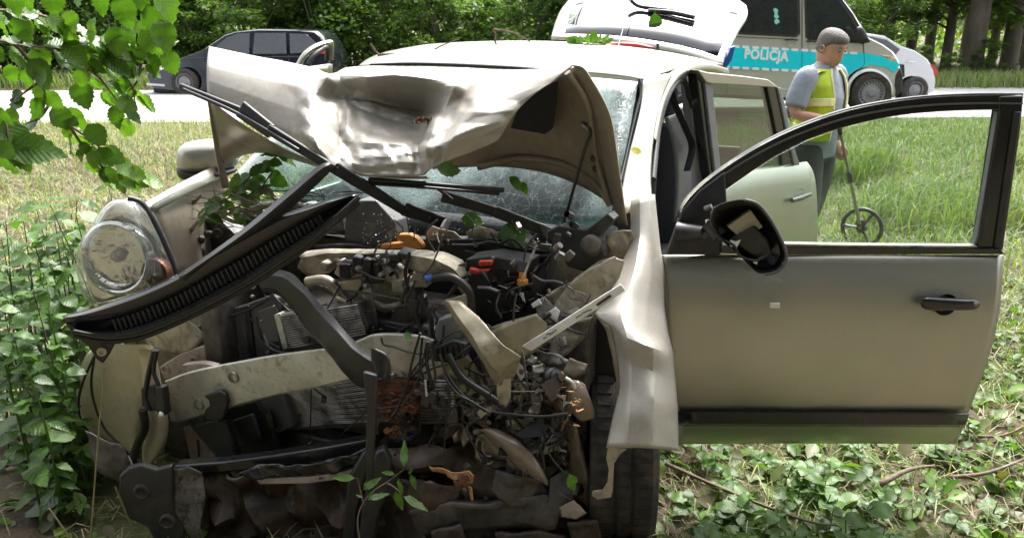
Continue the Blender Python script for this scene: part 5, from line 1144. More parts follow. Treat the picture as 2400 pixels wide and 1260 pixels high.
G('broken_indicator', [[PA(x, y, a) for x, y, a in r] for r in [[(1330,890,-.44),(1352,888,-.45),(1370,900,-.44)],[(1324,930,-.46),(1355,925,-.48),(1384,935,-.46)],[(1332,960,-.45),(1362,965,-.465),(1394,960,-.445)],[(1362,985,-.44),(1376,985,-.445),(1392,978,-.44)]]], M['lens_broken'], px=False, solid=.004)
shreds('torn_fibres', 1348, 935, 2.02, 9, 20, 7, M['bark2'], car, 9, L=30)
# white strip lying across
wsp = [(1224,811),(1245,822),(1330,768),(1400,724),(1466,681),(1455,666),(1390,706),(1300,763)]
ws = plate('plastic_strip', [PN(x, y, PA(1224,811,-.47), Vector((.5,.86,.1)).normalized()) for x, y in wsp], M['white'], None, (0, .004, 0), .001)
tag(ws, 'long white plastic strip with black marks leaning from the crumpled lamp to the wing', 'plastic strip')
wn_ = Vector((.5,.86,.1)).normalized()
def on_strip(x, y): return PN(x, y, PA(1224,811,-.47), wn_)-wn_*.003
m = MB(); m.plate([on_strip(*p) for p in [(1397,712),(1402,716),(1434,694),(1430,689)]], wn_*.002)
q = random.Random(2)
for c0, c1 in (((1275,790),(1302,774)),((1352,743),(1385,723))):
    for k in range(8):
        t = k/7; x = c0[0]+(c1[0]-c0[0])*t; y = c0[1]+(c1[1]-c0[1])*t+q.uniform(-2.5, 2.5)
        m.plate([on_strip(x-1.6, y-.6), on_strip(x+1.8, y-2.6), on_strip(x+2.4, y-.6), on_strip(x-1, y+1.4)], wn_*.002)
m.build('black_print', M['black'], ws, smooth=0)
# ---- fog lamp hanging in the lower middle
tubeA('fog_lamp_ring', [(1120,1022),(1116,1050),(1128,1078),(1146,1086),(1156,1078)], -.47, .004, M['steel'])
tubeA('fog_lamp_ring', [(1134,1030),(1130,1050),(1140,1066),(1152,1068)], -.475, .003, M['steel'])
G('fog_lamp_lens', [[PA(x, y, a) for x, y, a in r] for r in [[(1122,1006,-.47),(1160,1040,-.48),(1205,1092,-.48),(1250,1118,-.48),(1283,1136,-.47)],[(1135,1002,-.50),(1175,1030,-.53),(1215,1070,-.53),(1258,1105,-.52),(1283,1133,-.49)],[(1165,1003,-.47),(1200,1020,-.49),(1240,1052,-.50),(1268,1090,-.49),(1284,1128,-.47)]]], M['lens_broken'], px=False, solid=.004)
pa('fog_lamp_case', [(1118,1015),(1138,1010),(1215,1090),(1225,1120),(1150,1125),(1112,1070)], -.43, 'dusty', .03)
# ---- wires and cables (each its own loom)
for k, (pts, a, r) in enumerate([
 ([(985,780),(965,850),(955,900),(930,960),(918,975)], -.55, .004), ([(1000,800),(990,850),(975,900),(945,950)], -.56, .003),
 ([(1003,800),(1000,850),(1010,900),(1000,930)], -.55, .006), ([(990,790),(985,860),(1000,900)], -.54, .004), ([(1010,820),(1020,880),(1012,925)], -.55, .004),
 ([(1030,830),(1050,880),(1090,930),(1140,960),(1200,970),(1270,975),(1330,968)], -.56, .0042), ([(1040,880),(1070,920),(1105,940),(1150,968)], -.57, .0035),
 ([(1050,830),(1080,880),(1120,910),(1160,935),(1185,955)], -.52, .011), ([(1185,955),(1230,1010),(1270,1060),(1275,1130)], -.48, .005),
 ([(1045,900),(1055,950),(1045,1000),(1042,1060),(1052,1110)], -.55, .0028), ([(1170,905),(1215,890),(1260,885)], -.46, .004),
 ([(1060,770),(1030,790),(1010,820),(1040,830),(1085,820)], -.45, .008), ([(1090,770),(1050,785),(1000,830),(960,880),(940,930)], -.50, .003),
 ([(1327,900),(1328,950),(1318,985)], -.47, .004), ([(1090,860),(1140,880),(1180,870)], -.44, .005), ([(730,910),(728,980),(726,1035)], -.46, .0022), ([(1110,745),(1130,790),(1120,850),(1140,900)], -.42, .006),
 ([(700,480),(640,470),(600,500),(520,505)], -.2, .003), ([(960,590),(950,640),(960,690)], -.36, .006), ([(1150,545),(1170,570),(1200,560),(1230,585)], -.10, .004)]):
    hose(pts, a, r, 'hose', 'wire')
for x, y, w, h in ((1000,935,.03,.05),(1016,930,.022,.04),(992,905,.018,.03),(728,1040,.012,.02)):
    m = MB(); m.box(PA(x, y, -.56), (w, .02, h), Euler((0, .2, -YAW)).to_matrix()); m.build('connector', M['black'], car, bevel=.004)
tubeA('bare_wire', [(997,890),(998,910),(1000,928)], -.585, .003, M['alu'])
# bark driven into the radiator by the tree
def wood(pieces, label):
    t = thing('driven_wood', label, 'wood splinters', PA(*pieces[0][0][0], pieces[0][1]))
    for k, (pts, a, mt, cr) in enumerate(pieces): sheet('splinter', [PA(x, y, a) for x, y in pts], M[mt], t, cr, 22, .004, 3, 90+k, 30)
q = random.Random(3); P_ = [([(872,895),(910,885),(985,895),(1000,930),(975,965),(900,972),(874,950)], -.49, 'rust', .02), ([(876,960),(985,958),(990,1010),(940,1060),(890,1055),(872,1000)], -.47, 'charred', .03)]
for k in range(34):
    x, y = q.gauss(930, 26), q.gauss(958, 34); l = q.uniform(8, 26); h = q.uniform(2, 7)
    P_.append(([(x-l/2,y+q.uniform(-3,3)),(x-l*.2,y-h*q.random()),(x+l*.2,y-h*q.random()+q.uniform(-2,2)),(x+l/2,y+q.uniform(-4,4)),(x+l*.1,y+h*q.random()+1),(x-l*.25,y+h*q.random()+1)], -.52-q.uniform(0,.02), ('rust','bark','charred','rust')[k % 4], .012))
for x, y, l, h in ((952,958,34,18),(968,965,20,12),(918,1005,34,14),(930,1018,22,16),(905,985,18,8),(938,1062,30,12)):
    P_.append(([(x-l/2,y+2),(x-l*.3,y-h*.5),(x-l*.05,y-h*.15),(x+l*.2,y-h*.6),(x+l/2,y-h*.1),(x+l*.3,y+h*.3),(x+l*.05,y+h*.2),(x-l*.2,y+h*.6)], -.545, 'bark' if h > 13 else 'rust', .02))
wood(P_, 'rust brown and black bark rammed into the middle of the radiator')
wood([([(1004,1093),(1030,1100),(1066,1108),(1100,1100),(1112,1112),(1108,1130),(1088,1140),(1066,1126),(1040,1116),(1015,1104)], -.62, 'bark2', .02), ([(1070,1118),(1098,1108),(1106,1122),(1080,1136)], -.64, 'bark', .015), ([(1096,1138),(1104,1142),(1110,1172),(1104,1170)], -.62, 'bark2', .005), ([(1062,1126),(1085,1132),(1096,1144),(1066,1140)], -.63, 'bark', .01)], 'orange broken wood chunk with a pale sliver lying on the sump')
q = random.Random(19); m = MB()
for k in range(70):
    x, y = q.uniform(470, 830), q.uniform(445, 545); p = P(x, y, 2.62+.0004*(830-x)+q.uniform(-.05, .05)); a = q.gauss(.3, .5)
    d = Vector((math.cos(a), q.uniform(-.4, .4), -math.sin(a)*.6))*q.uniform(.04, .2); m.tube([p-d*.5, p+Vector((0, 0, .006)), p+d*.5], [.001, q.uniform(.0014, .0034), .001], 5, False)
tag(m.build('broken_twigs', M['twig']), 'tangle of thin broken twigs below the windscreen on the right wing side', 'twigs', kind='stuff')
q = random.Random(20); m = MB()
for k in range(420):
    x, y = q.uniform(850, 1420), q.uniform(500, 575); p = P(x, y, 2.72-.0003*(x-900)+q.uniform(-.05, .03)); s_ = q.uniform(.0015, .0045)
    m.box(p, (s_, s_*.6, s_), Euler((q.uniform(0, 6), q.uniform(0, 6), 0)).to_matrix())
tag(m.build('glass_granules', glass_mat('glass_crumbs', (.75,.9,.86), 2.2, .08, haze=.4)), 'glass granules crumbled over the scuttle below the windscreen', 'broken glass', kind='stuff')
import random as _r
q = _r.Random(301)
for k in range(46):
    x, y = q.gauss(1190, 85), q.gauss(950, 70)
    if not (1010 < x < 1335 and 720 < y < 1090): continue
    n_ = q.choice((5, 6, 7)); r0 = q.uniform(18, 48); a0 = q.uniform(0, 6.28); el = q.uniform(.35, 1)
    pts = []
    for t in range(n_):
        u = 6.283*t/n_; rr0 = r0*q.uniform(.5, 1.25); dx, dy = rr0*math.cos(u), rr0*el*math.sin(u); pts.append((x+dx*math.cos(a0)-dy*math.sin(a0), y+dx*math.sin(a0)+dy*math.cos(a0)))
    sa('torn_panel', pts, -.30-q.uniform(0, .10)-(.05 if y > 850 else 0)+(.06 if x > 1320 else 0), q.choice(('dusty','dusty','steel','dark','alu','under','grey')), q.uniform(.03, .07), seed=400+k, freq=13, cuts=3)
for k in range(11):
    x, y = q.uniform(880, 1250), q.uniform(740, 960); pts = [(x, y)]; dx, dy = q.uniform(-26, 26), q.uniform(18, 40)
    for t in range(4): dx += q.uniform(-22, 22); dy += q.uniform(-16, 8); pts.append((pts[-1][0]+dx, pts[-1][1]+dy))
    hose(pts, -.46-q.uniform(0, .08)+(.08 if x > 1250 else 0), q.uniform(.0018, .0045), 'hose', 'wire', n=6)
q = _r.Random(302)
for k in range(26):
    x, y = q.uniform(470, 1380), q.uniform(600, 760)
    if y < 745-(x-150)*.42+115 and x < 850: continue
    pts = [(x, y)]; dx, dy = q.uniform(-30, 30), q.uniform(-12, 22)
    for t in range(3): dx += q.uniform(-18, 18); dy += q.uniform(-14, 14); pts.append((pts[-1][0]+dx, pts[-1][1]+dy))
    hose(pts, -.34-q.uniform(0, .05), q.uniform(.002, .007), q.choice(('hose','hose','dark','black')), 'wire', n=6)
# loose small clutter: clips, bolts, shards, torn tags
q = random.Random(77)
for nm, mt, n in (('small_debris', 'dark', 300), ('small_clips', 'black', 260), ('metal_shards', 'dusty', 46), ('metal_shards', 'steel', 46)):
    m = MB()
    for k in range(n):
        if k % 3: x, y = q.gauss(1210, 90), q.gauss(950, 80)
        else: x, y = q.uniform(480, 1400), q.uniform(500, 1200)
        if 1040 < x < 1300 and 700 < y < 860: continue
        if x < 440 or x > 1360 or y < 500 or y > 1230: continue
        if 150 < x < 850 and y < 745-(x-150)*.42+105: continue
        a = -.30-q.uniform(0, .14)-(.06 if y > 850 else 0)
        if x > 1330: a += .1
        c = PA(x, y, a); s = q.uniform(.5, 1.6)
        rot = Euler((q.uniform(0, 6), q.uniform(0, 6), q.uniform(0, 6))).to_matrix()
        if mt in ('dusty', 'steel') and k % 4 == 0: continue
        if k % 4 == 0: m.box(c, (.02*s, .014*s, .01*s), rot)
        elif k % 4 == 1:
            pts = [c+rot @ Vector((q.uniform(-.03, .03)*s, q.uniform(-.03, .03)*s, 0)) for _ in range(4)]; m.plate(sorted(pts, key=lambda p: math.atan2(p.z-c.z, p.x-c.x)), rot @ Vector((0, 0, .002)))
        elif k % 4 == 2: m.lathe(c, rot @ Vector((0, 0, 1)), [(0,.006*s),(.007*s,.006*s),(.008*s,0),(.008*s,-.012*s)], 7)
        else: m.tube(curve([c, c+Vector((q.uniform(-.04, .04), q.uniform(-.02, .02), -.03*s)), c+Vector((q.uniform(-.05, .05), 0, -.07*s))], 3), .0025*s, 5)
    o = m.build(nm, M[mt], car, smooth=40); o['kind'] = 'stuff'
# ---- scuttle panel with its grille, torn off and lying across the front
def CPt(x, y, dz=0):
    t = (x-150)/690; return P(x, y, 2.22+.16*t+dz)
top = curve_px([(146,741),(200,728),(265,706),(340,678),(420,640),(500,590),(580,545),(660,505),(740,478),(800,462),(838,456)], 5)
bot = curve_px([(176,778),(230,790),(290,792),(350,778),(430,744),(510,705),(585,665),(660,615),(735,560),(795,505),(842,462)], 5)
N = 41; tp = resample([Vector((x, y, 0)) for x, y, _ in top], N); bt = resample([Vector((x, y, 0)) for x, y, _ in bot], N)
prof = [(0,.05),(.04,.012),(.12,.0),(.34,.004),(.40,.012),(.46,.020),(.72,.024),(.78,.012),(.84,-.012),(.90,-.026),(.96,-.024),(1,.0),(1.02,.04)]
rows = [[CPt(*(tp[i].lerp(bt[i], s).xy), dz) for i in range(N)] for s, dz in prof]
cowl = thing('scuttle_panel', 'long black plastic scuttle panel with louvres lying across the crushed front', 'scuttle panel', CPt(200,760))
m = MB(); m.grid(rows); m.build('panel', M['black2'], cowl, solid=.004, smooth=60)
sm = None
for k in range(46):
    t = .14+.72*k/45; i = t*(N-1); i0 = int(i); f = i-i0
    a = tp[i0].lerp(tp[min(N-1, i0+1)], f); b_ = bt[i0].lerp(bt[min(N-1, i0+1)], f)
    p, q_ = CPt(*a.lerp(b_, .445).xy, .004), CPt(*a.lerp(b_, .74).xy, .008)
    d = q_-p; L = d.length
    if sm is None:
        mb = MB(); mb.box((0, 0, 0), (1, .0055, .0055)); me = bpy.data.meshes.new('louvre'); me.from_pydata(mb.v, [], mb.f); me.materials.append(M['black']); sm = me
    o = bpy.data.objects.new('louvre', sm); link(o, cowl, p.lerp(q_, .5)); o.rotation_euler = d.to_track_quat('X', 'Z').to_euler(); o.scale = (L, 1, 1)
# mesh behind the louvres shows as tiny light holes
m = MB()
for k in range(45):
    t = .148+.72*k/45; i = t*(N-1); i0 = int(i); f = i-i0
    a = tp[i0].lerp(tp[i0+1], f); b_ = bt[i0].lerp(bt[i0+1], f)
    for s in (.48,.53,.58,.63,.68): m.box(CPt(*a.lerp(b_, s).xy, .0165), (.003, .002, .003))
o = m.build('louvre_mesh', M['grey'], cowl); o['kind'] = 'stuff'
lip = [tuple(bt[i].lerp(tp[i], .04).xy) for i in range(0, N, 4)]
m = MB(); m.tube(curve([CPt(x, y, -.02) for x, y in lip], 3), .008, 8); m.build('lip', M['black2'], cowl, smooth=60)
m = MB(); m.tube(curve([CPt(x, y+9, .01) for x, y in lip], 3), .010, 8); m.build('lip', M['black'], cowl, smooth=60)
plate('end_tab', [CPt(*p, .005) for p in [(150,744),(178,776),(235,790),(290,795),(268,806),(255,830),(240,852),(226,842),(206,812),(170,782),(145,748)]], M['black'], cowl, (0, .012, 0), .003)
m = MB(); m.lathe(CPt(238,824,.0), (0,-1,0), [(0,-.004),(.009,-.003),(.010,.004),(.013,.004),(.014,-.004)], 18); m.build('tab_hole', M['cream'], cowl)
stp = [Vector((x, y, 0)) for x, y in [(415,648),(500,590),(580,530),(660,462),(745,392),(775,380)]]; stb = [Vector((x, y, 0)) for x, y in [(440,660),(520,605),(600,552),(680,490),(760,415),(778,396)]]
A_, B_ = resample(curve(stp, 5), 24), resample(curve(stb, 5), 24)
m = MB(); m.grid([[CPt(*A_[i].xy, .02+.0004*i) for i in range(24)], [CPt(*A_[i].lerp(B_[i], .3).xy, -.004+.0004*i) for i in range(24)], [CPt(*B_[i].xy, .006+.0004*i) for i in range(24)]]); m.build('sealing_strip', M['black'], cowl, solid=.006, smooth=60)
# ================================================================ POLICE VAN
M['van'] = pmat('grey_van_paint', (.50,.50,.475), (.55,.55,.525), rough=.3, metal=.5, scale=200, coat=.5, detail=2)
M['cyan'] = pmat('cyan_reflective_stripe', (.0,.60,.74), (.0,.66,.80), rough=.35, scale=10)
M['whitefilm'] = pmat('white_reflective_film', (.8,.82,.82), rough=.4)
M['navy'] = pmat('navy_car_paint', (.012,.014,.024), (.018,.02,.032), rough=.22, metal=.3, scale=100, coat=.8, detail=2)
M['silver'] = pmat('silver_car_paint', (.55,.56,.58), (.6,.61,.63), rough=.25, metal=.6, scale=100, coat=.5, detail=2)
M['winglass'] = pmat('tinted_window', (.02,.023,.024), (.03,.034,.035), rough=.08, spec=.9)
M['teal'] = pmat('teal_sticker', (.25,.62,.55), rough=.5)
VY = 12.2
vgz = gz(0, 12.2)
van = thing('police_van', 'grey van with a cyan stripe reading POLICJA parked on the road verge', 'police van', P(1740, 240, VY))
def vp(name, pts, mat, parent=van, off=.01, d=.03, Y=VY, bevel=.004): return plate(name, [P(x, y, Y-off) for x, y in pts], mat, parent, (0, d, 0), bevel)
def arch(cx, cy, r, a0, a1, n=14): return [(cx+r*math.cos(R(a0+(a1-a0)*k/n)), cy-r*math.sin(R(a0+(a1-a0)*k/n))) for k in range(n+1)]
def body(name, outline, belt, Y, depth, mat, parent, inset=.14):
    """side outline swept across the width, upper part leaning inwards, edges rounded"""
    o = [P(x, y, Y) for x, y in outline]; n = len(o); top = max(p.z for p in o); c = sum(o, Vector())/n
    rows = []
    for dy, s in ((.0, .965), (.03, .985), (.12, 1.0), (depth/2, 1.0), (depth-.12, 1.0), (depth-.03, .985), (depth, .965)):
        r = []
        for p in o:
            q_ = c+(p-c)*s; k = max(0, (p.z-belt)/(top-belt)); sh = inset*k
            q_.y = Y+dy+(sh if dy < depth/2 else -sh if dy > depth/2 else 0); r.append(q_)
        rows.append(r)
    m = MB(); m.grid(rows, True); m.f.append(tuple(range(n-1, -1, -1))); m.f.append(tuple(range(len(m.v)-n, len(m.v))))
    return m.build(name, mat, parent, smooth=35)
ol = [(1370,-80),(1500,-92),(1700,-92),(1850,-80),(1915,-62),(1960,-30),(2000,22),(2042,88),(2075,104),(2100,122),(2113,142),(2118,175),(2114,215),(2103,232)]+arch(2040,217,58,-14,194)[0:]+[(1960,243),(1660,226)]+arch(1580,196,58,-20,200)+[(1400,208),(1366,190),(1362,60)]
vb = body('body', ol, P(1800, 85, VY).z, VY, 1.9, M['van'], van, .0)
# windows, pillars, seams
def quadpts(*p): return list(p)
gw = vp('side_window', [(1722,-62),(1868,-50),(1870,76),(1862,82),(1718,74),(1714,66)], M['winglass'], off=.012)
vp('window_frame', [(1716,-68),(1874,-56),(1876,80),(1866,88),(1714,80),(1708,70)], M['black'], off=.008)
vp('front_window', [(1888,-45),(1920,-42),(1955,-15),(1990,32),(2012,70),(2018,98),(1990,98),(1898,92),(1892,84)], M['winglass'], off=.012)
vp('window_frame', [(1884,-50),(1922,-48),(1960,-20),(2000,34),(2024,76),(2038,98),(2030,102),(1990,101),(1896,95),(1888,88)], M['black'], off=.008)
vp('rear_side_window', [(1480,-66),(1690,-62),(1690,70),(1480,58)], M['winglass'], off=.012)
for nm, pts in (('sticker', [(1812,22),(1818,19),(1824,24),(1822,33),(1826,40),(1820,46),(1814,40),(1816,32)]), ('sticker', [(1815,47),(1824,45),(1828,52),(1820,58),(1816,55)])): vp(nm, pts, M['teal'], gw, off=.018, d=.004, bevel=0)
def seam(pts): 
    m = MB(); m.tube([P(x, y, VY-.009) for x, y in pts], .005, 5); return m.build('seam', M['black'], van)
seam([(1880,-45),(1880,90),(1879,165),(1874,233)]); seam([(2024,102),(2026,150),(2010,170),(1985,205),(1972,238)]); seam([(1700,-60),(1702,160),(1704,228)]); seam([(1704,85),(1870,93)]); 
tubeV = lambda nm, pts, r, mat: tube(nm, [(x, y, Y) for x, y, Y in pts], r, mat, van)
tubeV('door_track', [(1450,84,VY-.005),(1600,90,VY-.005),(1700,92,VY-.005)], .012, M['black'])
tubeV('body_crease', [(1710,205,VY-.004),(1800,209,VY-.004),(1900,213,VY-.004),(1965,216,VY-.004)], .008, M['van'])
vp('sill_moulding', [(1640,219),(1800,226),(1968,236),(1962,244),(1800,234),(1640,227)], M['black'], off=.012, d=.03)
# stripe
def sy(x, k): return (108+(x-1700)*.055)*(1-k)+(158+(x-1700)*.052)*k
st = vp('stripe', [(1690,sy(1690,0)),(1800,sy(1800,0)),(1880,sy(1880,0)),(1990,sy(1990,0)),(2026,124),(2060,132),(2098,140),(2109,152),(2095,172),(2078,158),(2040,152),(2010,162),(1988,176),(1880,sy(1880,1)),(1780,sy(1780,1)),(1690,sy(1690,1))], M['cyan'], off=.011, d=.006, bevel=0)
m = MB()
for k in range(15):
    x = 1694+k*23
    if x < 2000: m.plate([P(x, sy(x,0)-3, VY-.013), P(x+16, sy(x+16,0)-3, VY-.013), P(x+16, sy(x+16,0)+3, VY-.013), P(x, sy(x,0)+3, VY-.013)], (0, .004, 0))
    if x < 1975: m.plate([P(x, sy(x,1)-3, VY-.013), P(x+16, sy(x+16,1)-3, VY-.013), P(x+16, sy(x+16,1)+3, VY-.013), P(x, sy(x,1)+3, VY-.013)], (0, .004, 0))
m.build('stripe_dashes', M['whitefilm'], st, smooth=0)['kind'] = 'stuff'
def text_mesh(name, body_, p0, p1, h, mat, parent, ext=.002, bold=.02):
    cu = bpy.data.curves.new(name, 'FONT'); cu.body = body_; cu.size = 1; cu.extrude = .01; cu.offset = bold; cu.space_character = 1.12
    tmp = bpy.data.objects.new('tmp', cu); COL.objects.link(tmp); bpy.context.view_layer.update()
    me = bpy.data.meshes.new_from_object(tmp.evaluated_get(bpy.context.evaluated_depsgraph_get())); bpy.data.objects.remove(tmp); bpy.data.curves.remove(cu)
    v = np.array([q_.co for q_ in me.vertices]); x0, x1, y0, y1 = v[:,0].min(), v[:,0].max(), v[:,1].min(), v[:,1].max()
    ex = (p1-p0); up = Vector((0, 0, 1)); no = Vector((0, -1, 0)); c = (p0+p1)/2
    for q_ in me.vertices:
        s = (q_.co.x-x0)/(x1-x0); u = (q_.co.y-y0)/(y1-y0)
        q_.co = p0+ex*s+up*h*u+no*(q_.co.z*ext/.01)-c
    me.materials.clear(); me.materials.append(mat); me.name = name
    return link(bpy.data.objects.new(name, me), parent, c)
text_mesh('lettering', 'POLICJA', P(1744,145,VY-.014), P(1847,152,VY-.014), .19, M['whitefilm'], st, .003, .045)
for x, y in ((1855,97),(1905,101)):
    m = MB(); m.lathe(P(x, y+3, VY-.012), (0,-1,0), [(0,-.02),(.05,-.015),(.06,.0)], 16); h = m.build('handle_bowl', M['silver'], van); m = MB(); m.tube([P(x-15, y-4, VY-.03), P(x, y-4, VY-.05), P(x+15, y-3, VY-.03)], .014, 6); m.build('handle', M['black2'], h, smooth=60)
blob('wing_mirror', [(2006,66),(2014,62),(2024,68),(2036,92),(2038,100),(2018,99),(2006,94)], VY-.22, .06, M['black'], van, 4)
m = MB(); m.tube([P(2022,98,VY-.02), P(2022,96,VY-.2)], .04, 8); m.build('mirror_arm', M['black'], van)
vp('bumper', [(2099,178),(2110,158),(2118,176),(2114,214),(2102,230),(2096,215)], M['black'], off=.014, d=.4, bevel=.02)
vp('headlamp', [(2062,128),(2088,132),(2101,138),(2098,146),(2080,140)], M['chrome'], off=.012, d=.1)
vp('front_grille', [(2112,150),(2120,152),(2121,180),(2116,182)], M['black'], off=-.3, d=1.2)
m = MB(); ar = arch(2040,217,58,-10,190,18); ar2 = arch(2040,217,50,-10,190,18)
m.grid([[P(x, y, VY-.012) for x, y in ar], [P(x, y, VY-.03) for x, y in ar2], [P(x, y, VY+.05) for x, y in ar2]]); m.build('arch_trim', M['van'], van, smooth=50, solid=.01)
def van_wheel(cx, cy, r_px, Y, parent, w=.22, rimc='van', tooth=True):
    c = P(cx, cy, Y); r = r_px/FPX*(Y/(CP+.22*SP)); m = MB()
    m.lathe(c, (0,-1,0), [(r*.62,.05),(r*.64,.07),(r*.85,.085),(r*.97,.06),(r,.02),(r,-w+.08),(r*.9,-w+.04),(r*.6,-w+.04)], 32); ty = m.build('tyre', M['rubber'], None, smooth=50)
    ty.parent = parent; ty.location = W[ty.name]-W[parent.name]
    m = MB(); m.lathe(c, (0,-1,0), [(.0,.06),(r*.14,.06),(r*.18,.045),(r*.40,.03),(r*.44,.035)], 28); m.lathe(c, (0,-1,0), [(r*.56,.035),(r*.60,.05),(r*.635,.055),(r*.635,-.05)], 28)
    m.lathe(c, (0,-1,0), [(.0,-.02),(r*.62,-.02)], 20)
    if tooth:
        for k in range(22):
            t = 2*math.pi*k/22; d = Vector((math.cos(t), 0, math.sin(t))); m.box(c+d*r*.50+Vector((0,-.035,0)), (r*.13, .02, r*.075), Matrix.Rotation(-t, 3, 'Y'))
    return m.build('rim', M['belt_grey'], ty, smooth=40)
van_wheel(2040, 217, 50, VY+.05, van); van_wheel(1580, 196, 50, VY+.05, van)
m = MB(); a_, b_ = P(1420,205,VY+.15), P(2090,238,VY+.15); m.box(((a_.x+b_.x)/2, VY+.95, a_.z+.05), (b_.x-a_.x, 1.5, .25)); m.build('underbody', M['black'], van)

# ================================================================ PASSING CARS (standing still here)
NY = 16.7
nav = thing('passing_car', 'dark navy hatchback driving on the road behind the hanging leaves', 'car', P(560, 222, NY), 'cars passing on the road')
ol = [(342,178),(345,163),(362,151),(408,141),(470,118),(520,82),(548,73),(600,68),(690,69),(738,73),(752,84),(766,106),(776,130),(778,165),(774,200),(760,212)]+arch(692,193,36,-30,210)+[(640,214),(485,214)]+arch(434,193,36,-35,215)+[(388,212),(352,208),(343,198)]
body('body', ol, P(500,125,NY).z, NY, 1.7, M['navy'], nav, .17)
def cp(name, pts, mat, parent, Y, off=.012, d=.03, lean=0, belt=0, topz=1):
    q_ = []
    for x, y in pts:
        p = P(x, y, Y-off); k = max(0, (p.z-belt)/(topz-belt)) if lean else 0; p.y += lean*k; q_.append(p)
    return plate(name, q_, mat, parent, (0, d, 0), .003)
BZ, TZ = P(500,125,NY).z, P(600,68,NY).z
for pts in ([(492,121),(528,88),(550,80),(580,78),(584,126),(500,128)], [(592,78),(665,78),(672,126),(592,127)], [(674,79),(715,81),(742,104),(736,122),(680,126)]): cp('side_window', pts, M['winglass'], nav, NY, .012, .03, .17, BZ, TZ)
cp('headlight', [(345,172),(358,156),(385,149),(408,147),(396,158),(368,168)], M['chrome'], nav, NY, .012, .1)
cp('tail_light', [(736,112),(752,106),(768,112),(770,126),(742,126)], M['red'], nav, NY, .0, .3, .10, BZ, TZ)
cp('bumper_trim', [(343,195),(386,198),(386,203),(344,200)], M['silver'], nav, NY, .014, .05)
m = MB(); m.tube([P(360,142,NY-.01), P(480,136,NY-.014), P(740,132,NY-.01)], .012, 6); m.build('door_crease', M['navy'], nav)
for xs_ in (586, 676): 
    m = MB(); m.tube([P(xs_,128,NY-.008), P(xs_+3,210,NY-.008)], .005, 5); m.build('seam', M['black'], nav)
for x in (655, 575): 
    m = MB(); m.tube([P(x-10,140,NY-.03), P(x+8,140,NY-.03)], .014, 6); m.build('handle', M['navy'], nav)
blob('wing_mirror', [(500,122),(512,116),(522,120),(520,130),(506,131)], NY-.12, .04, M['navy'], nav, 3)
van_wheel(434, 193, 32, NY+.02, nav, .2, tooth=False); van_wheel(692, 193, 32, NY+.02, nav, .2, tooth=False)
m = MB(); a_, b_ = P(352,207,NY), P(765,207,NY); m.box(((a_.x+b_.x)/2, NY+.85, a_.z), (b_.x-a_.x, 1.4, .2)); m.build('underbody', M['black'], nav)
SY = 15.6
sil = thing('passing_car', 'silver car passing on the road behind the nose of the police van', 'car', P(2000, 228, SY), 'cars passing on the road')
ol = [(1745,190),(1748,165),(1790,148),(1860,138),(1925,96),(1965,80),(2030,76),(2085,84),(2120,108),(2150,118),(2178,138),(2194,165),(2198,195),(2192,216),(2180,222)]+arch(2142,212,34,-18,198)+[(2090,226),(1870,222)]+arch(1818,210,34,-18,198)+[(1770,218),(1750,208)]
body('body', ol, P(2000,128,SY).z, SY, 1.7, M['silver'], sil, .17)
BZ, TZ = P(2000,128,SY).z, P(2030,76,SY).z
for pts in ([(1900,124),(1935,96),(1968,88),(1998,86),(1998,128)], [(2006,86),(2050,86),(2085,94),(2112,116),(2100,128),(2006,129)]): cp('side_window', pts, M['winglass'], sil, SY, .012, .03, .17, BZ, TZ)
cp('tail_light', [(2182,150),(2192,156),(2199,176),(2190,178)], M['red'], sil, SY, -.02, .2)
cp('headlight', [(1748,172),(1765,160),(1790,160),(1775,174)], M['chrome'], sil, SY, .012, .1)
van_wheel(2142, 211, 31, SY+.02, sil, .2, tooth=False); van_wheel(1818, 209, 31, SY+.02, sil, .2, tooth=False)
m = MB(); m.tube([P(2128,145,SY-.03), P(2146,146,SY-.03)], .016, 6); m.build('handle', M['silver'], sil)
m = MB(); a_, b_ = P(1760,214,SY), P(2185,218,SY); m.box(((a_.x+b_.x)/2, SY+.85, a_.z), (b_.x-a_.x, 1.4, .2)); m.build('underbody', M['black'], sil)

# ================================================================ PERSON WITH A MEASURING WHEEL
M['skin'] = pmat('skin', (.50,.27,.19), (.56,.32,.23), rough=.5, scale=30, bump=.05)
M['vest'] = pmat('yellow_green_safety_vest', (.44,.60,.02), (.50,.66,.04), rough=.7, scale=8, bump=.6, bscale=18)
M['refl'] = pmat('reflective_tape', (.80,.80,.34), (.86,.86,.45), rough=.4, scale=20)
M['shirt'] = pmat('grey_blue_shirt', (.25,.28,.34), (.31,.34,.41), rough=.85, scale=6, bump=.7, bscale=18)
M['jeans'] = pmat('dark_grey_trousers', (.032,.035,.042), (.055,.06,.068), rough=.85, scale=14, bump=.25, bscale=30)
M['eyeball'] = pmat('eyeball', (.35,.33,.31), rough=.3)
M['hair'] = pmat('short_grey_hair', (.09,.08,.07), (.20,.185,.17), rough=.7, scale=90, bump=1.0, bscale=120)
PY = 5.55
foot = PH(1925, 666, 0.0); foot = Vector((2.09, PY, gzn(2.09, PY)))
per = thing('person', 'person in a yellow safety vest and dark trousers guiding a measuring wheel', 'person', foot)
FW = Vector((math.cos(R(-48)), math.sin(R(-48)), 0)); SD = Vector((-FW.y, FW.x, 0))     # forward, to their left
def B(f, l, h): return foot+FW*f+SD*l+UP*h
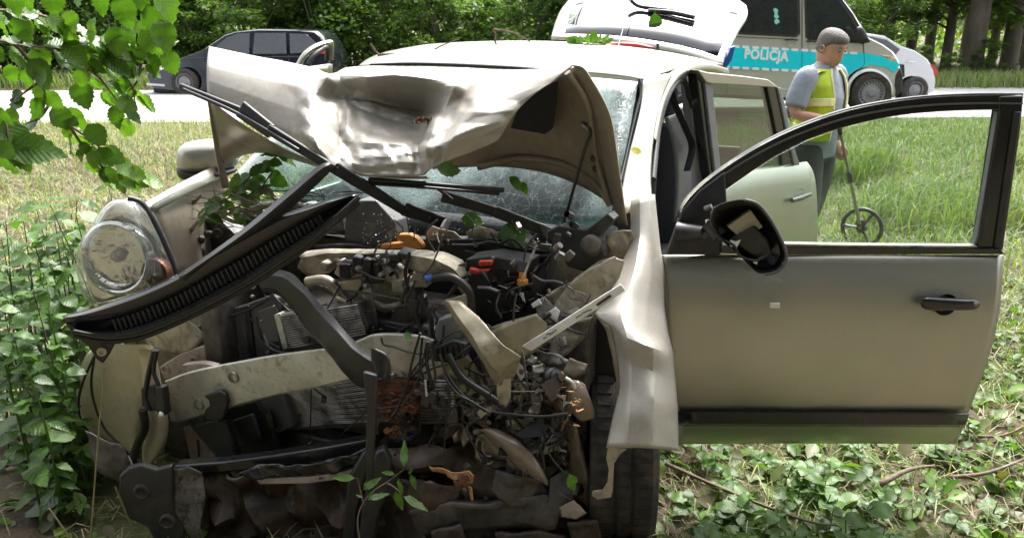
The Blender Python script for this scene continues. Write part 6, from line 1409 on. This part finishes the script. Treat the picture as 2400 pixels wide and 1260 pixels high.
def skin_body():
    vs = [('pel',0,0,.88,.13),('bel',.0,0,1.02,.13),('che',.0,0,1.22,.145),('nec',.0,0,1.40,.062),('hea',.025,0,1.47,.058),
          ('sR',-.0,-.19,1.335,.062),('eR',-.02,-.30,1.10,.045),('wR',.17,-.22,1.075,.030),
          ('sL',-.0,.19,1.335,.062),('eL',-.03,.25,1.09,.043),('wL',.04,.25,.88,.028),
          ('hR',.0,-.09,.84,.095),('kR',.05,-.10,.47,.062),('aR',.03,-.11,.09,.042),('tR',.15,-.13,.035,.036),
          ('hL',.0,.09,.84,.095),('kL',-.02,.10,.47,.062),('aL',-.12,.10,.09,.042),('tL',.0,.12,.035,.036)]
    ix = {v[0]: i for i, v in enumerate(vs)}
    ed = [('pel','bel'),('bel','che'),('che','nec'),('nec','hea'),('che','sR'),('sR','eR'),('eR','wR'),('che','sL'),('sL','eL'),('eL','wL'),('pel','hR'),('hR','kR'),('kR','aR'),('aR','tR'),('pel','hL'),('hL','kL'),('kL','aL'),('aL','tL')]
    me = bpy.data.meshes.new('body'); me.from_pydata([B(*v[1:4])-foot for v in vs], [(ix[a], ix[b_]) for a, b_ in ed], []); me.materials.append(M['skin'])
    o = link(bpy.data.objects.new('body', me), per, foot)
    o.modifiers.new('k', 'SKIN'); sv = me.skin_vertices[0].data
    for i, v in enumerate(vs): sv[i].radius = (v[4], v[4]*(.75 if v[0] in ('bel','che','pel') else 1))
    sv[0].use_root = True
    s = o.modifiers.new('s', 'SUBSURF'); s.levels = s.render_levels = 2
    return o
pb = skin_body()
# head: shaped by rings (brow, eye sockets, nose, chin), turned down towards the wheel
hd = MB(); HC = B(.035, 0, 1.515); pitch = R(22); yw = R(-8)
Fh = (FW*math.cos(yw)+SD*math.sin(yw)); Sh = Vector((-Fh.y, Fh.x, 0)); Fd = (Fh*math.cos(pitch)-UP*math.sin(pitch)); Uh = Sh.cross(Fd)*-1
Uh = Fd.cross(Sh)
if Uh.z < 0: Uh = -Uh
def hp(f, l, u): return HC+Fd*f+Sh*l+Uh*u
prof = [(-.118,.052,.040,.045),(-.10,.085,.05,.055),(-.075,.098,.066,.072),(-.045,.100,.072,.088),(-.015,.098,.074,.096),(.02,.094,.077,.102),(.05,.096,.077,.102),(.08,.086,.07,.094),(.105,.06,.05,.068),(.12,.02,.018,.024)]
rows = []
for u, f, w, bk in prof:
    ring = []
    for k in range(24):
        t = 2*math.pi*k/24; c_, s_ = math.cos(t), math.sin(t); ff = (f if c_ > 0 else bk)*c_; ww = w*s_
        if c_ > .6 and -.06 < u < .03: ff += .02*max(0, 1-abs(t if t < 3 else 6.283-t)/.3)*(1.2 if u < -.03 else .6)
        if c_ > .5 and abs(u-.02) < .012 and .2 < abs(s_) < .5: ff -= .008
        ring.append(hp(ff, ww, u))
    rows.append(ring)
hd.grid(rows, True); hd.f.append(tuple(range(23, -1, -1))); hd.f.append(tuple(len(hd.v)-24+k for k in range(24)))
head = hd.build('head', M['skin'], per, sub=1, smooth=180)
for s in (-1, 1):
    m = MB(); m.lathe(hp(.086, .031*s, .018), Fd, [(0,.004),(.007,.003),(.010,-.001),(.010,-.006)], 12); m.build('eye', M['eyeball'], head, smooth=180)
    m = MB(); m.lathe(hp(.093, .031*s, .018), Fd, [(0,.003),(.005,.002),(.006,-.002)], 10); m.build('pupil', M['black'], head)
    m = MB(); m.lathe(hp(-.005, .076*s, .0), Sh*s+Fd*-.3, [(0,.0),(.012,.004),(.02,.012),(.024,.008),(.02,-.005)], 14); m.build('ear', M['skin'], head, smooth=180)
    m = MB(); m.tube([hp(.095, .015*s, .042), hp(.094, .032*s, .046), hp(.084, .048*s, .04)], .004, 6); m.build('eyebrow', M['hair'], head)
m = MB(); m.tube([hp(.089,-.024,-.068), hp(.099,0,-.067), hp(.089,.024,-.068)], [.003,.006,.003], 6); m.build('mouth', pmat('lips', (.36,.15,.12), rough=.5), head)
rows = []
for u, f, w, bk in [(-.03,.0,.079,.1),(.0,.01,.081,.106),(.03,.03,.084,.110),(.06,.096,.083,.110),(.09,.098,.077,.1),(.115,.07,.056,.075),(.13,.02,.02,.026)]:
    rows.append([hp((f if math.cos(t) > 0 else bk)*math.cos(t), w*math.sin(t), u) for t in np.linspace(0, 2*math.pi, 25)[:-1]])
m = MB(); m.grid(rows, True); m.f.append(tuple(len(m.v)-24+k for k in range(24))); m.build('hair', M['hair'], per, sub=1, smooth=180, solid=.004)
def loft(name, secs, mat, parent, n=24, arc=None, solid=.006, sub=1, off=1.0):
    secs = [tuple(a+(b_-a)*k/3 for a, b_ in zip(p, q_)) for p, q_ in zip(secs, secs[1:]) for k in range(3)]+[secs[-1]]
    """secs: (f, l, h, half depth, half width)"""
    rows = []
    for f, l, h, d, w in secs:
        th = np.linspace(*(arc or (0, 2*math.pi)), n+1); th = th if arc else th[:-1]
        rows.append([B(f+d*math.cos(t)*off, l+w*math.sin(t)*off, h)+(FW*math.cos(t)+SD*math.sin(t))*(.010*noise.noise(Vector((math.cos(t)*2.2, math.sin(t)*2.2, h*13)))+.006*noise.noise(Vector((math.cos(t)*5, math.sin(t)*5, h*22)))) for t in th])
    m = MB(); m.grid(rows, arc is None); return m.build(name, mat, parent, solid=solid, sub=sub, smooth=180)
TOR = [(.0,0,.80,.118,.165),(.005,0,.9,.125,.168),(.01,0,1.0,.13,.168),(.01,0,1.1,.132,.178),(.008,0,1.2,.132,.192),(.002,0,1.28,.122,.205),(-.004,0,1.34,.105,.19),(-.004,0,1.385,.082,.12),(.0,0,1.41,.068,.078)]
loft('shirt', TOR, M['shirt'], per)
VE = [s for s in TOR if s[2] >= .88][:-1]
VE = [(.0,0,.92,.135,.185)]+[v for v in VE if v[2] > .95]
arcv = (R(25), R(335))
vest = loft('vest', [(f, l, h, d+.014, w+.012) for f, l, h, d, w in VE], M['vest'], per, 28, arcv, .005)
def ring_at(h):
    for a_, b_ in zip(VE, VE[1:]):
        if a_[2] <= h <= b_[2]: k = (h-a_[2])/(b_[2]-a_[2]); return tuple(x+(y-x)*k for x, y in zip(a_, b_))
    return VE[-1]
for h in (.97, 1.15):
    loft('reflective_band', [(f, l, hh, d+.0205, w+.0185) for hh in (h, h+.03, h+.055) for f, l, _, d, w in [ring_at(hh)]], M['refl'], vest, 28, arcv, .002, 0)
for s in (1, -1):
    t = arcv[0]*s; pts = [B(f+(d+.016)*math.cos(t), l+(w+.014)*math.sin(t), h) for f, l, h, d, w in VE]
    m = MB(); m.tube(pts, .008, 6); m.build('vest_edging', M['refl'], vest, smooth=60)
    q_ = [(.0+.062*math.cos(t)-.004, s*(.195+.0*math.cos(t)), 1.295+.085*math.sin(t)) for t in np.linspace(0, 2*math.pi, 17)]
    m = MB(); m.tube([B(*p) for p in q_], .0075, 6, False); m.build('armhole_edging', M['refl'], vest, smooth=60)
def limb(name, pts, rr_, mat, parent=per):
    c_ = curve([B(*p) for p in pts], 5); n = len(c_); r_ = [float(np.interp(i/(n-1), np.linspace(0, 1, len(rr_)), rr_)) for i in range(n)]
    m = MB(); m.tube(c_, r_, 16, True); return m.build(name, mat, parent, smooth=180, sub=1)
limb('sleeve', [(0,-.15,1.365),(-.005,-.20,1.33),(-.02,-.255,1.22),(-.02,-.285,1.14)], [.055,.078,.075,.07], M['shirt'])
limb('sleeve', [(0,.15,1.365),(-.005,.20,1.33),(-.015,.235,1.22),(-.02,.245,1.15)], [.055,.078,.075,.07], M['shirt'])
limb('trouser_leg', [(0,-.085,.90),(.02,-.095,.68),(.05,-.10,.47),(.045,-.11,.25),(.03,-.11,.06)], [.105,.10,.078,.07,.066], M['jeans'])
limb('trouser_leg', [(0,.085,.90),(-.0,.095,.68),(-.02,.10,.47),(-.075,.10,.25),(-.12,.10,.06)], [.105,.10,.078,.07,.066], M['jeans'])
loft('waistband', [(0,0,.78,.115,.165),(0,0,.88,.122,.168),(0,0,.93,.122,.165)], M['jeans'], per)
for p, t in (((.05,-.11,.045),(.17,-.13,.03)),((-.10,.10,.045),(.02,.12,.03))):
    m = MB(); m.tube([B(p[0]-.07, p[1], .035), B(*p), B(*t), B(t[0]+.05, t[1], .026)], [.035,.048,.045,.02], 12, flat=.8); m.build('shoe', M['black'], per, smooth=60, sub=1)
# hands closing on the handle
def hand(w, d, up, side, name='hand'):
    """palm from the wrist w along d, fingers curled round a grip, thumb from the side"""
    d = d.normalized(); s = up.cross(d).normalized()*side; n = d.cross(s)*side
    m = MB(); m.tube([w, w+d*.035, w+d*.075, w+d*.09], [.027,.036,.040,.030], 12, flat=.55); m2 = m
    for i, L in enumerate((.9, 1.0, .95, .75)):
        b0 = w+d*.085+up*(.030-.020*i); pts = [b0, b0+d*.032*L, b0+d*.045*L+s*.026, b0+d*.026*L+s*.044, b0+d*.008+s*.040]
        m.tube(curve(pts, 3), [.0095*(1-.3*k/12) for k in range(13)], 8)
    t0 = w+d*.03+up*.03; m.tube(curve([t0, t0+d*.03+up*.018+s*.012, t0+d*.055+up*.012+s*.03, t0+d*.068+up*.0+s*.042], 3), [.0125*(1-.3*k/9) for k in range(10)], 8)
    return m.build(name, M['skin'], per, smooth=180)
hw = B(.17,-.22,1.075); hand(hw, FW*.7+SD*.6-UP*.1, UP, 1)
hand(B(.04,.25,.88), -UP+FW*.2, FW, 1)
# measuring wheel
MWc = PH(2022, 567, gzn(2.6, 6.0)); MWY = 5.95; wcen = P(2022, 515, MWY); rw = 50/FPX*MWY*1.0
gw_ = gzn(wcen.x, wcen.y); wcen.z = gw_+rw
mw = thing('measuring_wheel', 'black spoked measuring wheel on a long grey handle held by the person', 'measuring wheel', (wcen.x, wcen.y, gw_))
axw = Vector((-.62, -.78, 0)).normalized(); e1 = axw.cross(UP).normalized()
m = MB(); m.tube([wcen+(e1*math.cos(t)+UP*math.sin(t))*(rw-.016) for t in np.linspace(0, 2*math.pi, 41)], .016, 10, False); m.build('rim', M['black'], mw, smooth=60)
for k in range(3):
    t = R(90+120*k+150); d = e1*math.cos(t)+UP*math.sin(t); m = MB(); m.tube([wcen, wcen+d*rw*.5, wcen+d*(rw-.02)], [.026,.017,.026], 8, flat=.5); m.build('spoke', M['black'], mw, smooth=60)
m = MB(); m.lathe(wcen, axw, [(0,.035),(.03,.035),(.036,.025),(.036,-.02),(0,-.02)], 18); m.build('hub', M['black'], mw, smooth=40)
grip = hw+FW*.05+SD*.05+UP*.01; hub = wcen+axw*.03
M['pole'] = pmat('grey_handle_tube', (.27,.29,.30), (.33,.35,.36), rough=.35, metal=.5)
m = MB(); m.tube([hub+UP*.0, hub.lerp(grip, .55)], .013, 10); m.tube([hub.lerp(grip, .5), hub.lerp(grip, .92)], .010, 10); m.build('pole', M['pole'], mw, smooth=60)
m = MB(); m.tube([hub.lerp(grip, .47), hub.lerp(grip, .55)], .02, 10); m.build('pole_collar', M['black'], mw, smooth=60)
m = MB(); m.tube([hub.lerp(grip, .88), grip, grip+(grip-hub).normalized()*.07], [.015,.018,.016], 10); m.build('grip', M['black'], mw, smooth=60)
m = MB(); m.box(wcen+axw*.05+UP*.05, (.06,.05,.05)); m.build('counter', M['black'], mw, bevel=.008)
# ================================================================ PLANTS IN FRONT
def leaf_mesh(name, n=9, w=.62, serr=.10, fold=.16, curl=.22, mat='leaf', seed=0, tip=.75):
    q = random.Random(seed); v, f = [], []
    for i in range(n+1):
        t = i/n; hw = .5*w*float(np.interp(t, [0,.04,.14,.28,.42,.6,.76,.88,.95,1], [0,.36,.74,.95,1,.86,.56,.27,.11,0])); z = -curl*t*t+.03*math.sin(t*9+seed)
        s = 1+serr*(1 if i % 2 else -1)
        v += [(t, 0, z), (min(1, t+.05*(i % 2)), hw*s, z+fold*hw+.03*q.uniform(-1, 1)), (min(1, t+.05*(i % 2)), -hw*s, z+fold*hw+.03*q.uniform(-1, 1))]
    for i in range(n):
        a, b_ = i*3, i*3+3; f += [(a, a+1, b_+1, b_), (a, b_, b_+2, a+2)]
    k = len(v); v += [(-.16, .008, .01), (-.16, -.008, .01), (0, -.008, 0), (0, .008, 0)]; f.append((k, k+1, k+2, k+3))
    me = bpy.data.meshes.new(name); me.from_pydata(v, [], f); me.materials.append(M[mat]); me.shade_smooth(); return me
LV = [leaf_mesh('leaf', 15, .74, .055, .2, c, 'leaf', k) for k, c in enumerate((.1, .3, .55, .18))]+[leaf_mesh('leaf', 13, .6, .07, .35, .35, 'leaf', 31), leaf_mesh('leaf', 13, .82, .05, .05, -.2, 'leaf', 32)]
LB = [leaf_mesh('leaf', 11, .54, .06, .15, c, 'leaf_bush', 10+k, .8) for k, c in enumerate((.15, .35, .5, .25))]
LB += [leaf_mesh('leaf', 9, .8, .03, .1, .3, 'leaf_bush', 21), leaf_mesh('leaf', 8, .36, .02, .2, .5, 'leaf_bush', 22), leaf_mesh('leaf', 9, .66, .04, .12, .15, 'leaf_bush', 23)]
def put_leaf(parent, me, pos, d, nrm, L, q):
    d = d.normalized(); y = nrm.cross(d).normalized(); z = d.cross(y)
    o = bpy.data.objects.new('leaf', me); link(o, parent, pos)
    o.rotation_euler = Matrix((d, y, z)).transposed().to_euler(); o.scale = (L, L, L); return o
def spray(name, label, cat, twigs, leaves, Yf, meshes, seed, mat='twig', per_m=26, Lr=(.055,.085), droop=.5, face=.55, group=None, r=.0035):
    """twigs: pixel polylines; leaves set along them"""
    q = random.Random(seed); base = P(*twigs[0][0], Yf(*twigs[0][0])); t = thing(name, label, cat, base, group)
    for tw in twigs:
        c = curve([P(x, y, Yf(x, y)) for x, y in tw], 6); m = MB(); m.tube(c, [r*(1-.7*i/len(c)) for i in range(len(c))], 6); m.build('twig', M[mat], t, smooth=60)
        L = sum((b_-a).length for a, b_ in zip(c, c[1:])); n = max(3, int(L*per_m)); pts = resample(c, n)
        for i, p in enumerate(pts):
            if i == 0: continue
            dr = (pts[i]-pts[i-1]).normalized(); sd_ = 1 if i % 2 else -1
            side = Vector((dr.z, q.uniform(-.5, .5), -dr.x))*sd_
            d = dr*.7+side*q.uniform(.5, 1.0)+Vector((0, q.uniform(-.3, .3), -droop*q.uniform(.4, 1.3)))
            nm = Vector((q.uniform(-.5, .5), -face+q.uniform(-.4, .3), q.uniform(.35, 1.0)))
            put_leaf(t, q.choice(meshes), p+d.normalized()*.008, d, nm, q.uniform(*Lr), q)
    for x, y, Lpx, ang, tone in leaves:
        Y = Yf(x, y)+q.uniform(-.06, .06); p = P(x, y, Y); d = Vector((math.cos(R(ang)), q.uniform(-.25, .25), -math.sin(R(ang))))
        nm = Vector((q.uniform(-.6, .6), -.8, q.uniform(.2, .9))) if tone else Vector((q.uniform(-.4, .4), -.5, q.uniform(.4, .9)))
        put_leaf(t, q.choice(meshes), p, d, nm, Lpx/FPX*Y*(.62 if tone else .78), q)
    return t
Y1 = lambda x, y: 1.55+.0006*x+.0002*y
spray('hazel_branch', 'leafy green branch hanging down in the upper left corner', 'branch',
      [[(-60,90),(0,95),(60,108),(130,112),(210,125),(285,170)], [(30,98),(70,145),(95,190),(118,240),(160,290),(215,330),(262,370),(318,412)],
       [(130,112),(190,150),(235,185),(270,230),(300,270)], [(-50,20),(40,28),(110,40),(180,75),(250,110),(330,150)], [(95,190),(60,215),(30,240)], [(160,290),(200,350),(245,395),(300,420)], [(285,170),(310,205),(318,250)], [(330,150),(322,190),(300,215)], [(180,75),(240,90),(300,100),(380,110)], [(118,240),(95,275),(60,290)]],
      [(230,-25,95,85,1),(280,-10,120,75,1),(340,40,110,78,1),(120,-30,110,95,1),(20,-50,130,80,1),(70,-40,100,100,1),(180,-40,90,80,1),(310,-40,110,65,1),(90,30,80,100,0),(150,25,75,60,0),(10,40,70,110,0),
       (150,95,95,55,0),(200,110,95,60,0),(250,130,85,40,0),(105,150,80,120,0),(60,160,70,100,0),(165,250,75,70,0),(205,290,80,60,0),(230,345,70,55,0),(215,350,60,80,0),(275,120,60,30,0),(245,205,70,60,0),(180,190,90,70,0),(20,150,60,90,0),(60,230,75,150,0),(285,235,50,60,0),(345,10,110,70,0),(375,45,100,80,0),(310,30,100,100,0),(330,70,90,60,0),(270,60,90,90,0),(225,40,90,110,0),(365,-30,110,60,0),(300,-10,100,120,0),(255,95,80,70,0)],
      Y1, LV, 3, per_m=58, Lr=(.034,.062), droop=.45)
Y2 = lambda x, y: 1.45
spray('hazel_branch', 'few dark drooping leaves at the left picture edge below the leafy branch', 'branch', [[(-60,255),(-20,262),(10,280),(20,330)], [(-60,320),(-20,330),(8,345)]], [(-30,275,80,55,0),(-20,335,75,40,0),(0,250,60,70,0)], Y2, LV, 5, per_m=20)
# ---- undergrowth on the left: leafy stems one by one
used2 = {}
def uniq2(base, places):
    for p in places:
        o = base+' '+p
        if o not in used2: used2[o] = 1; return o
    return base+' '+places[-1]
def stem_label(x, Y, top):
    h = 'tall' if top < 540 else 'middling' if top < 620 else 'low'
    d = 'nearest' if Y < 2.6 else 'middle' if Y < 2.95 else 'rearmost'
    w = 'at the left picture edge' if x < 0 else 'near the left picture edge' if x < 60 else 'amid the left thicket' if x < 120 else 'beside the washer tank' if x < 165 else 'behind the headlight'
    return uniq2('%s leafy stem %s, of the %s row' % (h, w, d), ['', 'with a slight lean', 'in the same tuft', 'in the same tuft']).strip()
def plant_label(x, y, side):
    a = int((x-side[0])/(side[1]-side[0])*5); b_ = int((y-side[2])/(side[3]-side[2])*6)
    return 'small green plant, '+side[4][max(0, min(4, a))]+', '+['farthest row','far row','middle row','near row','nearer row','nearest row'][max(0, min(5, b_))]
q = random.Random(12)
sp_ = []
for k in range(17):
    x0 = q.uniform(-60, 190); Y = q.uniform(2.9, 3.4) if x0 > 90 else q.uniform(2.4, 3.1); top = q.uniform(480, 700)+max(0, x0-120)*.8
    sp_.append((x0, Y, top))
for k, (x, Y, t_) in enumerate([(150,3.0,470),(205,3.05,440),(100,2.9,520),(40,2.8,540),(0,2.9,570),(170,2.9,500),(60,2.6,610),(70,2.55,680),(20,2.5,700),(140,2.95,590),(80,2.75,480),(185,3.2,520),(120,3.25,500),(60,3.2,500),(10,3.1,520),(-30,3.1,540),(90,3.0,560),(30,2.95,600),(150,3.1,600),(110,2.8,640),(50,2.75,660),(-10,2.7,680),(130,2.75,720),(75,2.6,760),(20,2.45,780),(-15,2.5,820),(100,2.6,800),(-20,2.6,630)]): sp_.append((x, Y, t_))
for k, (x0, Y, top) in enumerate(sp_):
    tp_ = P(x0+q.uniform(-10, 50), top, Y); gx = tp_.x+q.uniform(-.12, .12); base = Vector((gx, Y+q.uniform(-.05, .1), gzn(gx, Y)))
    t = thing('nettle_stem', stem_label(x0, Y, top), 'plant', base, 'leafy stems left of the headlight')
    mid = base.lerp(tp_, .55)+Vector((q.uniform(-.05, .05), q.uniform(-.05, .05), .03)); c = curve([base, mid, tp_], 8)
    m = MB(); m.tube(c, [.005*(1-.75*i/len(c)) for i in range(len(c))], 6); m.build('stem', M['leaf_bush'] if k % 3 else M['twig'], t, smooth=60)
    pts = resample(c, 10); az = q.uniform(0, 6.28)
    for i in range(1, 10):
        for s in (0, math.pi, 1.6):
            if s == 1.6 and i % 2: continue
            a = az+i*1.57+s; d = Vector((math.cos(a), math.sin(a)*.7, q.uniform(-.35, .35)))
            put_leaf(t, q.choice(LB), pts[i]+d*.01, d, Vector((q.uniform(-.3, .3), q.uniform(-.7, .0), 1)), q.choice((.045,.06,.075,.095,.12))*q.uniform(.85, 1.15)*(1.15-.35*i/10), q)
# low ground plants
def rosette(x, y, h, n, L, label, seed, group):
    q = random.Random(seed); p = PH(x, y, 0); p.z = gzn(p.x, p.y); t = thing('seedling', label, 'plant', p, group); m = MB(); top = p+Vector((q.uniform(-.02, .02), q.uniform(-.02, .02), h)); m.tube([p, top], [.003, .0015], 5); m.build('stem', M['leaf_bush'], t)
    for k in range(n):
        a = 2*math.pi*k/n+q.uniform(-.4, .4); d = Vector((math.cos(a), math.sin(a), q.uniform(-.2, .6))); put_leaf(t, q.choice(LB), p.lerp(top, q.uniform(.45, 1)), d, Vector((q.uniform(-.3, .3), q.uniform(-.6, 0), 1)), L*q.uniform(.7, 1.15), q)
q = random.Random(31)
for k in range(64):
    x = q.uniform(1575, 2080); y = q.uniform(1075, 1330); rosette(x, y, q.uniform(.03, .13), q.choice((4, 5, 6)), q.uniform(.05, .095), plant_label(x, y, (1575,2080,1075,1330,['right beside the front tyre','right of the tyre','under the door middle','under the door handle','under the far door corner'])), 100+k, 'young plants below the front door')
for k in range(26):
    x = q.uniform(2080, 2420); y = q.uniform(740, 1250); rosette(x, y, q.uniform(.02, .12), q.choice((3, 4, 5)), q.uniform(.04, .08), plant_label(x, y, (2080,2420,740,1250,['below the door corner','just past the door corner','past the door edge','near the right picture edge','at the right picture edge'])), 200+k, 'young plants right of the door')
for k in range(20):
    x = q.uniform(-20, 240); y = q.uniform(960, 1260); rosette(x, y, q.uniform(.03, .14), q.choice((4, 5)), q.uniform(.04, .08), plant_label(x, y, (-20,240,960,1260,['at the left picture edge','left on the bare soil','on the soil left of the tank','below the washer tank','beside the tow hook'])), 300+k, 'young plants left of the wreck')
# cut grass stalks bottom left
for pts, lb in (([(245,860),(232,1000),(212,1258)], 'tall dark stalk crossing in front of the left soil'), ([(270,1140),(295,1200),(330,1290)], 'yellowish grass stalk leaning by the tow hook'), ([(115,1190),(140,1225),(165,1262)], 'short dry stalk at the bottom left')):
    m = MB(); m.tube(curve([P(x, y, 2.28) for x, y in pts], 5), .0028, 5); tag(m.build('grass_stalk', M['hay'], smooth=60), lb, 'stalk')
# leaves and sprigs lying on the wreck
Yc = lambda x, y: 2.02
spray('sprig', 'green sprig with long leaves growing up before the crushed sump', 'sprig', [[(845,1275),(838,1220),(850,1180),(875,1150),(905,1130),(930,1112),(945,1100)], [(905,1130),(930,1145),(940,1160)], [(852,1180),(845,1150),(838,1120)]],
      [(935,1120,90,88,1),(962,1110,80,70,1),(925,1110,58,190,1),(958,1110,40,300,1),(850,1165,34,200,1),(852,1140,32,300,1),(862,1160,30,340,1)], Yc, [leaf_mesh('leaf', 8, .34, .03, .15, .2, 'leaf_bush', 44, .9)], 6, per_m=0.1, r=.003)
def one_leaf(x, y, Y, L, ang, label, mat='leaf', flat=.6, w=.62, seed=0):
    me = leaf_mesh('fallen_leaf', 9, w, .08, .12, .15, mat, seed); p = P(x, y, Y); o = link(bpy.data.objects.new('fallen_leaf', me), None, p)
    d = Vector((math.cos(R(ang)), .15, -math.sin(R(ang)))).normalized(); nm = Vector((.1, -flat, 1-flat*.5)); yv = nm.cross(d).normalized(); z = d.cross(yv)
    o.rotation_euler = Matrix((d, yv, z)).transposed().to_euler(); o.scale = (L,)*3; return tag(o, label, 'leaf')
M['leaf_yellow'] = leaf_mat('yellowed_leaf', [(.45,.38,.06), (.5,.42,.08)], trans=.3)
one_leaf(1478,352,2.66,.045,8,'small yellow leaf stuck to the left windscreen pillar','leaf_yellow',.8,.7,1)
one_leaf(1165,548,2.62,.13,4,'large green leaf lying flat on the firewall debris','leaf',.75,.7,2)
one_leaf(1080,512,2.70,.085,10,'dark green leaf on the broken scuttle below the screen','leaf',.8,.7,3)
one_leaf(1200,565,2.60,.10,8,'second green leaf under the large one on the firewall','leaf',.7,.6,4)
one_leaf(1025,398,2.74,.085,0,'green leaf tucked under the folded bonnet edge','leaf',.8,.7,5)
one_leaf(1192,415,2.72,.08,40,'green leaf on the upper windscreen under the bonnet','leaf',.8,.5,6)
one_leaf(1225,425,2.72,.06,70,'narrow leaf beside the bonnet stay on the windscreen','leaf',.8,.4,7)
one_leaf(1450,552,2.50,.06,10,'green leaf wedged at the foot of the windscreen pillar','leaf',.8,.6,8)
one_leaf(945,782,2.08,.03,30,'tiny bright green leaf on the crash beam','leaf',.8,.7,9)
one_leaf(1535,30,5.4,.16,85,'green leaf hanging from the rear wiper','leaf',.8,.6,10)
one_leaf(1335,1110,2.0,.07,75,'green and brown leaf by the left wheel arch','leaf',.8,.5,11)
q = random.Random(51)
t = thing('leafy_twig', 'broken twig with grey green leaves lying on the windscreen by the right wing', 'twig', P(560,440,2.8))
for tw in ([(480,500),(540,460),(590,410),(650,365)], [(540,460),(600,450),(640,400)], [(500,490),(560,500),(610,470)]):
    c = curve([P(x, y, 2.72+.001*(x-480)) for x, y in tw], 6); m = MB(); m.tube(c, .003, 5); m.build('twig', M['twig'], t)
    for p in resample(c, 9):
        for _ in range(2): put_leaf(t, q.choice(LB), p, Vector((q.uniform(-1, 1), q.uniform(-.6, .2), q.uniform(-.5, .7))), Vector((q.uniform(-.6, .6), -.6, .7)), q.uniform(.045, .08), q)
t = thing('leafy_twig', 'small spray of leaves standing on the roof beside the aerial', 'twig', P(1385,104,4.6))
for x, ang in ((1350,215),(1365,250),(1378,268),(1390,275),(1400,290),(1412,300),(1420,318),(1360,200)):
    put_leaf(t, q.choice(LB), P(x, 103, 4.6), Vector((math.cos(R(ang)), q.uniform(-.2, .2), -math.sin(R(ang)))), Vector((q.uniform(-.4, .4), -1, .3)), q.uniform(.05, .09), q)
m = MB(); m.tube([P(1345,103,4.6), P(1420,105,4.6)], .004, 5); m.build('twig', M['twig'], t)
def roof_twig(strands, Y, label):
    t = thing('bare_twig', label, 'twig', P(*strands[0][0], Y))
    for s in strands:
        m = MB(); c = curve([P(x, y, Y) for x, y in s], 4); m.tube(c, [.0065*(1-.6*i/len(c)) for i in range(len(c))], 5); m.build('twig', M['twig'], t, smooth=60)
roof_twig([[(868,102),(885,125),(900,128),(935,127),(960,127),(990,131),(1010,121),(1040,105),(1072,93)], [(1010,121),(1045,117),(1074,117)], [(888,128),(892,140),(908,136)]], 4.0, 'bare crooked twig lying across the left end of the roof')
roof_twig([[(1156,68),(1162,80),(1163,103),(1200,108),(1240,109),(1305,107)], [(1156,68),(1200,76),(1225,88),(1243,98)]], 4.3, 'bare forked twig standing up from the middle of the roof')
